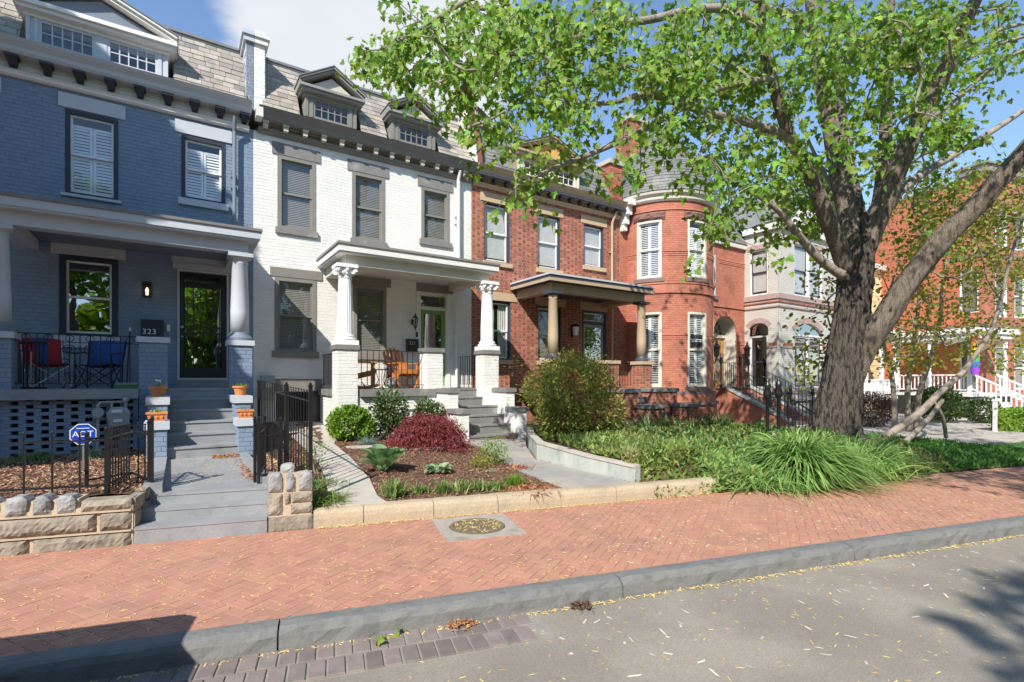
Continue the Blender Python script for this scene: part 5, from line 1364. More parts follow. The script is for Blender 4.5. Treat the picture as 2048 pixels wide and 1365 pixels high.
# wall sconces beside the door
sc1 = thing('wall_lantern', 'ornate iron lantern on the orange wall right of the arched oak door', 'lamp', (20.3, 12.95, 2.9))
obj('lantern_frame', MB().tube([(20.3, 12.99, 2.45), (20.3, 12.9, 2.3), (20.3, 12.75, 2.4), (20.3, 12.68, 2.6)], .025, 6).lathe((20.3, 12.68, 2.6), [(.02, 0), (.09, .05), (.12, .4), (.18, .42), (.1, .5), (.04, .6), (.05, .64), (.01, .75)], 8).box(20.24, 20.36, 12.96, 12.997, 2.3, 2.7), M_iron, sc1)
sc1 = thing('wall_lantern', 'dark iron lantern at the turret edge left of the arched oak door', 'lamp', (18.2, 12.95, 2.9))
obj('lantern_frame', MB().tube([(18.2, 12.99, 2.45), (18.2, 12.9, 2.3), (18.2, 12.75, 2.4), (18.2, 12.68, 2.6)], .025, 6).lathe((18.2, 12.68, 2.6), [(.02, 0), (.09, .05), (.12, .4), (.18, .42), (.1, .5), (.04, .6), (.05, .64), (.01, .75)], 8).box(18.14, 18.26, 12.96, 12.997, 2.3, 2.7), M_iron, sc1)
# stoop: landing, flight of stone steps descending toward the street, iron railings with urn newels
sp = thing('entrance_stoop', 'brick and stone stoop with sloping stone side walls below the arched oak door', 'stoop', (18.8, 11.5, .2))
obj('landing', MB().box(18.3, 20.2, 12.4, 12.99, 0, 1.34), M_redT, sp); obj('landing_slab', MB().box(18.25, 20.25, 12.35, 12.99, 1.341, 1.40), M_bss, sp)
for i in range(7): obj('step', MB().box(18.5, 20.0, 12.38 - .34 * (i + 1), 12.38 - .34 * i, 0, 1.34 - (i + 1) * .17), M_bss, sp)
for (xa, xb) in ((18.28, 18.49), (20.01, 20.2)):
    obj('side_wall', MB().uprism(plane_map(xa, 12.38, 0, -1), [(0, 0), (2.5, 0), (2.5, .2), (0, 1.36)], -(xb - xa), 0), M_redT, sp)
    obj('sloping_coping', MB().hexa([(xa - .04, 9.82, .18), (xb + .04, 9.82, .18), (xb + .04, 12.36, 1.37), (xa - .04, 12.36, 1.37), (xa - .04, 9.82, .27), (xb + .04, 9.82, .27), (xb + .04, 12.36, 1.45), (xa - .04, 12.36, 1.45)]), M_stain, sp)
def newel(parent, x, y, z0, z1, nm='newel_post'):
    H_ = z1 - z0
    b = MB(); b.lathe((x, y, z0), [(.05, 0), (.05, .1), (.032, .14), (.032, H_ - .42), (.06, H_ - .38), (.075, H_ - .30), (.05, H_ - .2), (.07, H_ - .17), (.05, H_ - .12), (.03, H_ - .08), (.035, H_ - .04), (.005, H_)], 8)
    return obj(nm, b, M_iron, parent, smooth=True)
irr = thing('iron_railing', 'black iron stair railing with urn finials on the stoop of the turret house', 'railing', (18.4, 11.8, 1.4))
newel(irr, 18.38, 12.6, 1.4, 2.75); newel(irr, 20.1, 12.5, 1.4, 2.7); newel(irr, 18.38, 9.9, .26, 1.4); newel(irr, 20.1, 9.9, .26, 1.5)
baluster_rail('r', irr, (20.1, 12.5), (20.1, 9.9), (1.50, .28), (2.40, 1.2), .13, M_iron); baluster_rail('r', irr, (18.38, 12.6), (20.1, 12.55), (1.4, 1.4), (2.4, 2.4), .13, M_iron); baluster_rail('r', irr, (18.38, 12.3), (18.38, 9.9), (1.45, .28), (2.35, 1.15), .13, M_iron)
b = MB()
for z, fl in ((2.2, 1), (1.9, -1), (1.65, 1)): scroll(b, (19.2, 12.55, z), (1, 0, 0), 1, .1, flip=fl); scroll(b, (19.05, 12.55, z), (1, 0, 0), -1, .1, flip=fl)
obj('scroll_panel', b, M_iron, irr)

# ------------------------------------------------------------------ pale grey house
H5 = thing('bay_house', 'pale grey painted brick house with squared bay, pink stone bands and arched dark windows', 'house', (22.5, 12, .3))
GX, GYF = 20.62, 11.5; GX1 = 26.2
ff = plane_map(0, GYF); fs = plane_map(GX, 13.0, 0, -1)
hf = [(21.81, 24.15, 5.28, 7.45), (21.81, 24.15, 1.36, 4.15)]; hs_ = [(.25, 1.05, 5.28, 7.2), (.25, 1.05, 1.36, 4.1)]
gk = dict(bl=.22, bh=.08, j=.009, jit=.001, nind=100)
brick_wall(H5, ff, GX, GX1, .3, 7.9, hf, M_grb, M_grj, name='bay_front', **gk)
brick_wall(H5, fs, 0, 1.5, .3, 7.9, hs_, M_grb, M_grj, name='bay_side', **gk)
for (a, c) in ((21.81, 22.93), (23.03, 24.15)):
    window(H5, ff, a, c, 5.28, 7.45, M_trimw, M_navy, 'shade', case=.06)
    window(H5, ff, a, c, 1.36, 3.56, M_trimw, M_navy, None, case=.07, gm=M_glassR)
obj('mullion', MB().fbox(ff, 22.93, 23.03, -.1, .02, 5.28, 7.45).fbox(ff, 22.93, 23.03, -.1, .02, 1.36, 3.56).fbox(ff, 21.81, 24.15, -.1, .02, 3.56, 3.64), M_trimw, H5)
obj('transom_pane', MB().fbox(ff, 21.85, 24.11, -.08, -.07, 3.64, 4.12), M_glassR, H5); obj('transom_backing', MB().fbox(ff, 21.81, 24.15, -.4, -.39, 3.6, 4.15), M_dark, H5)
arch_fill(H5, ff, 21.81, 24.15, 3.75, 4.16, .38, M_grb, M_pinkst, nv=20, vh=.26, vd=.02)
window(H5, fs, .25, 1.05, 5.28, 7.2, M_trimw, M_navy, 'shade', case=.06); window(H5, fs, .25, 1.05, 1.36, 3.56, M_trimw, M_navy, None, case=.07, gm=M_glassR)
obj('transom_pane', MB().fbox(fs, .3, 1.0, -.08, -.07, 3.6, 4.08), M_glassR, H5); obj('transom_backing', MB().fbox(fs, .25, 1.05, -.3, -.29, 3.56, 4.1), M_dark, H5)
arch_fill(H5, fs, .25, 1.05, 3.9, 4.11, .19, M_grb, M_pinkst, nv=9, vh=.22, vd=.02)
for (z0, z1, d, m) in ((5.05, 5.26, .06, M_pinkst), (4.90, 4.96, .05, M_redT), (4.70, 4.76, .05, M_pinkst), (7.90, 8.2, .15, M_trimw), (1.14, 1.34, .06, M_pinkst)):
    slab(H5, 'band_course', ff, GX, GX1, z0, z1, -.02, d, m); slab(H5, 'band_course', fs, 0, 1.5 + d, z0, z1 - .001, -.02, d - .001, m)
for (f_, a, c) in ((ff, GX + .3, 21.75), (fs, 1.1, 1.45), (ff, 24.2, GX1)): slab(H5, 'red_inset_band', f_, a, c, 3.12, 3.24, -.01, .012, M_redT); slab(H5, 'string_course', f_, a - .1, c, 3.02, 3.08, -.01, .03, M_pinkst)
for x, w_ in ((21.81, 2.34),): slab(H5, 'lintel', ff, x - .1, x + w_ + .1, 7.452, 7.65, -.02, .03, M_pinkst)
slab(H5, 'lintel', fs, .15, 1.15, 7.202, 7.4, -.02, .03, M_pinkst)
# gable with dark slates and white boards
b = MB(); b.uprism(ff, [(GX + .1, 8.21), (GX1 - .1, 8.21), ((GX + GX1) / 2, 10.6)], -.3, -.1); obj('gable', b, M_trimw, H5)
b = MB(); b.add([(GX - .2, 11.2, 8.2), ((GX + GX1) / 2, 11.2, 10.85), ((GX + GX1) / 2, 15, 10.85), (GX - .2, 15, 8.2), (GX1 + .2, 11.2, 8.2), (GX1 + .2, 15, 8.2)], [(0, 1, 2, 3), (1, 4, 5, 2)]); obj('gable_roof', b, M_slateg, H5)
b = MB(); b.box(GX + .45, GX1 - .01, 12.0, 20, 0, 8.1); obj('rear_wall', b, M_grb, H5)
# pale masonry garden walls & iron fence in front of it
for (a, c, lab) in (((20.9, 9.3), (25.5, 8.6), 'black iron picket fence in front of the pale grey bay house'), ((20.6, 11.0), (20.9, 9.3), 'short black iron fence returning to the grey bay house')):
    fn = thing('iron_fence', lab, 'fence', (a[0], a[1], .1))
    baluster_rail('r', fn, a, c, (.15, .12), (1.25, 1.2), .14, M_iron); newel(fn, a[0], a[1], .05, 1.5)
sp = thing('stone_stoop', 'pale stone stoop and low wall below the grey bay windows', 'stoop', (21.5, 10.3, .1))
obj('block', MB().box(21.1, 25.4, 10.3, 11.4, 0, .85), M_stain, sp); obj('coping', MB().box(21.05, 25.45, 10.25, 11.4, .851, .95), M_conc, sp)

# ------------------------------------------------------------------ cream house beyond the maple
H6 = thing('cream_house', 'pale yellow house with white window trim and white porch, seen past the maple trunk', 'house', (29, 13, .2))
RX = Vector((.9688, -.248, 0)); RY = Vector((.248, .9688, 0))
fc = plane_map(26.3, 12.9)
b = MB(); hc = [(1.1, 2.0, 1.6, 3.6), (3.0, 3.9, 1.6, 3.6), (1.1, 2.0, 4.9, 6.8), (3.0, 3.9, 4.9, 6.8), (4.9, 5.8, 1.6, 3.6), (4.9, 5.8, 4.9, 6.8)]
backing(b, fc, 0, 7.8, .1, 8.0, hc, d=0); obj('wall', b, M_yel, H6)
for (a, c, z0, z1) in hc: window(H6, fc, a, c, z0, z1, M_trimw, M_wh, 'blind' if z0 > 3 else 'curtain', case=.09, cas_d=.02)
for k in range(24): obj('clapboard', MB().fbox(fc, 0, 7.8, .001, .014, .2 + k * .33, .22 + k * .33), M_yel, H6)
for z, d in ((4.2, .12), (7.9, .3)): slab(H6, 'white_band', fc, -.05, 7.8, z, z + .25, 0, d, M_trimw)
obj('rear_wall', MB().box(26.35, 34, 13.5, 20, 0, 8.4), M_yel, H6)
pr = obj('porch_roof', MB().fbox(fc, .5, 4.5, .0, 2.2, 3.95, 4.15), M_trimw, H6)
for u in (.7, 2.4, 4.2): obj('porch_post', MB().fbox(fc, u, u + .14, 1.9, 2.04, .9, 3.94), M_trimw, H6)
obj('porch_floor', MB().fbox(fc, .5, 4.5, 0, 2.2, .75, .9), M_trimw, H6)
rl = obj('porch_rail', MB().fbox(fc, .6, 4.3, 1.93, 1.99, 1.65, 1.72).fbox(fc, .6, 4.3, 1.93, 1.99, 1.0, 1.06), M_wh, H6)
for i in range(26): obj('baluster', MB().fbox(fc, .75 + i * .14, .79 + i * .14, 1.94, 1.98, 1.06, 1.65), M_wh, rl)

# ------------------------------------------------------------------ tall orange-red building at the right
H7 = thing('brick_apartment', 'tall orange-red brick building with dark corner bay at the right edge', 'building', (32.7, 8.2, .1))
C0 = Vector((32.7, 8.2, 0)); BK = C0 + RY * 9
fl = plane_map(BK.x, BK.y, -RY.x, -RY.y)     # side wall facing left, from the back to the front corner
fr = plane_map(C0.x, C0.y, RX.x, RX.y)       # street front
hl = [(8.05, 8.85, .9, 3.6), (8.05, 8.85, 5.0, 7.2)]
ok = dict(bl=.23, bh=.085, j=.009, jit=.001, nind=60)
brick_wall(H7, fl, 0, 9, .0, 11.6, hl, M_bork, M_borkj, name='side_wall', **ok)
for h in hl: window(H7, fl, *h, M_trimw, M_navy, 'blind', case=.07); arch_fill(H7, fl, h[0], h[1], h[3] - .2, h[3] + .01, .18, M_bork, M_redT, nv=9, vh=.25, vd=.02)
hr = [(1.0, 1.9, 1.2, 3.4), (2.5, 3.4, 1.2, 3.4), (1.0, 1.9, 4.8, 7.0), (2.5, 3.4, 4.8, 7.0), (1.0, 1.9, 8.2, 10.2), (2.5, 3.4, 8.2, 10.2)]
brick_wall(H7, fr, 0, 9, 0, 11.6, hr, M_redT, M_redTj, name='front_wall', **{**ok, 'nind': 30})
for h in hr: window(H7, fr, *h, M_trimw, M_wh, 'blind', case=.07); slab(H7, 'lintel', fr, h[0] - .1, h[1] + .1, h[3] + .001, h[3] + .3, -.02, .05, M_bs)
for (z0, z1, d) in ((11.6, 11.75, .12), (11.75, 12.05, .3), (12.05, 12.15, .4)): slab(H7, 'cornice', fl, 8.0, 9 + d, z0, z1, -.1, d, M_taupe); slab(H7, 'cornice', fr, 0, 9, z0, z1, -.1, d - .002, M_taupe)
slab(H7, 'parapet_coping', fl, 0, 8.0, 11.6, 11.7, -.2, .06, M_roofm)
for z in (4.2, 7.7): slab(H7, 'band_course', fl, 7.4, 9.05, z, z + .2, -.01, .06, M_bss); slab(H7, 'band_course', fr, 0, 9, z, z + .2, -.01, .058, M_bss)
b = MB(); p = [fl(0, 0, 0), fl(9, 0, 0), fr(9, 0, 0)]; q = [(p[0][0] + 9 * RX.x, p[0][1] + 9 * RX.y)]
b.prism([(p[0][0] + .5 * RX.x, p[0][1] + .5 * RX.y), (p[1][0] + .45 * (RX.x + RY.x), p[1][1] + .45 * (RX.y + RY.y)), (p[2][0] + .45 * RY.x, p[2][1] + .45 * RY.y), q[0]], 0, 11.58); obj('rear_mass', b, M_borkj, H7)
# its white side porch
pp = thing('white_porch', 'white wooden porch with turned posts, balustrade and stair on the orange-red side wall', 'porch', (29.3, 7.8, 0))
O = Vector((29.15, 7.7, 0))
def PW(u, v, z): return (O.x + RX.x * u + RY.x * v, O.y + RX.y * u + RY.y * v, z)   # u right along street, v back
def pb(u0, u1, v0, v1, z0, z1, mb=None): return (mb or MB()).box(u0, u1, v0, v1, z0, z1, 0, PW)
obj('floor', pb(0, 3.0, 0, 3.4, .95, 1.1), M_trimw, pp); obj('skirt', pb(.05, 2.9, .05, 3.3, 0, .949), M_dark2, pp)
obj('roof', pb(-.2, 3.1, -.2, 3.6, 3.75, 3.98, pb(-.1, 3.1, -.1, 3.5, 3.55, 3.749)), M_trimw, pp)
for (u, v) in ((.1, .1), (.1, 1.7), (.1, 3.3), (2.6, .1)):
    p = PW(u, v, 1.1); obj('post', MB().lathe(p, [(.09, 0), (.09, .9), (.05, 1.0), (.075, 1.3), (.06, 1.9), (.08, 2.0), (.08, 2.45)], 8), M_wh, pp)
rl = obj('balustrade', pb(.06, .14, .2, 3.2, 1.88, 1.95, pb(.07, .13, .2, 3.2, 1.22, 1.28)), M_wh, pp)
for i in range(17): obj('baluster', pb(.08, .12, .3 + i * .17, .34 + i * .17, 1.28, 1.88), M_wh, rl)
for i in range(6): obj('stair_tread', pb(.3, 1.6, -.28 * (i + 1), -.28 * i, 0, 1.05 - .17 * (i + 1)), M_trimw, pp)
for u in (.1, 1.7):
    a = Vector(PW(u, 0, 1.95)); c = Vector(PW(u, -1.9, .95)); sr = obj('stair_rail', MB().bar(a, c, .07).bar(a - Vector((0, 0, .65)), c - Vector((0, 0, .65)), .05), M_wh, pp)
    for i in range(1, 11): t = i / 11; m_ = a.lerp(c, t); obj('baluster', MB().bar(m_, m_ - Vector((0, 0, .65)), .045), M_wh, sr)
    obj('newel_post', pb(u - .07, u + .07, -2.04, -1.9, 0, 1.1), M_wh, pp)
# rainbow windsock
ws = thing('rainbow_windsock', 'rainbow striped windsock hanging from the white porch corner post', 'windsock', PW(-.15, -.25, 3.5))
cols = [('r', (.7, .05, .04)), ('o', (.75, .25, .02)), ('y', (.8, .6, .05)), ('g', (.05, .4, .1)), ('b', (.05, .15, .6)), ('p', (.3, .06, .5))]
wz = 3.6
for i, (n_, c_) in enumerate(cols):
    p = PW(-.25, -.3, wz - .28 * (i + 1)); obj('stripe', MB().lathe(p, [(.16 - .004 * i, 0), (.165 - .003 * i, .14), (.16, .28)], 12), mat('windsock_' + ['red', 'orange', 'yellow', 'green', 'blue', 'purple'][i], c_, .7, .05), ws)
obj('cord', MB().tube([PW(-.25, -.3, 3.6), PW(0, 0, 3.9)], .01, 4), M_wh, ws)
obj('white_post', MB().box(22.35, 22.45, 5.25, 5.35, 0, 1.0).box(22.33, 22.47, 5.23, 5.37, 1.0, 1.05), M_wh, None, 'plain white wooden post at the left end of the bright green hedge', 'post', loc=(22.4, 5.3, 0))

# tall iron gate with cast newels at the garden entrance beyond the big grass
gt = thing('iron_gate', 'tall black iron gate posts with urn finials standing behind the big grass clump', 'gate', (9.65, 5.5, .2))
newel(gt, 9.58, 5.56, .15, 1.74); newel(gt, 9.72, 5.42, .15, 1.76)
gp_ = obj('gate_panel', MB().bar((9.58, 5.56, 1.45), (9.72, 5.42, 1.45), .02).bar((9.58, 5.56, .6), (9.72, 5.42, .6), .02), M_iron, gt)
b = MB()
for z, fl in ((1.35, 1), (1.2, -1)): scroll(b, (9.67, 5.47, z), (.7, -.7, 0), 1, .05, flip=fl); scroll(b, (9.63, 5.51, z), (.7, -.7, 0), -1, .05, flip=fl)
obj('scroll_panel', b, M_iron, gt)
irf = thing('iron_fence', 'black iron fence with curved top rail running from the gate toward the maple trunk', 'fence', (9.85, 5.9, .2))
baluster_rail('r', irf, (9.78, 5.40), (10.85, 5.28), (.25, .25), (1.45, 1.0), .11, M_iron)
baluster_rail('r', irf, (12.2, 6.0), (14.6, 6.6), (.2, .1), (1.1, 1.0), .14, M_iron)
# ------------------------------------------------------------------ rubble walls and iron fences at the blue house
from mathutils import noise as mnoise
def stone_block(parent, f, u0, u1, z0, z1, depth, m, seed, bulge=.035, top=None, nm='stone'):
    """quarry-faced block: bevelled, bulging, irregular face"""
    r_ = random.Random(seed); n = max(4, int((u1 - u0) / .026)); k = max(4, int((z1 - z0) / .026)); vs = []
    for j in range(k + 1):
        for i in range(n + 1):
            u = u0 + (u1 - u0) * i / n; z = z0 + (z1 - z0) * j / k
            s_ = (i / n) * 2 - 1
            if top == 'peak': z = z0 + (z1 - z0) * (j / k) * (1 - .22 * abs(s_) ** 3 + .10 * mnoise.noise(Vector((u * 14, seed * 3.1, 0))))
            ed = min(i, n - i, j, k - j)
            q_ = Vector((u * 9 + seed, z * 9, seed * 1.7)); nn_ = mnoise.noise(q_) * .5 + abs(mnoise.noise(q_ * 2.3)) * .5 + mnoise.noise(q_ * 5) * .25
            dd = (0 if ed == 0 else bulge * (.6 if ed == 1 else 1)) + (nn_ * .020 * (bulge / .03) + r_.uniform(-.002, .002) if ed else 0)
            wob = 0 if ed else .0
            vs.append(f(u + r_.uniform(-.004, .004), z + r_.uniform(-.004, .004), dd))
    F = [(j * (n + 1) + i, j * (n + 1) + i + 1, (j + 1) * (n + 1) + i + 1, (j + 1) * (n + 1) + i) for j in range(k) for i in range(n)]
    base = len(vs); ringi = [i for i in range(n + 1)] + [j * (n + 1) + n for j in range(1, k + 1)] + [k * (n + 1) + i for i in range(n - 1, -1, -1)] + [j * (n + 1) for j in range(k - 1, 0, -1)]
    back = []
    for q in ringi:
        i, j = q % (n + 1), q // (n + 1)
        u = u0 + (u1 - u0) * i / n; s_ = (i / n) * 2 - 1
        z = z0 + (z1 - z0) * j / k * ((1 - .22 * abs(s_) ** 3 + .10 * mnoise.noise(Vector((u * 14, seed * 3.1, 0)))) if top == 'peak' else 1)
        back.append(f(u, z, -depth))
    vs += back; m_ = len(ringi)
    F += [(ringi[(a + 1) % m_], ringi[a], base + a, base + (a + 1) % m_) for a in range(m_)]
    return obj(nm, MB().add(vs, F), m, parent)
sfront = lambda a0, b0: (lambda u, z, d: S(a0 + u, b0 - d, z))
RW = thing('stone_wall', 'low rough granite wall with upright crest stones in front of the mulch bed', 'wall', S(-2.5, 6.3, 0))
f = sfront(0, 6.30)
obj('mortar_core', MB().hexa([S(-7, 6.305, -.1), S(-1.99, 6.305, -.1), S(-1.99, 6.55, -.1), S(-7, 6.55, -.1), S(-7, 6.305, .37), S(-1.99, 6.305, .40), S(-1.99, 6.55, .46), S(-7, 6.55, .46)]), M_mortar2, RW)
rows = [(-.05, .135, [-7, -5.9, -4.7, -3.6, -2.835, -1.99]), (.155, .345, [-7, -6.2, -5.1, -4.3, -3.42, -2.29, -1.99])]
sd = 1
for z0, z1, us in rows:
    for a, c in zip(us[:-1], us[1:]): stone_block(RW, f, a + .015, c - .015, z0, z1, .1, M_stone, sd, .04); sd += 1
obj('crest_mortar', MB().hexa([S(-7, 6.318, .36), S(-2.46, 6.318, .36), S(-2.46, 6.55, .36), S(-7, 6.55, .36), S(-7, 6.33, .495), S(-2.46, 6.33, .495), S(-2.46, 6.55, .50), S(-7, 6.55, .50)]), M_mortar2, RW)
for i, (a, c) in enumerate([(-3.04, -2.87), (-2.82, -2.68), (-2.63, -2.48)] + [(-3.28 - k * .24, -3.10 - k * .24) for k in range(14)]):
    stone_block(RW, f, a, c, .365, .555 - .01 * (i % 3), .16, M_stoneg, 50 + i, .03, 'peak')
stone_block(RW, f, -2.43, -2.0, .365, .475, .16, M_stone, 90, .035)
# return face along the steps
f2 = lambda u, z, d: S(-1.975 + d, 6.31 + u, z)
for (a, c, z0, z1) in ((.0, .35, -.05, .15), (.0, .2, .17, .32), (.22, .55, .17, .36), (.02, .3, .34, .47), (.32, .6, .38, .5)): stone_block(RW, f2, a, c, z0, z1, .1, M_stone, int(a * 100 + z0 * 70) + 200, .012)
obj('joint', MB().hexa([S(-7, 6.272, .347), S(-2.0, 6.272, .347), S(-2.0, 6.31, .347), S(-7, 6.31, .347), S(-7, 6.272, .362), S(-2.0, 6.272, .362), S(-2.0, 6.31, .362), S(-7, 6.31, .362)]), M_mortar2, RW)
obj('joint', MB().hexa([S(-7, 6.272, .138), S(-2.0, 6.272, .138), S(-2.0, 6.31, .138), S(-7, 6.31, .138), S(-7, 6.272, .152), S(-2.0, 6.272, .152), S(-2.0, 6.31, .152), S(-7, 6.31, .152)]), M_mortar2, RW)
PR = thing('stone_pier', 'squat rough granite pier with pale mortar at the right of the grey front steps', 'pier', S(-.5, 6.4, 0))
obj('mortar_core', MB().hexa([S(-.71, 6.285, -.1), S(-.26, 6.285, -.1), S(-.26, 6.62, -.1), S(-.71, 6.62, -.1), S(-.70, 6.30, .615), S(-.27, 6.30, .615), S(-.27, 6.60, .615), S(-.70, 6.60, .615)]), M_mortar2, PR)
f = sfront(-.72, 6.283)
for (a, c, z0, z1, m) in ((.01, .47, -.04, .16, M_stone), (.01, .15, .185, .42, M_stone), (.175, .23, .30, .42, M_stone), (.25, .465, .31, .42, M_stone), (.24, .465, .185, .285, M_stone), (.01, .15, .445, .66, M_stoneg), (.19, .28, .445, .64, M_stoneg), (.32, .465, .445, .67, M_stoneg)):
    stone_block(PR, f, a, c, z0, z1, .08, m, int(a * 100 + z0 * 100) + 7, .022, 'peak' if z1 > .6 else None)
f3 = lambda u, z, d: S(-.725 - d, 6.60 - u, z)
for (a, c, z0, z1) in ((.0, .3, -.05, .2), (.02, .3, .22, .42), (.05, .28, .44, .64)): stone_block(PR, f3, a, c, z0, z1, .06, M_stone, int(z0 * 100) + 300, .012, 'peak' if z1 > .6 else None)
f4 = lambda u, z, d: S(-.69 + u, 6.62 - .0 - d * 0, z)
stone_block(PR, lambda u, z, d: S(-.66 + u, 6.50 - d, z), .05, .2, .60, .72, .1, M_stoneg, 411, .02, 'peak')

def picket_fence(label, pts, step=.13, tall=.71, w=.016, top_off=.08, bot_off=.1, posts=None, cat='fence', pw=.035, name='iron_fence'):
    t = thing(name, label, cat, (pts[0][0], pts[0][1], pts[0][2]), None)
    for p, q in zip(pts[:-1], pts[1:]):
        L = math.hypot(q[0] - p[0], q[1] - p[1]); n = max(1, int(round(L / step)))
        P = lambda s_, dz: (p[0] + (q[0] - p[0]) * s_, p[1] + (q[1] - p[1]) * s_, p[2] + (q[2] - p[2]) * s_ + dz)
        obj('rail', MB().bar(P(0, tall - top_off - .06), P(1, tall - top_off - .06), .024, .018), M_iron, t)
        obj('rail', MB().bar(P(0, bot_off), P(1, bot_off), .024, .018), M_iron, t)
        for i in range(1, n):
            s_ = i / n; mb = MB().bar(P(s_, .0), P(s_, tall - .05), w); mb.sphere(P(s_, tall - .035), .013, 6); obj('picket', mb, M_iron, t)
    for (x, y, z, h) in (posts or []):
        obj('post', MB().bar((x, y, z - .05), (x, y, z + h), pw).box(x - pw * .65, x + pw * .65, y - pw * .65, y + pw * .65, z + h, z + h + .015).sphere((x, y, z + h + .03), .02, 6), M_iron, t)
    return t
pA = (-.62, 6.98, .47); 
def Sp(a, b, z): p = S(a, b); return (p[0], p[1], z)
a_left = -6.8
pl_ = Sp(a_left, 6.62, .47); pA = Sp(-2.33, 6.62, .47)
picket_fence('low black picket fence with ball tips along the rough stone wall', [pl_, pA], .235, .72, posts=[(*pA, .68)])
pB = (-.44, 7.75, .47); picket_fence('short run of close black pickets turning back from the corner post', [pA, pB], .085, .74)
pC = (-.22, 7.18, .44); picket_fence('short black fence meeting the landing at a capped gate post', [pB, pC], .22, .76, posts=[(*pC, .80), (pC[0] - .03, pC[1] + .06, .44, .76)])
pD = (-.83, 7.45, .47); picket_fence('black fence section behind the front pickets joining the landing post', [pD, pB], .2, .70, posts=[(*pD, .60)])
pE = (.86, 6.98, .42); pF = (1.33, 7.12, .42)
picket_fence('low black fence section between landing post and tall fence behind the stone pier', [pE, pF], .085, .72, posts=[(*pE, .78), (pE[0] - .03, pE[1] + .1, .42, .78), (1.12, 7.05, .42, .76)])
pE2 = (.86, 7.1, .42); pG = (1.05, 7.9, .42)
picket_fence('open low black gate leaf angled back from the landing post', [pE2, pG], .09, .74, posts=[(*pG, .74)], cat='gate', name='iron_gate')
pH = (1.36, 6.47, .05); pI = (1.35, 8.0, .30); pJ = (1.32, 10.7, .35)
t = picket_fence('tall black picket fence on the line between the blue-grey and white houses', [(1.36, 6.5, .05 + .15), (1.35, 8.0, .24), (1.32, 10.7, .32)], .165, 1.40, w=.013, top_off=.10, posts=[(pH[0], pH[1], .0, 1.62), (1.35, 8.0, .2, 1.42), (1.32, 10.7, .3, 1.35)], pw=.042)

# yard sign
sg = thing('security_sign', 'blue octagonal security sign on a stake behind the low fence', 'sign', (-1.08, 9.2, .47))
SC_ = Vector((-1.065, 9.2, .945)); R_ = .155
b = MB(); oc = [(R_ * math.cos(math.pi / 8 + k * math.pi / 4), R_ * math.sin(math.pi / 8 + k * math.pi / 4)) for k in range(8)]
fsg = lambda u, z, d: (SC_.x + u, SC_.y - d, SC_.z + z)
obj('board_edge', MB().uprism(fsg, [(p[0] * 1.0, p[1] * 1.0) for p in oc], -.006, .004), M_wh, sg)
obj('board', MB().uprism(fsg, [(p[0] * .93, p[1] * .93) for p in oc], .0045, .007), M_sign, sg)
text('lettering', 'ADT', .115, M_wh, sg, face_M(SC_ + Vector((.0, -.011, .0))), ext=.002)
obj('sign_stripe', MB().box(SC_.x - .07, SC_.x + .07, SC_.y - .012, SC_.y - .009, SC_.z + .078, SC_.z + .087), M_wh, sg)
obj('stake', MB().box(-1.075, -1.055, 9.21, 9.225, .42, .85), M_steel, sg)
# gas meter
gm = thing('gas_meter', 'grey gas meter with pipes in front of the pierced brick screen', 'gas meter', (-.9, 10.9, .5))
MX = -.79; MY = 10.92
obj('meter_body', MB().hexa([(MX - .13, MY - .1, .93), (MX + .13, MY - .1, .93), (MX + .13, MY + .08, .93), (MX - .13, MY + .08, .93), (MX - .16, MY - .12, 1.12), (MX + .16, MY - .12, 1.12), (MX + .16, MY + .08, 1.12), (MX - .16, MY + .08, 1.12)]).box(MX - .165, MX + .165, MY - .125, MY + .085, 1.121, 1.14).hexa([(MX - .16, MY - .12, 1.141), (MX + .16, MY - .12, 1.141), (MX + .16, MY + .08, 1.141), (MX - .16, MY + .08, 1.141), (MX - .1, MY - .1, 1.24), (MX + .1, MY - .1, 1.24), (MX + .1, MY + .06, 1.24), (MX - .1, MY + .06, 1.24)]), M_meter, gm)
obj('dial_window', MB().box(MX - .09, MX + .05, MY - .135, MY - .126, 1.15, 1.20), M_wh, gm)
obj('label_plate', MB().box(MX - .07, MX + .05, MY - .118, MY - .112, .99, 1.04), M_wh, gm)
obj('pipe', MB().tube([(MX + .09, MY, 1.22), (MX + .09, MY, 1.34), (MX + .08, MY, 1.42)], .022, 8).tube([(MX - .1, MY, 1.22), (MX - .1, MY, 1.32), (MX - .25, MY, 1.32), (MX - .28, MY, 1.28), (MX - .28, MY, .45)], .022, 8).tube([(MX - .1, MY, 1.32), (MX + .09, MY, 1.33)], .016, 8), M_meter, gm)
obj('regulator', MB().tube([(MX - .28, MY - .06, 1.15), (MX - .28, MY + .02, 1.15)], [.08, .09], 14).box(MX - .34, MX - .22, MY - .04, MY + .04, 1.06, 1.2).sphere((MX + .09, MY - .01, 1.36), .05, 8), M_meter, gm)

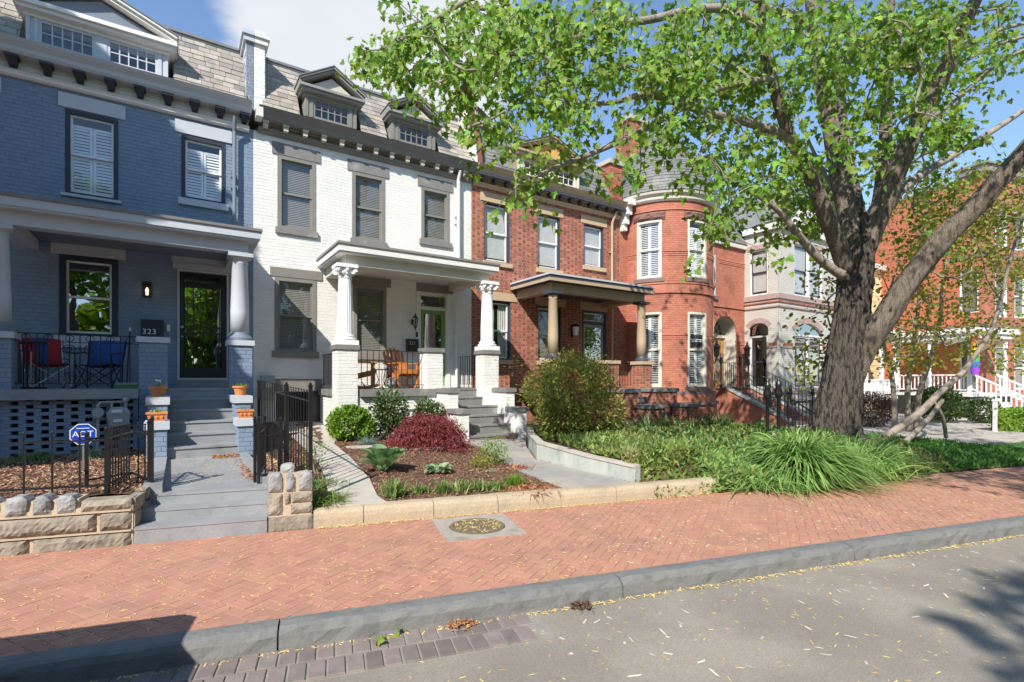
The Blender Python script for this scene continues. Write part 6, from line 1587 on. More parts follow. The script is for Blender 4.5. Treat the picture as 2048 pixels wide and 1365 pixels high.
# terracotta pots
def pot(lab, x, y, z, r, h, rect=False, flower=None, sd=1):
    p = thing('flower_pot', lab, 'flower pot', (x, y, z), 'terracotta pots on the stair piers')
    if rect:
        w0, w1, d0, d1 = r * .8, r, r * .6, r * .75
        b = MB().hexa([(x - w0, y - d0, z), (x + w0, y - d0, z), (x + w0, y + d0, z), (x - w0, y + d0, z), (x - w1, y - d1, z + h), (x + w1, y - d1, z + h), (x + w1, y + d1, z + h), (x - w1, y + d1, z + h)])
        b.box(x - w1 - .01, x + w1 + .01, y - d1 - .01, y + d1 + .01, z + h - .02, z + h + .005)
        for i in range(3): b.sphere((x - w0 * .65 + i * w0 * .65, y - d0 - .012, z + h * .5), .022, 6)
    else: b = MB().lathe((x, y, z), [(r * .62, 0), (r * .85, h * .78), (r * .98, h * .79), (r * 1.02, h), (r * .88, h), (r * .85, h * .85), (.01, h * .85)], 20)
    obj('pot', b, M_terra, p)
    r_ = random.Random(sd); b = MB()
    for i in range(26):
        a = r_.uniform(0, 6.28); q = r_.uniform(0, r * .8); c = Vector((x + q * math.cos(a), y + q * .7 * math.sin(a), z + h + r_.uniform(-.01, .05 + (.05 if flower else .0)))); d1 = Vector((r_.uniform(-1, 1), r_.uniform(-1, 1), r_.uniform(0, 1))).normalized() * .022; d2 = d1.cross(Vector((r_.uniform(-1, 1), r_.uniform(-1, 1), 1))).normalized() * .012
        b.add([c - d1, c + d2, c + d1, c - d2], [(0, 1, 2, 3)])
    obj('seedlings', b, M_lime, p)
    if flower:
        b = MB()
        for i in range(9):
            a = r_.uniform(0, 6.28); b.sphere((x + .03 * math.cos(a), y + .02 * math.sin(a), z + h + .07 + .035 * r_.random()), .014, 6)
        obj('blossom', b, M_wh, p)
pot('round terracotta pot with white blossom on the upper left stair pier', -.235, 10.4, 1.42, .14, .17, flower=True)
pot('rectangular terracotta planter with patterned face on the lower left stair pier', -.235, 9.68, 1.06, .13, .13, rect=True, sd=3)
pot('round terracotta pot of bare seedlings on the upper right stair pier', .985, 10.4, 1.42, .13, .17, sd=5)
pot('rectangular terracotta planter with green sprouts on the lower right stair pier', .985, 9.68, 1.06, .12, .13, rect=True, sd=7)

# ------------------------------------------------------------------ porch furniture
def camp_chair(lab, loc, rz, seatm, backs, tilt=.0, frame=M_steel):
    t = thing('camp_chair', lab, 'folding chair', loc, 'folding camp chairs on the blue-grey porch', rz)
    def L(name, mb, m): return obj(name, mb, m, t, local=True)
    w, d, sh = .27, .24, .43
    s = MB(); n = 6; vs = []
    for i in range(n + 1):
        for j in range(n + 1):
            u = -w + 2 * w * i / n; v = -d + 2 * d * j / n; vs.append((u, v, sh - .05 * (1 - (u / w) ** 2) + .03 * (v < 0) * abs(v) / d))
    fs = [(i * 7 + j, (i + 1) * 7 + j, (i + 1) * 7 + j + 1, i * 7 + j + 1) for i in range(n) for j in range(n)]
    s.add(vs, fs); s.add([(a, b_, c - .012) for a, b_, c in vs], [f_[::-1] for f_ in fs]); L('seat', s, seatm)
    k = len(backs)
    for q, bm in enumerate(backs):
        u0, u1 = -w + 2 * w * q / k, -w + 2 * w * (q + 1) / k; s = MB(); vs = []
        for i in range(3):
            u = u0 + (u1 - u0) * i / 2
            for j in range(6):
                z = sh - .03 + .48 * j / 5; v = d + .02 + .12 * j / 5 + .05 * (1 - (u / w) ** 2) ; vs.append((u * (1 + .03 * j), v, z + (.03 * (1 - (u / w) ** 2) if j == 5 else 0)))
        fs = [(i * 6 + j, (i + 1) * 6 + j, (i + 1) * 6 + j + 1, i * 6 + j + 1) for i in range(2) for j in range(5)]
        s.add(vs, fs); s.add([(a, b_ + .012, c) for a, b_, c in vs], [f_[::-1] for f_ in fs]); L('back_panel', s, bm)
    for sx in (-1, 1):
        s = MB(); s.obox((sx * (w + .03), -.02, sh + .21), (.045, 0, 0), (0, .22, .02), (0, 0, .008)); L('armrest', s, M_blkc)
        L('frame_tube', MB().tube([(sx * w, d, .02), (sx * w, d + .02, sh), (sx * (w + .01), d + .14, sh + .47)], .010, 6), frame)
        L('frame_tube', MB().tube([(sx * w, -d, .02), (sx * w, -d, sh + .2)], .010, 6), frame)
        L('frame_tube', MB().tube([(sx * w, -d, .02), (sx * w, d, sh)], .009, 6), frame); L('frame_tube', MB().tube([(sx * w, d, .02), (sx * w, -d, sh)], .009, 6), frame)
    for v in (-d, d): L('frame_tube', MB().tube([(-w, v, .02), (w, v, sh)], .009, 6), frame); L('frame_tube', MB().tube([(w, v, .02), (-w, v, sh)], .009, 6), frame)
    for sx in (-1, 1):
        for v in (-d, d): L('foot', MB().lathe((sx * w, v, 0), [(.022, 0), (.018, .03)], 8), M_blkc)
    return t
camp_chair('folding camp chair with red and blue striped back at the left of the porch', (-1.86, 11.95, 1.546), rad(22), M_redc, [M_redc, M_bluc, M_redc])
camp_chair('plain navy blue folding camp chair beside the striped one', (-1.16, 12.0, 1.546), rad(-14), M_blkc, [M_bluc], frame=M_blkc)
br = thing('push_broom', 'green push broom standing on the blue-grey porch beside the mailbox pier', 'broom', (-.72, 11.6, 1.55))
obj('bristles', MB().box(-.88, -.56, 11.4, 11.46, 1.547, 1.62), M_green, br); obj('head', MB().box(-.88, -.56, 11.39, 11.47, 1.621, 1.65), M_wh, br); obj('handle', MB().tube([(-.72, 11.43, 1.64), (-.76, 12.9, 2.75)], .012, 6), M_bluetrim, br); obj('grip', MB().tube([(-.757, 12.8, 2.67), (-.76, 12.9, 2.75)], .018, 6), M_wh, br)
ld = thing('black_cart', 'black folded metal cart against the left end of the blue-grey porch', 'cart', (-2.05, 11.8, 1.55))
for i in range(6): obj('slat', MB().box(-2.14 + i * .05, -2.12 + i * .05, 11.7, 11.72, 1.56, 2.3), M_iron, ld)
obj('frame', MB().box(-2.17, -1.83, 11.69, 11.73, 2.3, 2.34).box(-2.17, -1.83, 11.69, 11.73, 1.547, 1.58), M_iron, ld)

def rocker(lab, loc, rz):
    t = thing('rocking_chair', lab, 'rocking chair', loc, 'orange wooden porch rockers', rz)
    def L(name, mb, m=M_wood, p=None): return obj(name, mb, m, p or t, local=True)
    for sx in (-1, 1):
        pts = [(sx * .27, -.42 + .84 * i / 8, .03 + .10 * ((i - 3.6) / 4.4) ** 2) for i in range(9)]
        s = MB()
        for a, c in zip(pts[:-1], pts[1:]): s.bar(a, c, .028, .06)
        L('rocker_rail', s)
        L('front_leg', MB().box(sx * .27 - .045 * (sx > 0) - .0, sx * .27 + .045 * (sx < 0) + .03 * 0 + (.0), -.30, -.21, .05, .60) if False else MB().box(sx * .285 - .02, sx * .285 + .02, -.31, -.21, .05, .60))
        L('rear_leg', MB().hexa([(sx * .27 - .02, .22, .05), (sx * .27 + .02, .22, .05), (sx * .27 + .02, .31, .05), (sx * .27 - .02, .31, .05), (sx * .27 - .02, .20, .62), (sx * .27 + .02, .20, .62), (sx * .27 + .02, .26, .62), (sx * .27 - .02, .26, .62)]))
        L('side_rail', MB().hexa([(sx * .245 - .014, -.32, .33), (sx * .245 + .014, -.32, .33), (sx * .245 + .014, .33, .17), (sx * .245 - .014, .33, .17), (sx * .245 - .014, -.32, .44), (sx * .245 + .014, -.32, .44), (sx * .245 + .014, .33, .28), (sx * .245 - .014, .33, .28)]))
        L('armrest', MB().box(sx * .30 - .055, sx * .30 + .055, -.36, .34, .601, .625))
    for i in range(7):
        y = -.34 + i * .085; z = .445 - (y + .34) * .25; L('seat_slat', MB().hexa([(-.26, y, z), (.26, y, z), (.26, y + .075, z - .019), (-.26, y + .075, z - .019), (-.26, y, z + .02), (.26, y, z + .02), (.26, y + .075, z + .001), (-.26, y + .075, z + .001)]))
    L('front_apron', MB().box(-.26, .26, -.345, -.325, .36, .45))
    for i in range(6):
        u = -.235 + i * .094; hh = .72 - .10 * ((i - 2.5) / 2.5) ** 2; a = Vector((u * .85, .22, .30)); c = Vector((u * 1.1, .22 + hh * .42, .30 + hh))
        L('back_slat', MB().bar(a, c, .07, .018, up=(0, 1, 0)))
    L('back_brace', MB().box(-.30, .30, .34, .37, .60, .66))
    return t
rocker('orange wooden rocking chair turned sideways beside the left fluted column', (3.66, 12.0, 1.49), rad(72))
rocker('orange wooden slat-back rocking chair facing the street by the green door', (4.72, 12.15, 1.49), rad(8))
tb = thing('side_table', 'small round wire side table between the two wooden rockers', 'table', (4.2, 12.2, 1.49))
obj('top', MB().lathe((4.2, 12.2, 1.94), [(.2, 0), (.2, .02)], 20), M_iron, tb)
for k in range(3): a = k * 2.1 + .4; obj('leg', MB().tube([(4.2 + .17 * math.cos(a), 12.2 + .17 * math.sin(a), 1.49), (4.2 + .06 * math.cos(a), 12.2 + .06 * math.sin(a), 1.7), (4.2 + .15 * math.cos(a), 12.2 + .15 * math.sin(a), 1.94)], .008, 6), M_iron, tb)
st_ = obj('round_stone', MB().sphere((4.28, 11.75, 1.63), .13, 10, 1.0), M_stoneg, None, 'round grey stone ball on the white porch floor between the rockers', 'stone', loc=(4.28, 11.75, 1.5), smooth=True)

# ------------------------------------------------------------------ dark SUV parked at the kerb, left of the camera (casts the shadow in the corner)
sv = thing('parked_suv', 'dark boxy SUV parked at the kerb just outside the left edge', 'car', S(-4.2, 2.2, -.15))
M_carp = mat('dark_car_paint', (.02, .022, .025), .25, .05, 3, spec=.6, coat=.6); M_tyre = mat('tyre_rubber', (.02, .02, .02), .85, .1, 10)
def SV(u, v, z): return S(-1.72 - 4.5 + u, 1.25 + v, z - .15)     # u 0..4.5 along, v 0..1.75 across
body = [(0.05, .55), (.0, .8), (.05, 1.05), (1.05, 1.15), (4.42, 1.15), (4.5, .9), (4.48, .35), (.1, .35)]
b = MB(); n = len(body); vs = [SV(u, .0, z) for u, z in body] + [SV(u, 1.75, z) for u, z in body]
b.add(vs, [tuple(range(n)), tuple(range(2 * n - 1, n - 1, -1))] + [(i, n + i, n + (i + 1) % n, (i + 1) % n) for i in range(n)]); obj('body', b, M_carp, sv)
cab = [(1.0, 1.151), (1.55, 1.60), (1.75, 1.66), (4.15, 1.66), (4.30, 1.58), (4.42, 1.151)]; vs = [SV(u, .08 if z < 1.2 else .16, z) for u, z in cab] + [SV(u, 1.67 if z < 1.2 else 1.59, z) for u, z in cab]; n = len(cab)
b = MB(); b.add(vs, [tuple(range(n)), tuple(range(2 * n - 1, n - 1, -1))] + [(i, n + i, n + (i + 1) % n, (i + 1) % n) for i in range(n)]); obj('cabin', b, M_carp, sv)
for v0, v1 in ((1.60, 1.655), (.14, .095)):
    for (a, c) in ((1.45, 2.45), (2.52, 3.3), (3.36, 4.1)): obj('side_window', MB().add([SV(a, v1 + (.012 if v1 > 1 else -.012), 1.2), SV(c, v1 + (.012 if v1 > 1 else -.012), 1.2), SV(c, v0 + (.012 if v1 > 1 else -.012), 1.55), SV(a + .1, v0 + (.012 if v1 > 1 else -.012), 1.55)], [(0, 1, 2, 3)]), M_glassR, sv)
for u in (.85, 3.6):
    for v in (.1, 1.65):
        w = obj('wheel', MB().tube([SV(u, v - .1, .33), SV(u, v + .1, .33)], .33, 20), M_tyre, sv); obj('rim', MB().tube([SV(u, v - .105, .33), SV(u, v + .105, .33)], .2, 12), M_steel, w)
for v in (.15, 1.35): obj('tail_light', MB().add([SV(4.51, v, .85), SV(4.51, v + .25, .85), SV(4.505, v + .25, 1.05), SV(4.505, v, 1.05)], [(0, 1, 2, 3)]), M_redc, sv)
for (z, u0, u1) in ((1.70, 1.9, 4.1),):
    for v in (.25, 1.45): obj('roof_rail', MB().bar(SV(u0, v, z - .01), SV(u1, v, z - .01), .04), M_iron, sv)
from mathutils import noise as mnoise
# ------------------------------------------------------------------ vegetation
def PX(x, y, t):
    u = (x - 1024) / 1024
    return np.array([t * (SY + CY * u), t * (CY - SY * u), EYE + t * (760 - y) / 1024])
def leaf_shape(kind):
    if kind == 'maple':   # petiole at origin, tip at +y
        o = [(0, 0), (.10, .10), (.40, -.05), (.34, .20), (.56, .42), (.26, .46), (.24, .66), (0, 1.0), (-.24, .66), (-.26, .46), (-.56, .42), (-.34, .20), (-.40, -.05), (-.10, .10)]
        c = (0, .36, 0); V = [(x, y, -.10 * abs(x) - .12 * y * y) for x, y in o]
        n = len(V); V.append((c[0], c[1], .02)); F = [(n, i, (i + 1) % n) for i in range(n)]
        return np.array(V), np.array(F)
    if kind == 'maple_lo':
        o = [(0, 0), (.42, .02), (.52, .44), (.22, .5), (0, 1.0), (-.22, .5), (-.52, .44), (-.42, .02)]
        V = [(x, y, -.10 * abs(x) - .1 * y * y) for x, y in o]; n = len(V); V.append((0, .34, .02)); F = [(n, i, (i + 1) % n) for i in range(n)]
        return np.array(V), np.array(F)
    if kind == 'lance': V = [(0, 0, 0), (.16, .4, -.04), (0, 1, -.08), (-.16, .4, -.04)]; return np.array(V), np.array([(0, 1, 2), (0, 2, 3)])
    if kind == 'oval': V = [(0, 0, 0), (.3, .3, -.03), (.28, .7, -.03), (0, 1, -.06), (-.28, .7, -.03), (-.3, .3, -.03)]; return np.array(V), np.array([(0, 1, 2), (0, 2, 3), (0, 3, 4), (0, 4, 5)])
    if kind == 'quad': V = [(-.5, 0, 0), (.5, .1, 0), (.45, 1, -.1), (-.4, .9, .05)]; return np.array(V), np.array([(0, 1, 2), (0, 2, 3)])
LEAF_D = {}
def rotmats(Yd, R, bias=None):
    """orthonormal frames whose y axis is Yd, x axis random around it"""
    Yd = Yd / np.linalg.norm(Yd, axis=1, keepdims=True)
    A = R.normal(size=Yd.shape); A[:, 2] += 0
    if bias is not None: A = A * .75 + np.array(bias)
    X = np.cross(Yd, A); X /= np.linalg.norm(X, axis=1, keepdims=True)
    Z = np.cross(X, Yd)
    s_ = np.sign(Z[:, 2:3]); s_[s_ == 0] = 1
    X = X * s_; Z = Z * s_
    return np.stack([X, Yd, Z], 2)
def leaves(name, P, Yd, size, kind, m, parent=None, R=NR, up=.0, **k):
    V0, F0 = leaf_shape(kind)
    if up:   # favour horizontal blades: blend the random axis with world up
        Yn = Yd / np.linalg.norm(Yd, axis=1, keepdims=True)
        A = R.normal(size=P.shape) * (1 - up) + np.array([0, 0, 1.0]) * up * 1.5
        X = np.cross(Yn, A); X /= np.linalg.norm(X, axis=1, keepdims=True) + 1e-9
        M_ = np.stack([X, Yn, np.cross(X, Yn)], 2)
    else: M_ = rotmats(Yd, R, k.pop('bias', None))
    V = np.einsum('nij,kj->nki', M_, V0) * size[:, None, None] + P[:, None, :]
    F = (np.arange(len(P))[:, None, None] * len(V0) + F0[None]).reshape(-1, 3)
    if parent is not None: V = V - np.array(worg(parent))
    return meobj(name, npmesh(name, V.reshape(-1, 3), F, m), parent, kind=k.pop('okind', 'stuff'), **k), M_
def limb(name, pts, rs, m, parent, n=14, rough=.06, seed=1, sub=4):
    """tapered limb along a smoothed path, with bark ridges in the surface"""
    pts = [np.array(p, float) for p in pts]; P = []; Rr = []
    for i in range(len(pts) - 1):
        p0 = pts[max(i - 1, 0)]; p1 = pts[i]; p2 = pts[i + 1]; p3 = pts[min(i + 2, len(pts) - 1)]
        for s_ in range(sub):
            t = s_ / sub
            P.append(.5 * ((2 * p1) + (-p0 + p2) * t + (2 * p0 - 5 * p1 + 4 * p2 - p3) * t * t + (-p0 + 3 * p1 - 3 * p2 + p3) * t ** 3)); Rr.append(rs[i] + (rs[i + 1] - rs[i]) * t)
    P.append(pts[-1]); Rr.append(rs[-1])
    r_ = random.Random(seed); b = MB(); up = None; rings = []
    ph = [r_.uniform(0, 6.28) for _ in range(4)]
    for i, p in enumerate(P):
        t = Vector(P[min(i + 1, len(P) - 1)] - P[max(i - 1, 0)]).normalized()
        if up is None: up = Vector((1, 0, 0)) if abs(t.z) > .8 else Vector((0, 0, 1))
        sx = t.cross(up).normalized(); sy = sx.cross(t).normalized(); up = sy
        for k in range(n):
            a = 2 * math.pi * k / n
            w = 1 + rough * (math.sin(5 * a + ph[0] + i * .13) * .5 + math.sin(9 * a + ph[1] - i * .09) * .4 + r_.uniform(-.5, .5)) + rough * .22 * math.sin(i * .6 + ph[2])
            if n >= 18: w += (.115 if n > 50 else .10) * (1 - 2.6 * abs(mnoise.noise(Vector((math.cos(a) * (7.5 if n > 50 else 3.4) , math.sin(a) * (7.5 if n > 50 else 3.4) + seed, (p[2] if abs(t.z) > .6 else p[0]) * 1.3))))) - .03
            q = Vector(p) + (sx * math.cos(a) + sy * math.sin(a)) * Rr[i] * w; rings.append(q)
    fs = [(i * n + k, i * n + (k + 1) % n, (i + 1) * n + (k + 1) % n, (i + 1) * n + k) for i in range(len(P) - 1) for k in range(n)]
    fs.append(tuple(range(n - 1, -1, -1))); L = (len(P) - 1) * n; fs.append(tuple(L + k for k in range(n)))
    b.add(rings, fs)
    o = obj(name, b, m, parent, smooth=True)
    return P, Rr
def grow_twigs(nodes, centers, m, parent, name='twigs', rmin=.004, k=.0028, maxr=.03, droop=.05, n=4):
    """connect every leaf cluster to the nearest wood, sharing branches like a tree"""
    nodes = [np.array(p) for p in nodes]; N0 = len(nodes)
    C = np.array(centers); pos = np.array(nodes); D = np.linalg.norm(C[:, None, :] - pos[None], axis=2)
    best = D.min(1); arg = D.argmin(1); left = set(range(len(C))); parent_of = {}; cost = best.copy(); allp = list(nodes); idx = {}
    order = []
    act = np.ones(len(C), bool)
    for _ in range(len(C)):
        c_ = np.where(act, cost, 1e9); i = int(c_.argmin()); act[i] = False
        parent_of[i] = int(arg[i]); order.append(i); allp.append(C[i]); me_ = len(allp) - 1; idx[i] = me_
        d = np.linalg.norm(C - C[i], axis=1) * 1.0 + .10
        up_ = act & (d < cost); cost[up_] = d[up_]; arg[up_] = me_
    cnt = {idx[i]: 1 for i in order}
    for i in reversed(order):
        if parent_of[i] >= N0: cnt[parent_of[i]] = cnt.get(parent_of[i], 1) + cnt[idx[i]]
    b = MB(); r_ = random.Random(2)
    for i in order:
        p = Vector(allp[parent_of[i]]); q = Vector(C[i]); L = (q - p).length
        ra = min(maxr, rmin + k * cnt[idx[i]] ** .75); rb = min(maxr, rmin + k * max(0, cnt[idx[i]] - 1) ** .75)
        mid = p.lerp(q, .5) + Vector((r_.uniform(-1, 1), r_.uniform(-1, 1), r_.uniform(.0, 1.2))) * L * .10
        b.tube([p, mid, q], [ra * 1.15, (ra + rb) / 2, rb], n, cap=False)
    return obj(name, b, m, parent, kind='stuff', smooth=True)

# ---------------- the big maple
base = PX(1668, 895, 10.6); base[2] = .1
MT = thing('maple_tree', 'large multi-limbed maple with furrowed trunk rising from the tall grass clump', 'tree', tuple(base))
T = 10.6
tr_pts = [PX(1664, 905, T), PX(1666, 880, T), PX(1670, 840, T), PX(1682, 780, T), PX(1692, 700, T), PX(1703, 620, T), PX(1712, 545, T), PX(1716, 480, T), PX(1718, 430, T)]
P0, R0 = limb('trunk', tr_pts, [.55, .49, .425, .365, .325, .30, .305, .27, .18], M_bark, MT, n=96, rough=.05, seed=3, sub=18)
nodes = list(P0[len(P0) * 2 // 3:])
specs = [
 ([(1692, 800, 10.6), (1712, 737, 10.55), (1739, 682, 10.4), (1773, 630, 10.2), (1806, 580, 10.05), (1844, 528, 9.9), (1895, 468, 9.7), (1945, 420, 9.5), (1990, 368, 9.3), (2060, 290, 9.0), (2160, 170, 8.6), (2260, 20, 8.4), (2330, -150, 8.6)], [.26, .33, .335, .325, .315, .305, .29, .275, .25, .20, .16, .11, .06], 26),
 ([(1704, 560, 10.6), (1686, 515, 10.5), (1660, 450, 10.3), (1634, 385, 10.1), (1604, 320, 9.8), (1578, 270, 9.6), (1560, 215, 9.4), (1538, 140, 9.2), (1527, 70, 9.0), (1518, -20, 8.8), (1500, -130, 8.6)], [.26, .24, .215, .19, .165, .15, .135, .12, .10, .085, .05], 18),
 ([(1712, 520, 10.6), (1702, 460, 10.6), (1690, 400, 10.7), (1672, 310, 10.8), (1655, 220, 11.0), (1640, 140, 11.2), (1628, 60, 11.4), (1620, -30, 11.6), (1600, -180, 11.8)], [.32, .30, .27, .245, .225, .21, .19, .17, .10], 22),
 ([(1722, 460, 10.9), (1706, 370, 11.4), (1690, 290, 11.8), (1682, 200, 12.2), (1676, 100, 12.5), (1660, -40, 12.8)], [.22, .18, .16, .14, .12, .07], 14),
 ([(1745, 480, 10.7), (1760, 400, 10.7), (1768, 320, 10.8), (1772, 240, 10.9), (1775, 160, 11.0), (1776, 90, 11.1), (1785, -40, 11.3)], [.24, .20, .18, .165, .15, .13, .09], 16),
 ([(1728, 500, 10.6), (1764, 415, 10.4), (1800, 330, 10.2), (1838, 245, 10.0), (1872, 170, 9.8), (1900, 110, 9.6), (1930, 45, 9.4), (1958, -20, 9.2), (2000, -160, 9.0)], [.31, .28, .245, .215, .19, .17, .15, .13, .07], 20),
 ([(1765, 430, 10.8), (1800, 385, 11.0), (1850, 345, 11.2), (1900, 315, 11.4), (1960, 278, 11.5), (2048, 220, 11.6), (2150, 140, 11.6)], [.14, .125, .115, .105, .09, .075, .04], 10),
 ([(1600, 312, 9.75), (1565, 272, 9.5), (1500, 247, 9.1), (1440, 232, 8.6), (1375, 213, 8.1), (1320, 195, 7.7), (1280, 190, 7.4), (1230, 205, 7.2), (1180, 208, 7.0), (1120, 205, 6.8)], [.10, .092, .08, .072, .065, .055, .045, .035, .028, .018], 9),
 ([(1700, 560, 10.6), (1660, 535, 10.4), (1625, 505, 10.2), (1590, 462, 10.0), (1560, 425, 9.9), (1520, 395, 9.7), (1470, 365, 9.6), (1420, 345, 9.5)], [.17, .13, .115, .10, .08, .06, .04, .02], 10),
 ([(1545, 160, 9.2), (1490, 165, 8.9), (1430, 180, 8.6), (1370, 212, 8.1), (1310, 248, 7.7), (1240, 283, 7.3), (1170, 313, 6.9), (1100, 340, 6.6), (1030, 375, 6.3)], [.07, .065, .062, .058, .052, .045, .038, .03, .015], 9),
 ([(1530, 60, 9.0), (1460, 20, 8.6), (1380, 22, 8.2), (1300, 40, 7.6), (1220, 50, 7.2), (1140, 80, 6.8), (1060, 105, 6.5), (1000, 110, 6.3), (940, 130, 6.1), (880, 165, 6.0)], [.08, .075, .068, .06, .052, .045, .038, .03, .024, .014], 9),
 ([(1520, 0, 8.8), (1400, -60, 8.3), (1260, -90, 7.6), (1120, -70, 7.0), (1000, -30, 6.5), (900, 20, 6.2), (820, 70, 6.0), (760, 100, 5.9)], [.08, .07, .06, .05, .04, .03, .02, .01], 9),
 ([(1900, 110, 9.6), (1950, 85, 9.8), (2000, 60, 10.0), (2060, 45, 10.2)], [.05, .045, .04, .03], 8),
 ([(1872, 170, 9.8), (1920, 130, 9.6), (1980, 95, 9.5), (2060, 70, 9.4)], [.05, .045, .04, .03], 8),
 ([(1838, 250, 10.0), (1880, 225, 9.7), (1940, 175, 9.5), (2000, 125, 9.3), (2070, 90, 9.2)], [.05, .045, .04, .035, .025], 8),
 ([(1628, 60, 11.4), (1590, 30, 11.2), (1540, 20, 11.0), (1500, -30, 10.8)], [.12, .10, .08, .05], 10),
 ([(1700, 440, 10.8), (1640, 330, 11.6), (1600, 240, 12.0), (1580, 150, 12.2)], [.05, .045, .035, .02], 7),
]
for i, (pp_, rr, n) in enumerate(specs):
    if len(rr) != len(pp_): rr = list(np.interp(np.linspace(0, 1, len(pp_)), np.linspace(0, 1, len(rr)), rr))
    P_, R_ = limb('limb', [PX(*p) for p in pp_], [q * ((.64 if i == 0 else .70) if rr[0] > .12 else .9) for q in rr], M_barkl if rr[0] > .2 else M_barks, MT, n=n, rough=.05 if rr[0] > .1 else .03, seed=20 + i, sub=5)
    nodes += P_[3:]
# root flare
r_ = random.Random(9)
for k in range(7):
    a = k * .9 + .3; q = [np.array([base[0] + .35 * math.cos(a), base[1] + .35 * math.sin(a), .75]), np.array([base[0] + .58 * math.cos(a), base[1] + .58 * math.sin(a), .35]), np.array([base[0] + .9 * math.cos(a), base[1] + .9 * math.sin(a), .02])]
    limb('root_flare', q, [.10, .12, .04], M_bark, MT, n=10, rough=.08, seed=60 + k, sub=4)
grid = """013899999999988899735
058899998999966779944
689988967999656669713
028995866999876466913
005998755698454677701
001887654785545647640
000379766887774742430
000078984468986532211
000036641127998315410
000064300025677324510
000022200035345211200
000000000032012000000""".split()
fix = ["013899999999988899735", "058999998999966779744", "689988967999656669713", "028995866999876466312", "005998755698454677701", "001887654785545647640",
       "000379766887774742430", "000078984468986532211", "000036641127998315410", "000064300025677324510", "000022200035345211200", "000000000032012000000"]
cl = []; Rg = np.random.default_rng(5)
for r_i, row in enumerate(fix):
    for c_i, ch_ in enumerate(row[:21]):
        d_ = int(ch_); x_c = 704 + 64 * c_i; d_ *= (.46 if (r_i >= 6 and x_c < 1250) else (.8 if r_i >= 4 and x_c < 1400 else 1)); n = Rg.poisson((d_ / 9) ** 1.2 * (9.4 if r_i < 6 else 7.6) * (.80 + .20 * sstep((x_c - 1150) / 400)))
        for _ in range(n):
            x = 704 + 64 * (c_i + Rg.random()); y = 45 * (r_i + Rg.random())
            t0_ = 5.3 + 2.2 * sstep((x - 950) / 550); t = Rg.uniform(t0_, t0_ + 1.9 + (1.6 if x > 1400 else 0) + (2.4 if x > 1500 else 0))
            if y > 330 and 1560 < x < 1780 and t < 10.8: t = Rg.uniform(11.6, 13.5)
            if y > 300 and x > 1780: t = Rg.uniform(11.5, 14)
            cl.append(PX(x, y, t))
for (x, y) in ((722, 108), (732, 122), (745, 104), (758, 112), (790, 100), (800, 125), (812, 92), (780, 88), (835, 110), (850, 140), (840, 75), (862, 52)):
    cl.append(PX(x, y, 5.9 + .3 * Rg.random()))
k_in = len(cl)
tries = 0
while len(cl) < k_in + 420 and tries < 20000:
    tries += 1
    v = Rg.normal(size=3); v /= np.linalg.norm(v); v *= Rg.random() ** .4
    p = np.array([11.3, 2.6, 9.6]) + v * np.array([6.2, 6.2, 3.6])
    x, y, d_ = pix(p)
    if d_ > 1 and -50 < x < 2110 and -70 < y < 1400: continue
    if d_ < 1 and False: continue
    if p[2] < 5.0 or p[1] > 7.5: continue
    cl.append(p)
# unseen leaf clusters added over the road to shade the sidewalk at right
for _ in range(800):
    p = np.array([Rg.uniform(5.0, 12.5), Rg.uniform(-3.2, .1), Rg.uniform(5.8, 7.4)]); x, y, d_ = pix(p)
    if d_ > .5 and -50 < x < 2130 and -60 < y < 1400: continue
    cl.append(p)
cl = np.array(cl)
grow_twigs(nodes, cl, M_barks, MT)
cnt = Rg.integers(11, 21, len(cl)); ci = np.repeat(np.arange(len(cl)), cnt)
P = cl[ci] + Rg.normal(size=(len(ci), 3)) * np.array([.135, .135, .15]) * np.clip(np.array([pix(c_)[2] for c_ in cl])[ci] / 9, .66, 1.1)[:, None] + np.array([0, 0, -.05])
Yd = (P - cl[ci]) * 2.2 + Rg.normal(size=P.shape) * .42 + np.array([0, 0, -.75])
size = Rg.uniform(.085, .165, len(P)) * np.clip(np.array([pix(p)[2] for p in P]) / 9, .62, 1.05)
dist = np.array([pix(p)[2] if in_frame(p) else 99 for p in P])
o300 = np.argsort(dist)[:300]; msk = np.zeros(len(P), bool); msk[o300] = True
yel = Rg.random(len(P)) < .05; q1 = ~msk & ~yel; q2 = ~msk & yel
leaves('crown', P[q1], Yd[q1], size[q1], 'maple', M_leaf, MT, bias=(-.55, -.75, .75)); leaves('yellowed_leaves', P[q2], Yd[q2], size[q2] * .7, 'maple_lo', M_leafy, MT, bias=(-.5, -.7, .7))
V0, F0 = leaf_shape('maple'); lme = npmesh('maple_leaf', V0, F0, M_leaf); Ms = rotmats(Yd[msk], Rg, (-.55, -.75, .75))
off = worg(MT)
for p, M3, s_ in zip(P[msk], Ms, size[msk]):
    o = bpy.data.objects.new('leaf', lme); COL.objects.link(o); o.parent = MT
    o.matrix_local = Matrix.Translation(Vector(p) - off) @ Matrix([list(r) for r in M3]).to_4x4() @ Matrix.Scale(float(s_), 4)

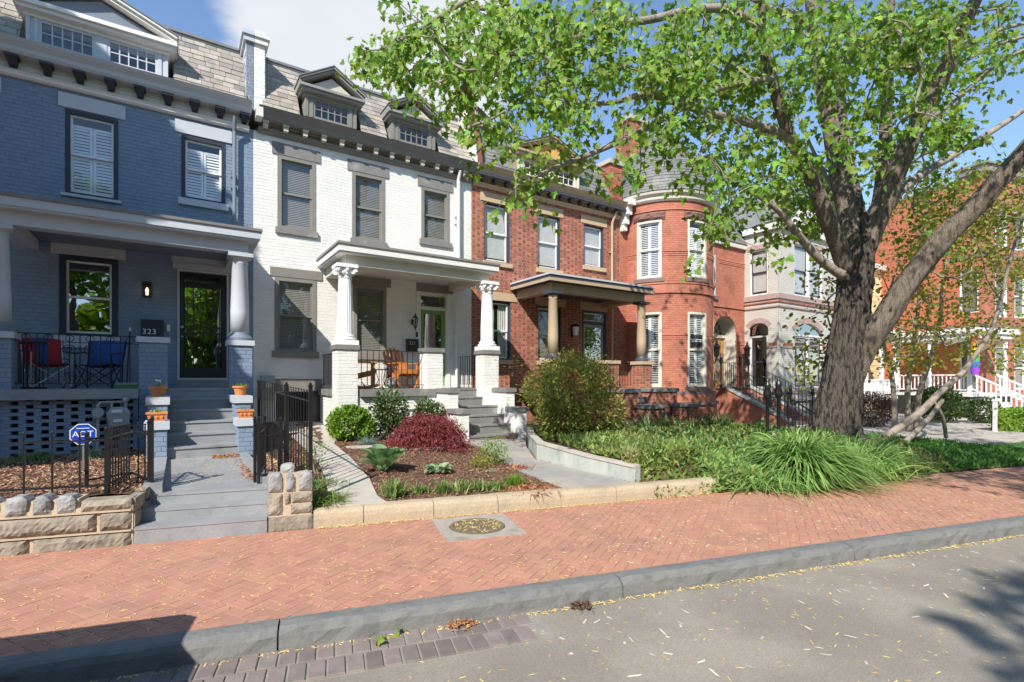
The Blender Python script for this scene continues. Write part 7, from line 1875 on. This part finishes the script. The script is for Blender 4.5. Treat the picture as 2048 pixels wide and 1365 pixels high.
# ---------------- shrubs and clumps
def bush(name, lab, c, rad3, n, size, kind, m, cat='shrub', seed=1, shell=.5, up=.5, stems=8, stem_m=None, extra=None, group=None, lumpy=.18, down=0., flat=0):
    R = np.random.default_rng(seed); c = np.array(c, float); base = (c[0], c[1], c[2] - rad3[2] * .9)
    t = thing(name, lab, cat, base, group)
    v = R.normal(size=(n, 3)); v /= np.linalg.norm(v, axis=1, keepdims=True)
    k = R.normal(size=(9, 3)); k /= np.linalg.norm(k, axis=1, keepdims=True)
    lump = 1 + lumpy * (np.maximum(0, v @ k.T - .6).max(1) * 2.5 - .5)
    rr = (shell + (1 - shell) * R.random(n) ** .6)
    if flat: v[:, 2] = np.abs(v[:, 2]) 
    P = c + v * np.array(rad3) * (rr * lump)[:, None]
    P[:, 2] = np.maximum(P[:, 2], base[2] + .01)
    Yd = v * .8 + R.normal(size=v.shape) * .6 + np.array([0, 0, up - down])
    leaves('foliage', P, Yd, R.uniform(size * .7, size * 1.2, n), kind, m, t, R)
    b = MB(); r_ = random.Random(seed)
    for i in range(stems):
        a = r_.uniform(0, 6.28); q = r_.uniform(.2, .8); e = (c[0] + rad3[0] * q * math.cos(a), c[1] + rad3[1] * q * math.sin(a), c[2] + rad3[2] * r_.uniform(.0, .6))
        b.tube([(c[0] + r_.uniform(-.05, .05), c[1] + r_.uniform(-.05, .05), base[2] - .03), ((c[0] + e[0]) / 2, (c[1] + e[1]) / 2, (base[2] + e[2]) / 2 + .05), e], [.012, .009, .004], 5)
    obj('stems', b, stem_m or M_barks, t)
    if extra:
        for (ec, er, en, em, es) in extra:
            v = R.normal(size=(en, 3)); P = np.array(ec) + v * np.array(er) * .5
            leaves('leaf_spray', P, v + np.array([0, 0, .5]), R.uniform(es * .7, es * 1.2, en), kind, em, t, R)
    return t
def clump(lab, x, y, z, n, L, w, m, spread=1.0, droop=1.0, seed=1, skew=(0, 0), name='grass_clump', group=None, cat='grass clump', rad0=.05, lenvar=.3, seg=5, up=.6, kind='stuff'):
    R = np.random.default_rng(seed); t = thing(name, lab, cat, (x, y, z), group)
    az = R.uniform(0, 2 * np.pi, n); el = np.clip(R.normal(up, .28, n), .08, 1.45)
    d = np.stack([np.cos(az) * np.cos(el) * spread + skew[0], np.sin(az) * np.cos(el) * spread + skew[1], np.sin(el)], 1)
    l = L * R.uniform(1 - lenvar, 1 + lenvar, n)
    B = np.stack([x + R.normal(0, rad0, n), y + R.normal(0, rad0, n), np.full(n, z - .01)], 1)
    side = np.cross(d, np.array([0, 0, 1.0])); side /= np.linalg.norm(side, axis=1, keepdims=True) + 1e-6
    side += R.normal(0, .25, side.shape)
    V = []
    for i in range(seg + 1):
        s_ = i / seg
        P = B + d * (l * s_)[:, None]; P[:, 2] -= droop * l * s_ ** 2.2 * .55
        P[:, 2] = np.maximum(P[:, 2], z + .004 + .01 * R.random(n))
        ww = w * (1 - s_ ** 1.6) * .5 + .0006
        V += [P - side * ww, P + side * ww]
    V = np.stack(V, 1).reshape(-1, 3) - np.array([x, y, z])
    f = np.array([(2 * i, 2 * i + 1, 2 * i + 3, 2 * i + 2) for i in range(seg)])
    F = (np.arange(n)[:, None, None] * 2 * (seg + 1) + f[None]).reshape(-1, 4)
    meobj('blades', npmesh('blades', V, F, m), t, kind=kind)
    return t
bush('mound_shrub', 'bright green rounded mound shrub at the foot of the left white pier', (2.98, 10.35, .84), (.42, .36, .38), 4200, .065, 'oval', M_lime, seed=1, shell=.6, up=.5, lumpy=.42)
bush('evergreen_shrub', 'dark green leafy shrub with upright stems, tallest before the white porch', (3.75, 10.45, .92), (.44, .32, .52), 2500, .06, 'oval', M_bush, seed=2, shell=.1, up=.6, lumpy=.5, stems=14)
bush('evergreen_shrub', 'small dark green shrub beside the lower stair cheek of the white house', (4.72, 10.6, .88), (.38, .3, .38), 2600, .052, 'oval', M_bush, seed=3, shell=.25, up=.4, lumpy=.3)
bush('low_green_shrub', 'little bright green shrub under the right end of the white porch slab', (4.28, 10.35, .62), (.22, .2, .22), 900, .045, 'oval', M_lime, seed=33, shell=.4)
# weeping red maple
jm = thing('red_maple_shrub', 'low weeping burgundy laceleaf maple spreading over the mulch', 'shrub', (4.2, 9.3, .33)); Rj = np.random.default_rng(8)
b = MB(); cs = []
for i in range(26):
    a = i * 2.4; q = Rj.uniform(.3, .95); e = np.array([4.22 + q * 1.02 * math.cos(a), 9.3 + q * .75 * math.sin(a), .88 - .45 * q ** 1.2 + Rj.uniform(-.10, .10)])
    mid = np.array([4.22 + q * .5 * math.cos(a), 9.3 + q * .4 * math.sin(a), .92 + Rj.uniform(-.08, .06)]); b.tube([(4.22, 9.3, .33), (4.22 + .1 * math.cos(a), 9.3 + .1 * math.sin(a), .75), tuple(mid), tuple(e), (e[0] + .12 * math.cos(a), e[1] + .1 * math.sin(a), e[2] - .2)], [.016, .011, .007, .004, .002], 5)
    for s_ in np.linspace(0, 1, 8): cs.append(mid * (1 - s_) + (e + np.array([.12 * math.cos(a), .1 * math.sin(a), -.2])) * s_)
obj('stems', b, M_bark, jm); cs = np.array(cs); P = cs[Rj.integers(0, len(cs), 11000)] + Rj.normal(size=(11000, 3)) * np.array([.10, .10, .06]); P[:, 2] = np.maximum(P[:, 2], .4)
leaves('foliage', P, Rj.normal(size=P.shape) * .5 + np.array([0, 0, -.6]) + (P - np.array([4.2, 9.3, .7])) * .6, Rj.uniform(.035, .08, 11000), 'lance', M_jmap, jm, Rj)
# hostas: each leaf a part
def hosta(lab, x, y, z, n, L, rise, m, seed, curl=.6):
    t = thing('hosta', lab, 'plant', (x, y, z)); r_ = random.Random(seed)
    for i in range(n):
        a = i * 2.399 + r_.uniform(-.2, .2); k = i / n; el = rise * (1 - .45 * k) + r_.uniform(-.1, .1); l = L * r_.uniform(.8, 1.1); w = l * .36
        ca, sa = math.cos(a), math.sin(a); d_ = Vector((ca, sa, 0)); sd = Vector((-sa, ca, 0)); b = MB(); vs = []
        st0 = .35; n_ = 7
        for j in range(n_ + 1):
            s_ = j / n_; out = st0 * l * math.cos(el) + l * .75 * s_ * math.cos(el - s_ * curl); up_ = st0 * l * math.sin(el) + l * .75 * s_ * math.sin(el - s_ * curl)
            ww = w * math.sin(math.pi * min(1, s_ * .93 + .07)) ** .7 * (1.05 - .35 * s_)
            for q in (-1, -.5, 0, .5, 1): vs.append(Vector((x, y, z)) + d_ * (out + .04) + sd * ww * q + Vector((0, 0, max(.01, up_) + abs(q) ** 1.5 * ww * .45 + r_.uniform(-.004, .004))))
        b.add(vs, [(j * 5 + q, j * 5 + q + 1, (j + 1) * 5 + q + 1, (j + 1) * 5 + q) for j in range(n_) for q in range(4)])
        b.bar((x, y, z), tuple(vs[2]), .012)
        obj('leaf', b, m, t, smooth=True)
    return t
hosta('large blue-green hosta with cupped upright leaves in the mulch', 2.66, 7.6, gz(2.66, 7.6), 26, .40, 1.40, M_hosta, 4, curl=.35)
hosta('smaller pale-edged hosta with flat leaves right of the large one', 3.38, 7.2, gz(3.38, 7.2), 20, .20, 1.0, mat('pale_hosta_leaf', (.24, .33, .17), .45, .2, 4, isl=.25, hue=.02, trans=.25), 5)
clump('silvery blue fescue tuft behind the large hosta', 3.12, 9.75, gz(3.1, 9.7), 380, .34, .006, M_fesc, spread=1, droop=.7, seed=3, up=.7)
for i, (x, y, n, L) in enumerate(((2.33, 6.28, 240, .27), (2.68, 6.28, 120, .18), (2.94, 6.18, 170, .20), (3.20, 6.10, 190, .21), (3.46, 6.06, 150, .19), (3.70, 6.0, 120, .16))):
    L *= 1.5; clump(['widest striped liriope tuft, nearest the pale side path, along the yard curb', 'second small liriope tuft from the side path along the curb', 'third liriope tuft from the side path along the yard curb', 'fourth liriope tuft, darkest green, along the yard curb', 'fifth liriope tuft from the side path along the yard curb', 'smallest liriope tuft beside the brown dead leaves on the curb'][i], x, y, gz(x, y), int(n * .6), L, .018, M_lirio, spread=.75, droop=.8, seed=40 + i, name='liriope_tuft', group='liriope tufts along the yard curb', up=1.12)
clump('bright green grass tuft at the curb behind the dead leaves', 4.05, 6.1, gz(4.05, 6.1), 260, .22, .011, M_lime, seed=51, up=1.0, droop=.5)
clump('heap of dead brown grass blades at the curb end of the bed', 4.1, 5.86, gz(4.1, 5.8), 900, .19, .012, M_brown, seed=52, up=.45, droop=1.2, rad0=.17, spread=1.1, name='dead_grass')
clump('heap of rusty leaves against the end of the stained wall', 4.75, 7.0, gz(4.7, 7), 200, .2, .02, M_brown, seed=53, up=.6, rad0=.1, name='dead_grass')
bush('airy_perennial', 'airy light green perennial at the right side of the mulch bed', (4.55, 7.5, .47), (.28, .28, .26), 700, .035, 'oval', M_lime, seed=12, shell=.05, cat='plant')
bush('airy_perennial', 'pale yellow-green low perennial left of the taller airy one', (4.2, 7.35, .33), (.24, .2, .12), 420, .03, 'oval', M_leafy, seed=13, shell=.05, cat='plant')
clump('little striped tuft below the airy perennial', 4.2, 7.0, gz(4.2, 7), 90, .14, .01, M_varieg, seed=54)
clump('dark green grassy tuft by the tall fence and side path', 1.52, 6.45, .22, 420, .30, .011, M_grassd, seed=55, up=.8, rad0=.1)
clump('straggly tuft with dead leaves farther up the side path edge', 1.58, 7.15, .27, 260, .26, .012, M_lirio, seed=56, up=.9, rad0=.14)
bush('spindly_weed', 'spindly light green weed beside the pale side path', (1.72, 7.9, .6), (.25, .25, .3), 260, .03, 'oval', M_lime, seed=57, shell=.05, cat='plant')
for i, (x, y, n, L, lab) in enumerate(((-1.78, 10.4, 260, .40, 'green arching liriope tuft, middle of the blue porch base'), (-1.12, 10.4, 260, .40, 'pale striped liriope tuft before the gas meter'), (-2.35, 10.3, 200, .36, 'green liriope tuft at the left edge of the blue porch base'), (-2.2, 9.0, 90, .25, 'small liriope tuft near the left edge of the raised bed'))):
    clump(lab, x, y, .47, n, L, .014, M_varieg if i == 1 else M_lirio, seed=60 + i, up=.8, droop=1.2, name='liriope_tuft')
# nandina
nd = bush('nandina_shrub', 'large feathery green nandina shrub tinged yellow and red beside the white stairs', (7.12, 8.5, 1.20), (1.08, .8, .92), 11000, .105, 'lance', M_nand, seed=21, shell=.40, up=.25, lumpy=.5, stems=30,
          extra=[((6.75, 8.0, 1.75), (.10, .1, .08), 160, M_nandr, .05), ((7.95, 8.4, 1.2), (.3, .2, .5), 600, M_nandr, .05), ((7.0, 8.1, 1.45), (.1, .1, .08), 120, M_nandr, .05), ((6.3, 8.3, 1.5), (.7, .4, .35), 900, M_nand, .06), ((6.9, 8.4, 2.05), (1.1, .6, .25), 1000, M_nand, .06), ((7.8, 8.6, 1.75), (.6, .4, .4), 800, M_nand, .06)])
# iris and spiky plants by the red porch stairs
for i, (x, y, L, n, lab) in enumerate(((8.35, 8.6, .75, 34, 'broad-bladed iris clump right of the nandina shrub'), (9.2, 8.3, .75, 30, 'iris clump in front of the red brick stair cheek'), (10.1, 7.4, .8, 60, 'tall spiky plant with dark blades before the turret'), (11.2, 7.6, .8, 50, 'second tall spiky plant below the turret base'))):
    clump(lab, x, y, .4, n, L, .035, M_bush if i > 1 else M_hosta, seed=70 + i, up=1.15, droop=.5, name='iris_clump', rad0=.08, spread=.8)
# ground cover across the raised garden right of the walk
def groundcover(name, n, m, seed, reg, zf, size, kind, lift=.16, lab=None):
    R = np.random.default_rng(seed); r_ = random.Random(seed); P = []
    while len(P) < n:
        X, Y = reg(r_)
        if Y > 12.6 or (X < 6.95 and Y > 9.2) or (X - 15.3) ** 2 + (Y - 13) ** 2 < 4 or (base[0] - X) ** 2 + (base[1] - Y) ** 2 < .3: continue
        h = lift * (.5 + .5 * math.sin(X * 3.1 + math.sin(Y * 2.3) * 2) * math.sin(Y * 2.7 + X)) + .03
        P.append((X, Y, zf(X, Y) + r_.random() * h))
    P = np.array(P); Yd = R.normal(size=P.shape) * .6 + np.array([0, 0, .55])
    return leaves(name, P, Yd, R.uniform(size * .6, size * 1.3, n), kind, m, None, R)
def reg_garden(r_):
    a = r_.uniform(4.2, 10.6); b_ = 6.30 + (r_.random() ** 1.4) * 5.5
    p = S(a, b_)
    if gz2(p[0], p[1]) < 0: return 100, 100
    return p[0], p[1]
groundcover('ground_cover', 52000, M_grassd, 31, reg_garden, gz2, .12, 'lance', .20)
groundcover('ground_cover', 5000, M_bush, 32, lambda r_: (lambda a, b: S(a, b)[:2])(r_.uniform(6.0, 9.5), r_.uniform(7.0, 9.8)), gz2, .085, 'oval', .32)
groundcover('ground_cover', 16000, M_grass, 34, lambda r_: (lambda a, b: S(a, b)[:2])(r_.uniform(5.3, 9.3), r_.uniform(6.24, 7.4)), gz2, .13, 'lance', .2)
for i, (x, y, L, n) in enumerate(((6.35, 6.3, .4, 240), (6.9, 5.9, .42, 260), (7.3, 6.9, .4, 200), (6.6, 7.3, .42, 200))):
    clump(['pale bladed tuft just right of the stained wall', 'grassy tuft between the stained wall and the big grass clump', 'loose grass tuft behind the ground cover', 'grass tuft at the foot of the nandina'][i], x, y, gz2(x, y), n, L, .015, M_lirio if i % 2 == 0 else M_grass, seed=80 + i, up=.95, droop=.8)
# the big sweeping ornamental grasses
clump('huge arching ornamental grass fountaining over the brick sidewalk', 8.7, 4.5, .10, 2100, 1.42, .033, M_grass, spread=1.0, droop=1.0, seed=91, up=.80, rad0=.08, lenvar=.3, seg=8)
clump('broad sweep of grass leaning right beside the maple trunk', 9.9, 4.15, .08, 1300, 1.15, .022, M_grass, spread=.85, droop=1.0, seed=92, up=.75, rad0=.22, skew=(.3, 0), lenvar=.35, seg=7)
clump('tall grass behind the big clump at the maple foot', 9.6, 5.2, .15, 900, 1.15, .022, M_grass, seed=93, up=.95, droop=.9, rad0=.35)
clump('low spreading grass at the sidewalk left of the big clump', 7.85, 4.75, .06, 1000, .85, .018, M_grass, seed=94, up=.55, droop=1.3, rad0=.25)
# lawn blades
def lawnblades(n, seed, reg, z):
    R = np.random.default_rng(seed); r_ = random.Random(seed); P = np.array([(*reg(r_), z) for _ in range(n)]); Yd = R.normal(size=P.shape) * .35 + np.array([0, 0, 1.0])
    return leaves('lawn_grass', P, Yd, R.uniform(.05, .10, n), 'lance', M_lawn, None, R)
lawnblades(14000, 95, lambda r_: (lambda a, b: S(a, b)[:2])(r_.uniform(9.4, 15.5), r_.uniform(6.25, 8.4)), .01)
groundcover('lawn_grass', 16000, M_lawn, 97, lambda r_: S(r_.uniform(10.3, 14.5), r_.uniform(6.3, 10.5))[:2], gz2, .10, 'lance', .02)
hg = thing('green_hedge', 'low bright lime-green clipped hedge at the right edge of the photo', 'hedge', (23.5, 5.2, 0)); Rh = np.random.default_rng(4)
P = np.stack([Rh.uniform(22.5, 27, 14000), Rh.uniform(4.5, 5.5, 14000), Rh.uniform(.02, .75, 14000)], 1); P[:, 1] -= (P[:, 0] - 22.5) * .2
leaves('foliage', P, Rh.normal(size=P.shape) + np.array([0, -.3, .5]), Rh.uniform(.05, .10, 14000), 'oval', M_lime, hg, Rh)
b = MB(); b.hexa([(22.6, 4.6, 0), (27, 3.75, 0), (27, 4.6, 0), (22.6, 5.45, 0), (22.6, 4.6, .68), (27, 3.75, .68), (27, 4.6, .68), (22.6, 5.45, .68)]); obj('dense_core', b, M_lime, hg)
# shrubs before the white porch and cream house
bush('round_shrub', 'round dark shrub before the white side porch', (25.3, 7.6, .75), (.95, .8, .7), 4200, .09, 'oval', M_bush, seed=101, shell=.5)
bush('round_shrub', 'smaller olive shrub at the foot of the white porch stair', (26.3, 6.6, .5), (.6, .6, .5), 2200, .08, 'oval', M_bush, seed=102, shell=.5)
bush('red_leaf_shrub', 'dark reddish low shrub behind the multi-stem tree', (20.9, 8.3, .6), (.9, .7, .65), 3200, .10, 'lance', mat('dark_red_green_leaf', (.10, .055, .03), .6, .2, 3, isl=.5, hue=.05), seed=103, shell=.4)
# multi-stem sapling with thin yellow-green leaves
sm = thing('multistem_tree', 'slender multi-stem tree with sparse yellow-green new leaves before the cream house', 'tree', tuple(PX(1830, 865, 16.5)))
nd2 = []
stems = [
 ([(1790, 870, 16.5), (1788, 800, 16.4), (1782, 740, 16.3), (1768, 690, 16.3), (1775, 600, 16.4), (1800, 520, 16.5)], [.13, .11, .09, .07, .05, .03]),
 ([(1818, 870, 16.8), (1815, 790, 16.8), (1825, 700, 16.7), (1838, 600, 16.6), (1835, 500, 16.6), (1850, 420, 16.6)], [.13, .11, .09, .07, .05, .02]),
 ([(1832, 868, 17.0), (1838, 790, 17.0), (1860, 720, 16.9), (1880, 640, 16.9), (1885, 560, 16.8), (1900, 480, 16.7), (1905, 400, 16.6)], [.14, .12, .10, .085, .06, .04, .02]),
 ([(1780, 760, 16.3), (1800, 700, 16.0), (1790, 620, 15.8), (1760, 540, 15.6)], [.05, .04, .03, .015]),
 ([(1880, 640, 16.9), (1930, 600, 16.6), (1980, 540, 16.2), (2040, 480, 16.0)], [.04, .035, .025, .015]),
]
for i, (pp_, rr) in enumerate(stems): nd2 += limb('stem', [PX(*p) for p in pp_], [q * .72 for q in rr], M_barks, sm, n=9, rough=.05, seed=120 + i, sub=4)[0]
lt = thing('leaning_tree', 'grey leaning tree with split base crossing in front of the white porch', 'tree', tuple(PX(1750, 895, 12.6)))
for i, (pp_, rr) in enumerate([
 ([(1728, 905, 12.6), (1780, 868, 12.7), (1840, 825, 12.8), (1880, 785, 12.9), (1925, 745, 13.0), (1955, 705, 13.0), (1985, 655, 13.0), (2002, 600, 13.0), (2015, 540, 12.9), (2035, 470, 12.8), (2060, 400, 12.6)], [.19, .18, .17, .15, .13, .115, .10, .085, .07, .05, .03]),
 ([(1775, 912, 12.3), (1815, 880, 12.5), (1860, 835, 12.7), (1885, 800, 12.85)], [.14, .13, .12, .09]),
 ([(1865, 800, 12.8), (1885, 835, 13.0), (1892, 875, 13.2)], [.08, .08, .09]),
 ([(2002, 600, 13.0), (1975, 560, 12.8), (1960, 500, 12.6), (1930, 450, 12.5)], [.04, .03, .02, .01]),
 ([(1955, 705, 13.0), (1990, 690, 12.9), (2050, 670, 12.8)], [.03, .025, .015])]):
    nd2 += limb('stem', [PX(*p) for p in pp_], [q * .52 for q in rr], M_barks, lt, n=10, rough=.06, seed=140 + i, sub=5)[0]
c2 = []
for _ in range(330):
    x = Rg.uniform(1745, 2090); y = Rg.uniform(330, 740)
    if Rg.random() < max(0, (x - 2000) / 300) : continue
    c2.append(PX(x, y, Rg.uniform(13.0, 17.5)))
for _ in range(90): c2.append(PX(Rg.uniform(1820, 2080), Rg.uniform(380, 560), Rg.uniform(13.0, 17.0)))
for _ in range(26): c2.append(PX(Rg.uniform(1600, 1690), Rg.uniform(540, 760), Rg.uniform(12.0, 13.0)))
c2 = np.array(c2); grow_twigs(nd2, c2, M_barks, sm, rmin=.004, k=.002, maxr=.02)
ci = np.repeat(np.arange(len(c2)), 22); P = c2[ci] + Rg.normal(size=(len(ci), 3)) * .20; leaves('crown', P, Rg.normal(size=P.shape) + np.array([0, 0, -.2]), Rg.uniform(.07, .14, len(P)), 'oval', M_leafy, sm)

# ---------------- street trees outside the frame
def street_tree(lab, loc, lobes, trunk, n, size, seed, m=M_leaf, group=None, kind='quad', bare=0):
    R = np.random.default_rng(seed); t = thing('street_tree', lab, 'tree', loc, group)
    limb('trunk', trunk, [.32, .26, .22, .12][:len(trunk)], M_bark, t, n=14, rough=.05, seed=seed)
    Ps = []; tot = sum(l[3] for l in lobes)
    for (c, r3, _, w) in lobes:
        k = int(n * w / tot); v = R.normal(size=(k, 3)); v /= np.linalg.norm(v, axis=1, keepdims=True)
        Ps.append(np.array(c) + v * np.array(r3) * (R.random(k) ** .33)[:, None])
        limb('limb', [trunk[-1], tuple((np.array(trunk[-1]) + np.array(c)) / 2 + np.array([0, 0, .5])), c], [.14, .10, .04], M_barks, t, n=8, seed=seed + 1)
    P = np.concatenate(Ps); leaves('crown', P, R.normal(size=P.shape) + np.array([0, 0, -.4]), R.uniform(size * .7, size * 1.2, len(P)), kind, m, t, R)
    return t
street_tree('dense street tree on the sidewalk left of the frame, shading the blue-grey house', (-9.0, 7.3, 0), [((-9.2, 7.4, 10.6), (4.0, 1.5, 4.8), 0, 3), ((-6.6, 7.4, 6.7), (3.0, 1.2, 2.3), 0, 1.4)],  # unseen crown, lobes flattened and filled densely to cast the shade on this house
            [(-9.0, 7.3, 0), (-9.0, 7.3, 2.0), (-9.1, 7.3, 4.5), (-9.2, 7.3, 6.5)], 15000, .42, 201)
opp = [(-20, 9), (-13, 8.5), (-2.0, 10.1), (6, 8), (14, 9), (23, 9.5), (33, 9), (44, 9.5)]
for i, (a, h) in enumerate(opp):
    p = S(a, -10.6); 
    street_tree('leafy tree across the street', (p[0], p[1], 0), [((p[0], p[1], h), (3.0, 3.0, 2.6), 0, 3), ((p[0] + 1.6, p[1] - .8, h - 2.6), (2.2, 2.2, 1.6), 0, 1), ((p[0] - 1.6, p[1] + .5, h - 2.2), (2.2, 2.2, 1.6), 0, 1)],
                [(p[0], p[1], 0), (p[0] + .1, p[1], 2.2), (p[0], p[1] + .1, 4.2), (p[0], p[1], h - 1.5)], 5200, .30, 210 + i, group='trees across the street', kind='maple_lo')
# long hedge and garden behind the far sidewalk, as the windows reflect it
fh = thing('tree_belt', 'tall leafy belt of trees beyond the far sidewalk across the street', 'trees', S(0, -15, 0)); n = 34000
aa = Rh.uniform(-25, 50, n); bb = Rh.uniform(-16.5, -14, n); P = np.stack([aa * EX + bb * .248, aa * EY + bb * .9688, Rh.uniform(0, 8.6, n) * (.8 + .2 * np.sin(aa * .55))], 1)
leaves('foliage', P, Rh.normal(size=P.shape), Rh.uniform(.3, .5, n), 'quad', M_leaf, fh, Rh)

# ------------------------------------------------------------------ litter: catkins, seeds and leaves
def flat(z): return lambda x, y: z
chips('fallen_catkins', 3600, reg_st(-5, 12, 4.0, 6.24), flat(.003), M_lit, L=(.02, .065), W=(.006, .012), seed=301, lift=.001, tilt=.05, th=.002)
chips('fallen_catkins', 4200, reg_st(-5, 14, -1.5, 3.78), flat(-.147), M_lit, L=(.02, .065), W=(.006, .012), seed=302, lift=.001, tilt=.05, th=.002)
chips('fallen_catkins', 1700, lambda r_: (lambda a: S(a, 3.775 - abs(r_.gauss(0, .025)))[:2])(r_.uniform(-5, 14)), flat(-.146), M_lit, L=(.02, .05), W=(.006, .012), seed=303, lift=.012, tilt=.3)
chips('fallen_catkins', 900, lambda r_: (lambda a: S(a, 6.255 - abs(r_.gauss(0, .03)))[:2])(r_.uniform(-.2, 5.4)), flat(.004), M_lit, L=(.02, .05), W=(.006, .012), seed=304, lift=.01, tilt=.3)
chips('fallen_catkins', 170, lambda r_: (lambda t, q: (S(*MHC)[0] + q * math.cos(t), S(*MHC)[1] + q * math.sin(t)))(r_.uniform(0, 6.28), .28 * r_.random() ** .5), flat(.012), M_lit, L=(.02, .045), W=(.006, .011), seed=305, lift=.008, tilt=.3)
chips('fallen_catkins', 520, reg_rect(-.1, .86, 7.2, 9.5), lambda x, y: .421 + (y - 6.8) * .018, M_lit, L=(.018, .045), W=(.005, .01), seed=306, lift=.002, tilt=.05, th=.002)
chips('dry_leaves', 300, lambda r_: (r_.uniform(.5, .86), 9.5 - abs(r_.gauss(0, .12))), lambda x, y: .47, M_brown, L=(.03, .06), W=(.015, .03), seed=307, lift=.02)
chips('dry_leaves', 160, lambda r_: (.86 - abs(r_.gauss(0, .05)), r_.uniform(7.2, 9.4)), lambda x, y: .44, M_brown, L=(.03, .06), W=(.015, .03), seed=308, lift=.02)
chips('fallen_petals', 420, reg_st(1.5, 11, -1, 3.6), flat(-.147), mat('pale_petals', (.62, .56, .46), .8, .1, 20, isl=.2), L=(.03, .11), W=(.008, .022), seed=309, lift=.001, tilt=.04, th=.002)
chips('fallen_petals', 240, reg_st(2.5, 9, 4.05, 6.1), flat(.003), MATS['pale_petals'], L=(.03, .08), W=(.008, .02), seed=310, lift=.001, tilt=.04, th=.002)
def reg_line(a0, a1): return lambda r_: S(r_.uniform(a0, a1), 3.77 - abs(r_.gauss(0, .05)))[:2]
chips('dry_leaves', 130, reg_line(.78, 1.0), flat(-.146), M_brown, L=(.02, .045), W=(.01, .02), seed=311, lift=.05)
chips('dry_leaves', 110, reg_line(1.8, 1.95), flat(-.146), M_soil, L=(.02, .045), W=(.01, .02), seed=312, lift=.05)
for i, (a, b_, lab) in enumerate(((.28, 3.70, 'small fresh green maple leaf lying in the gutter, left one of two'), (.46, 3.74, 'small fresh green maple leaf lying in the gutter, right one of two'))):
    R = np.random.default_rng(400 + i); p = np.array([S(a, b_, -.12)]); P = np.repeat(p, 3, 0) + R.normal(size=(3, 3)) * np.array([.03, .02, .008])
    o, _ = leaves('fallen_leaf', P, R.normal(size=(3, 3)) * np.array([1, 1, .2]), np.full(3, .07), 'maple', M_lime, None, R, okind=None, label=lab, cat='leaf')
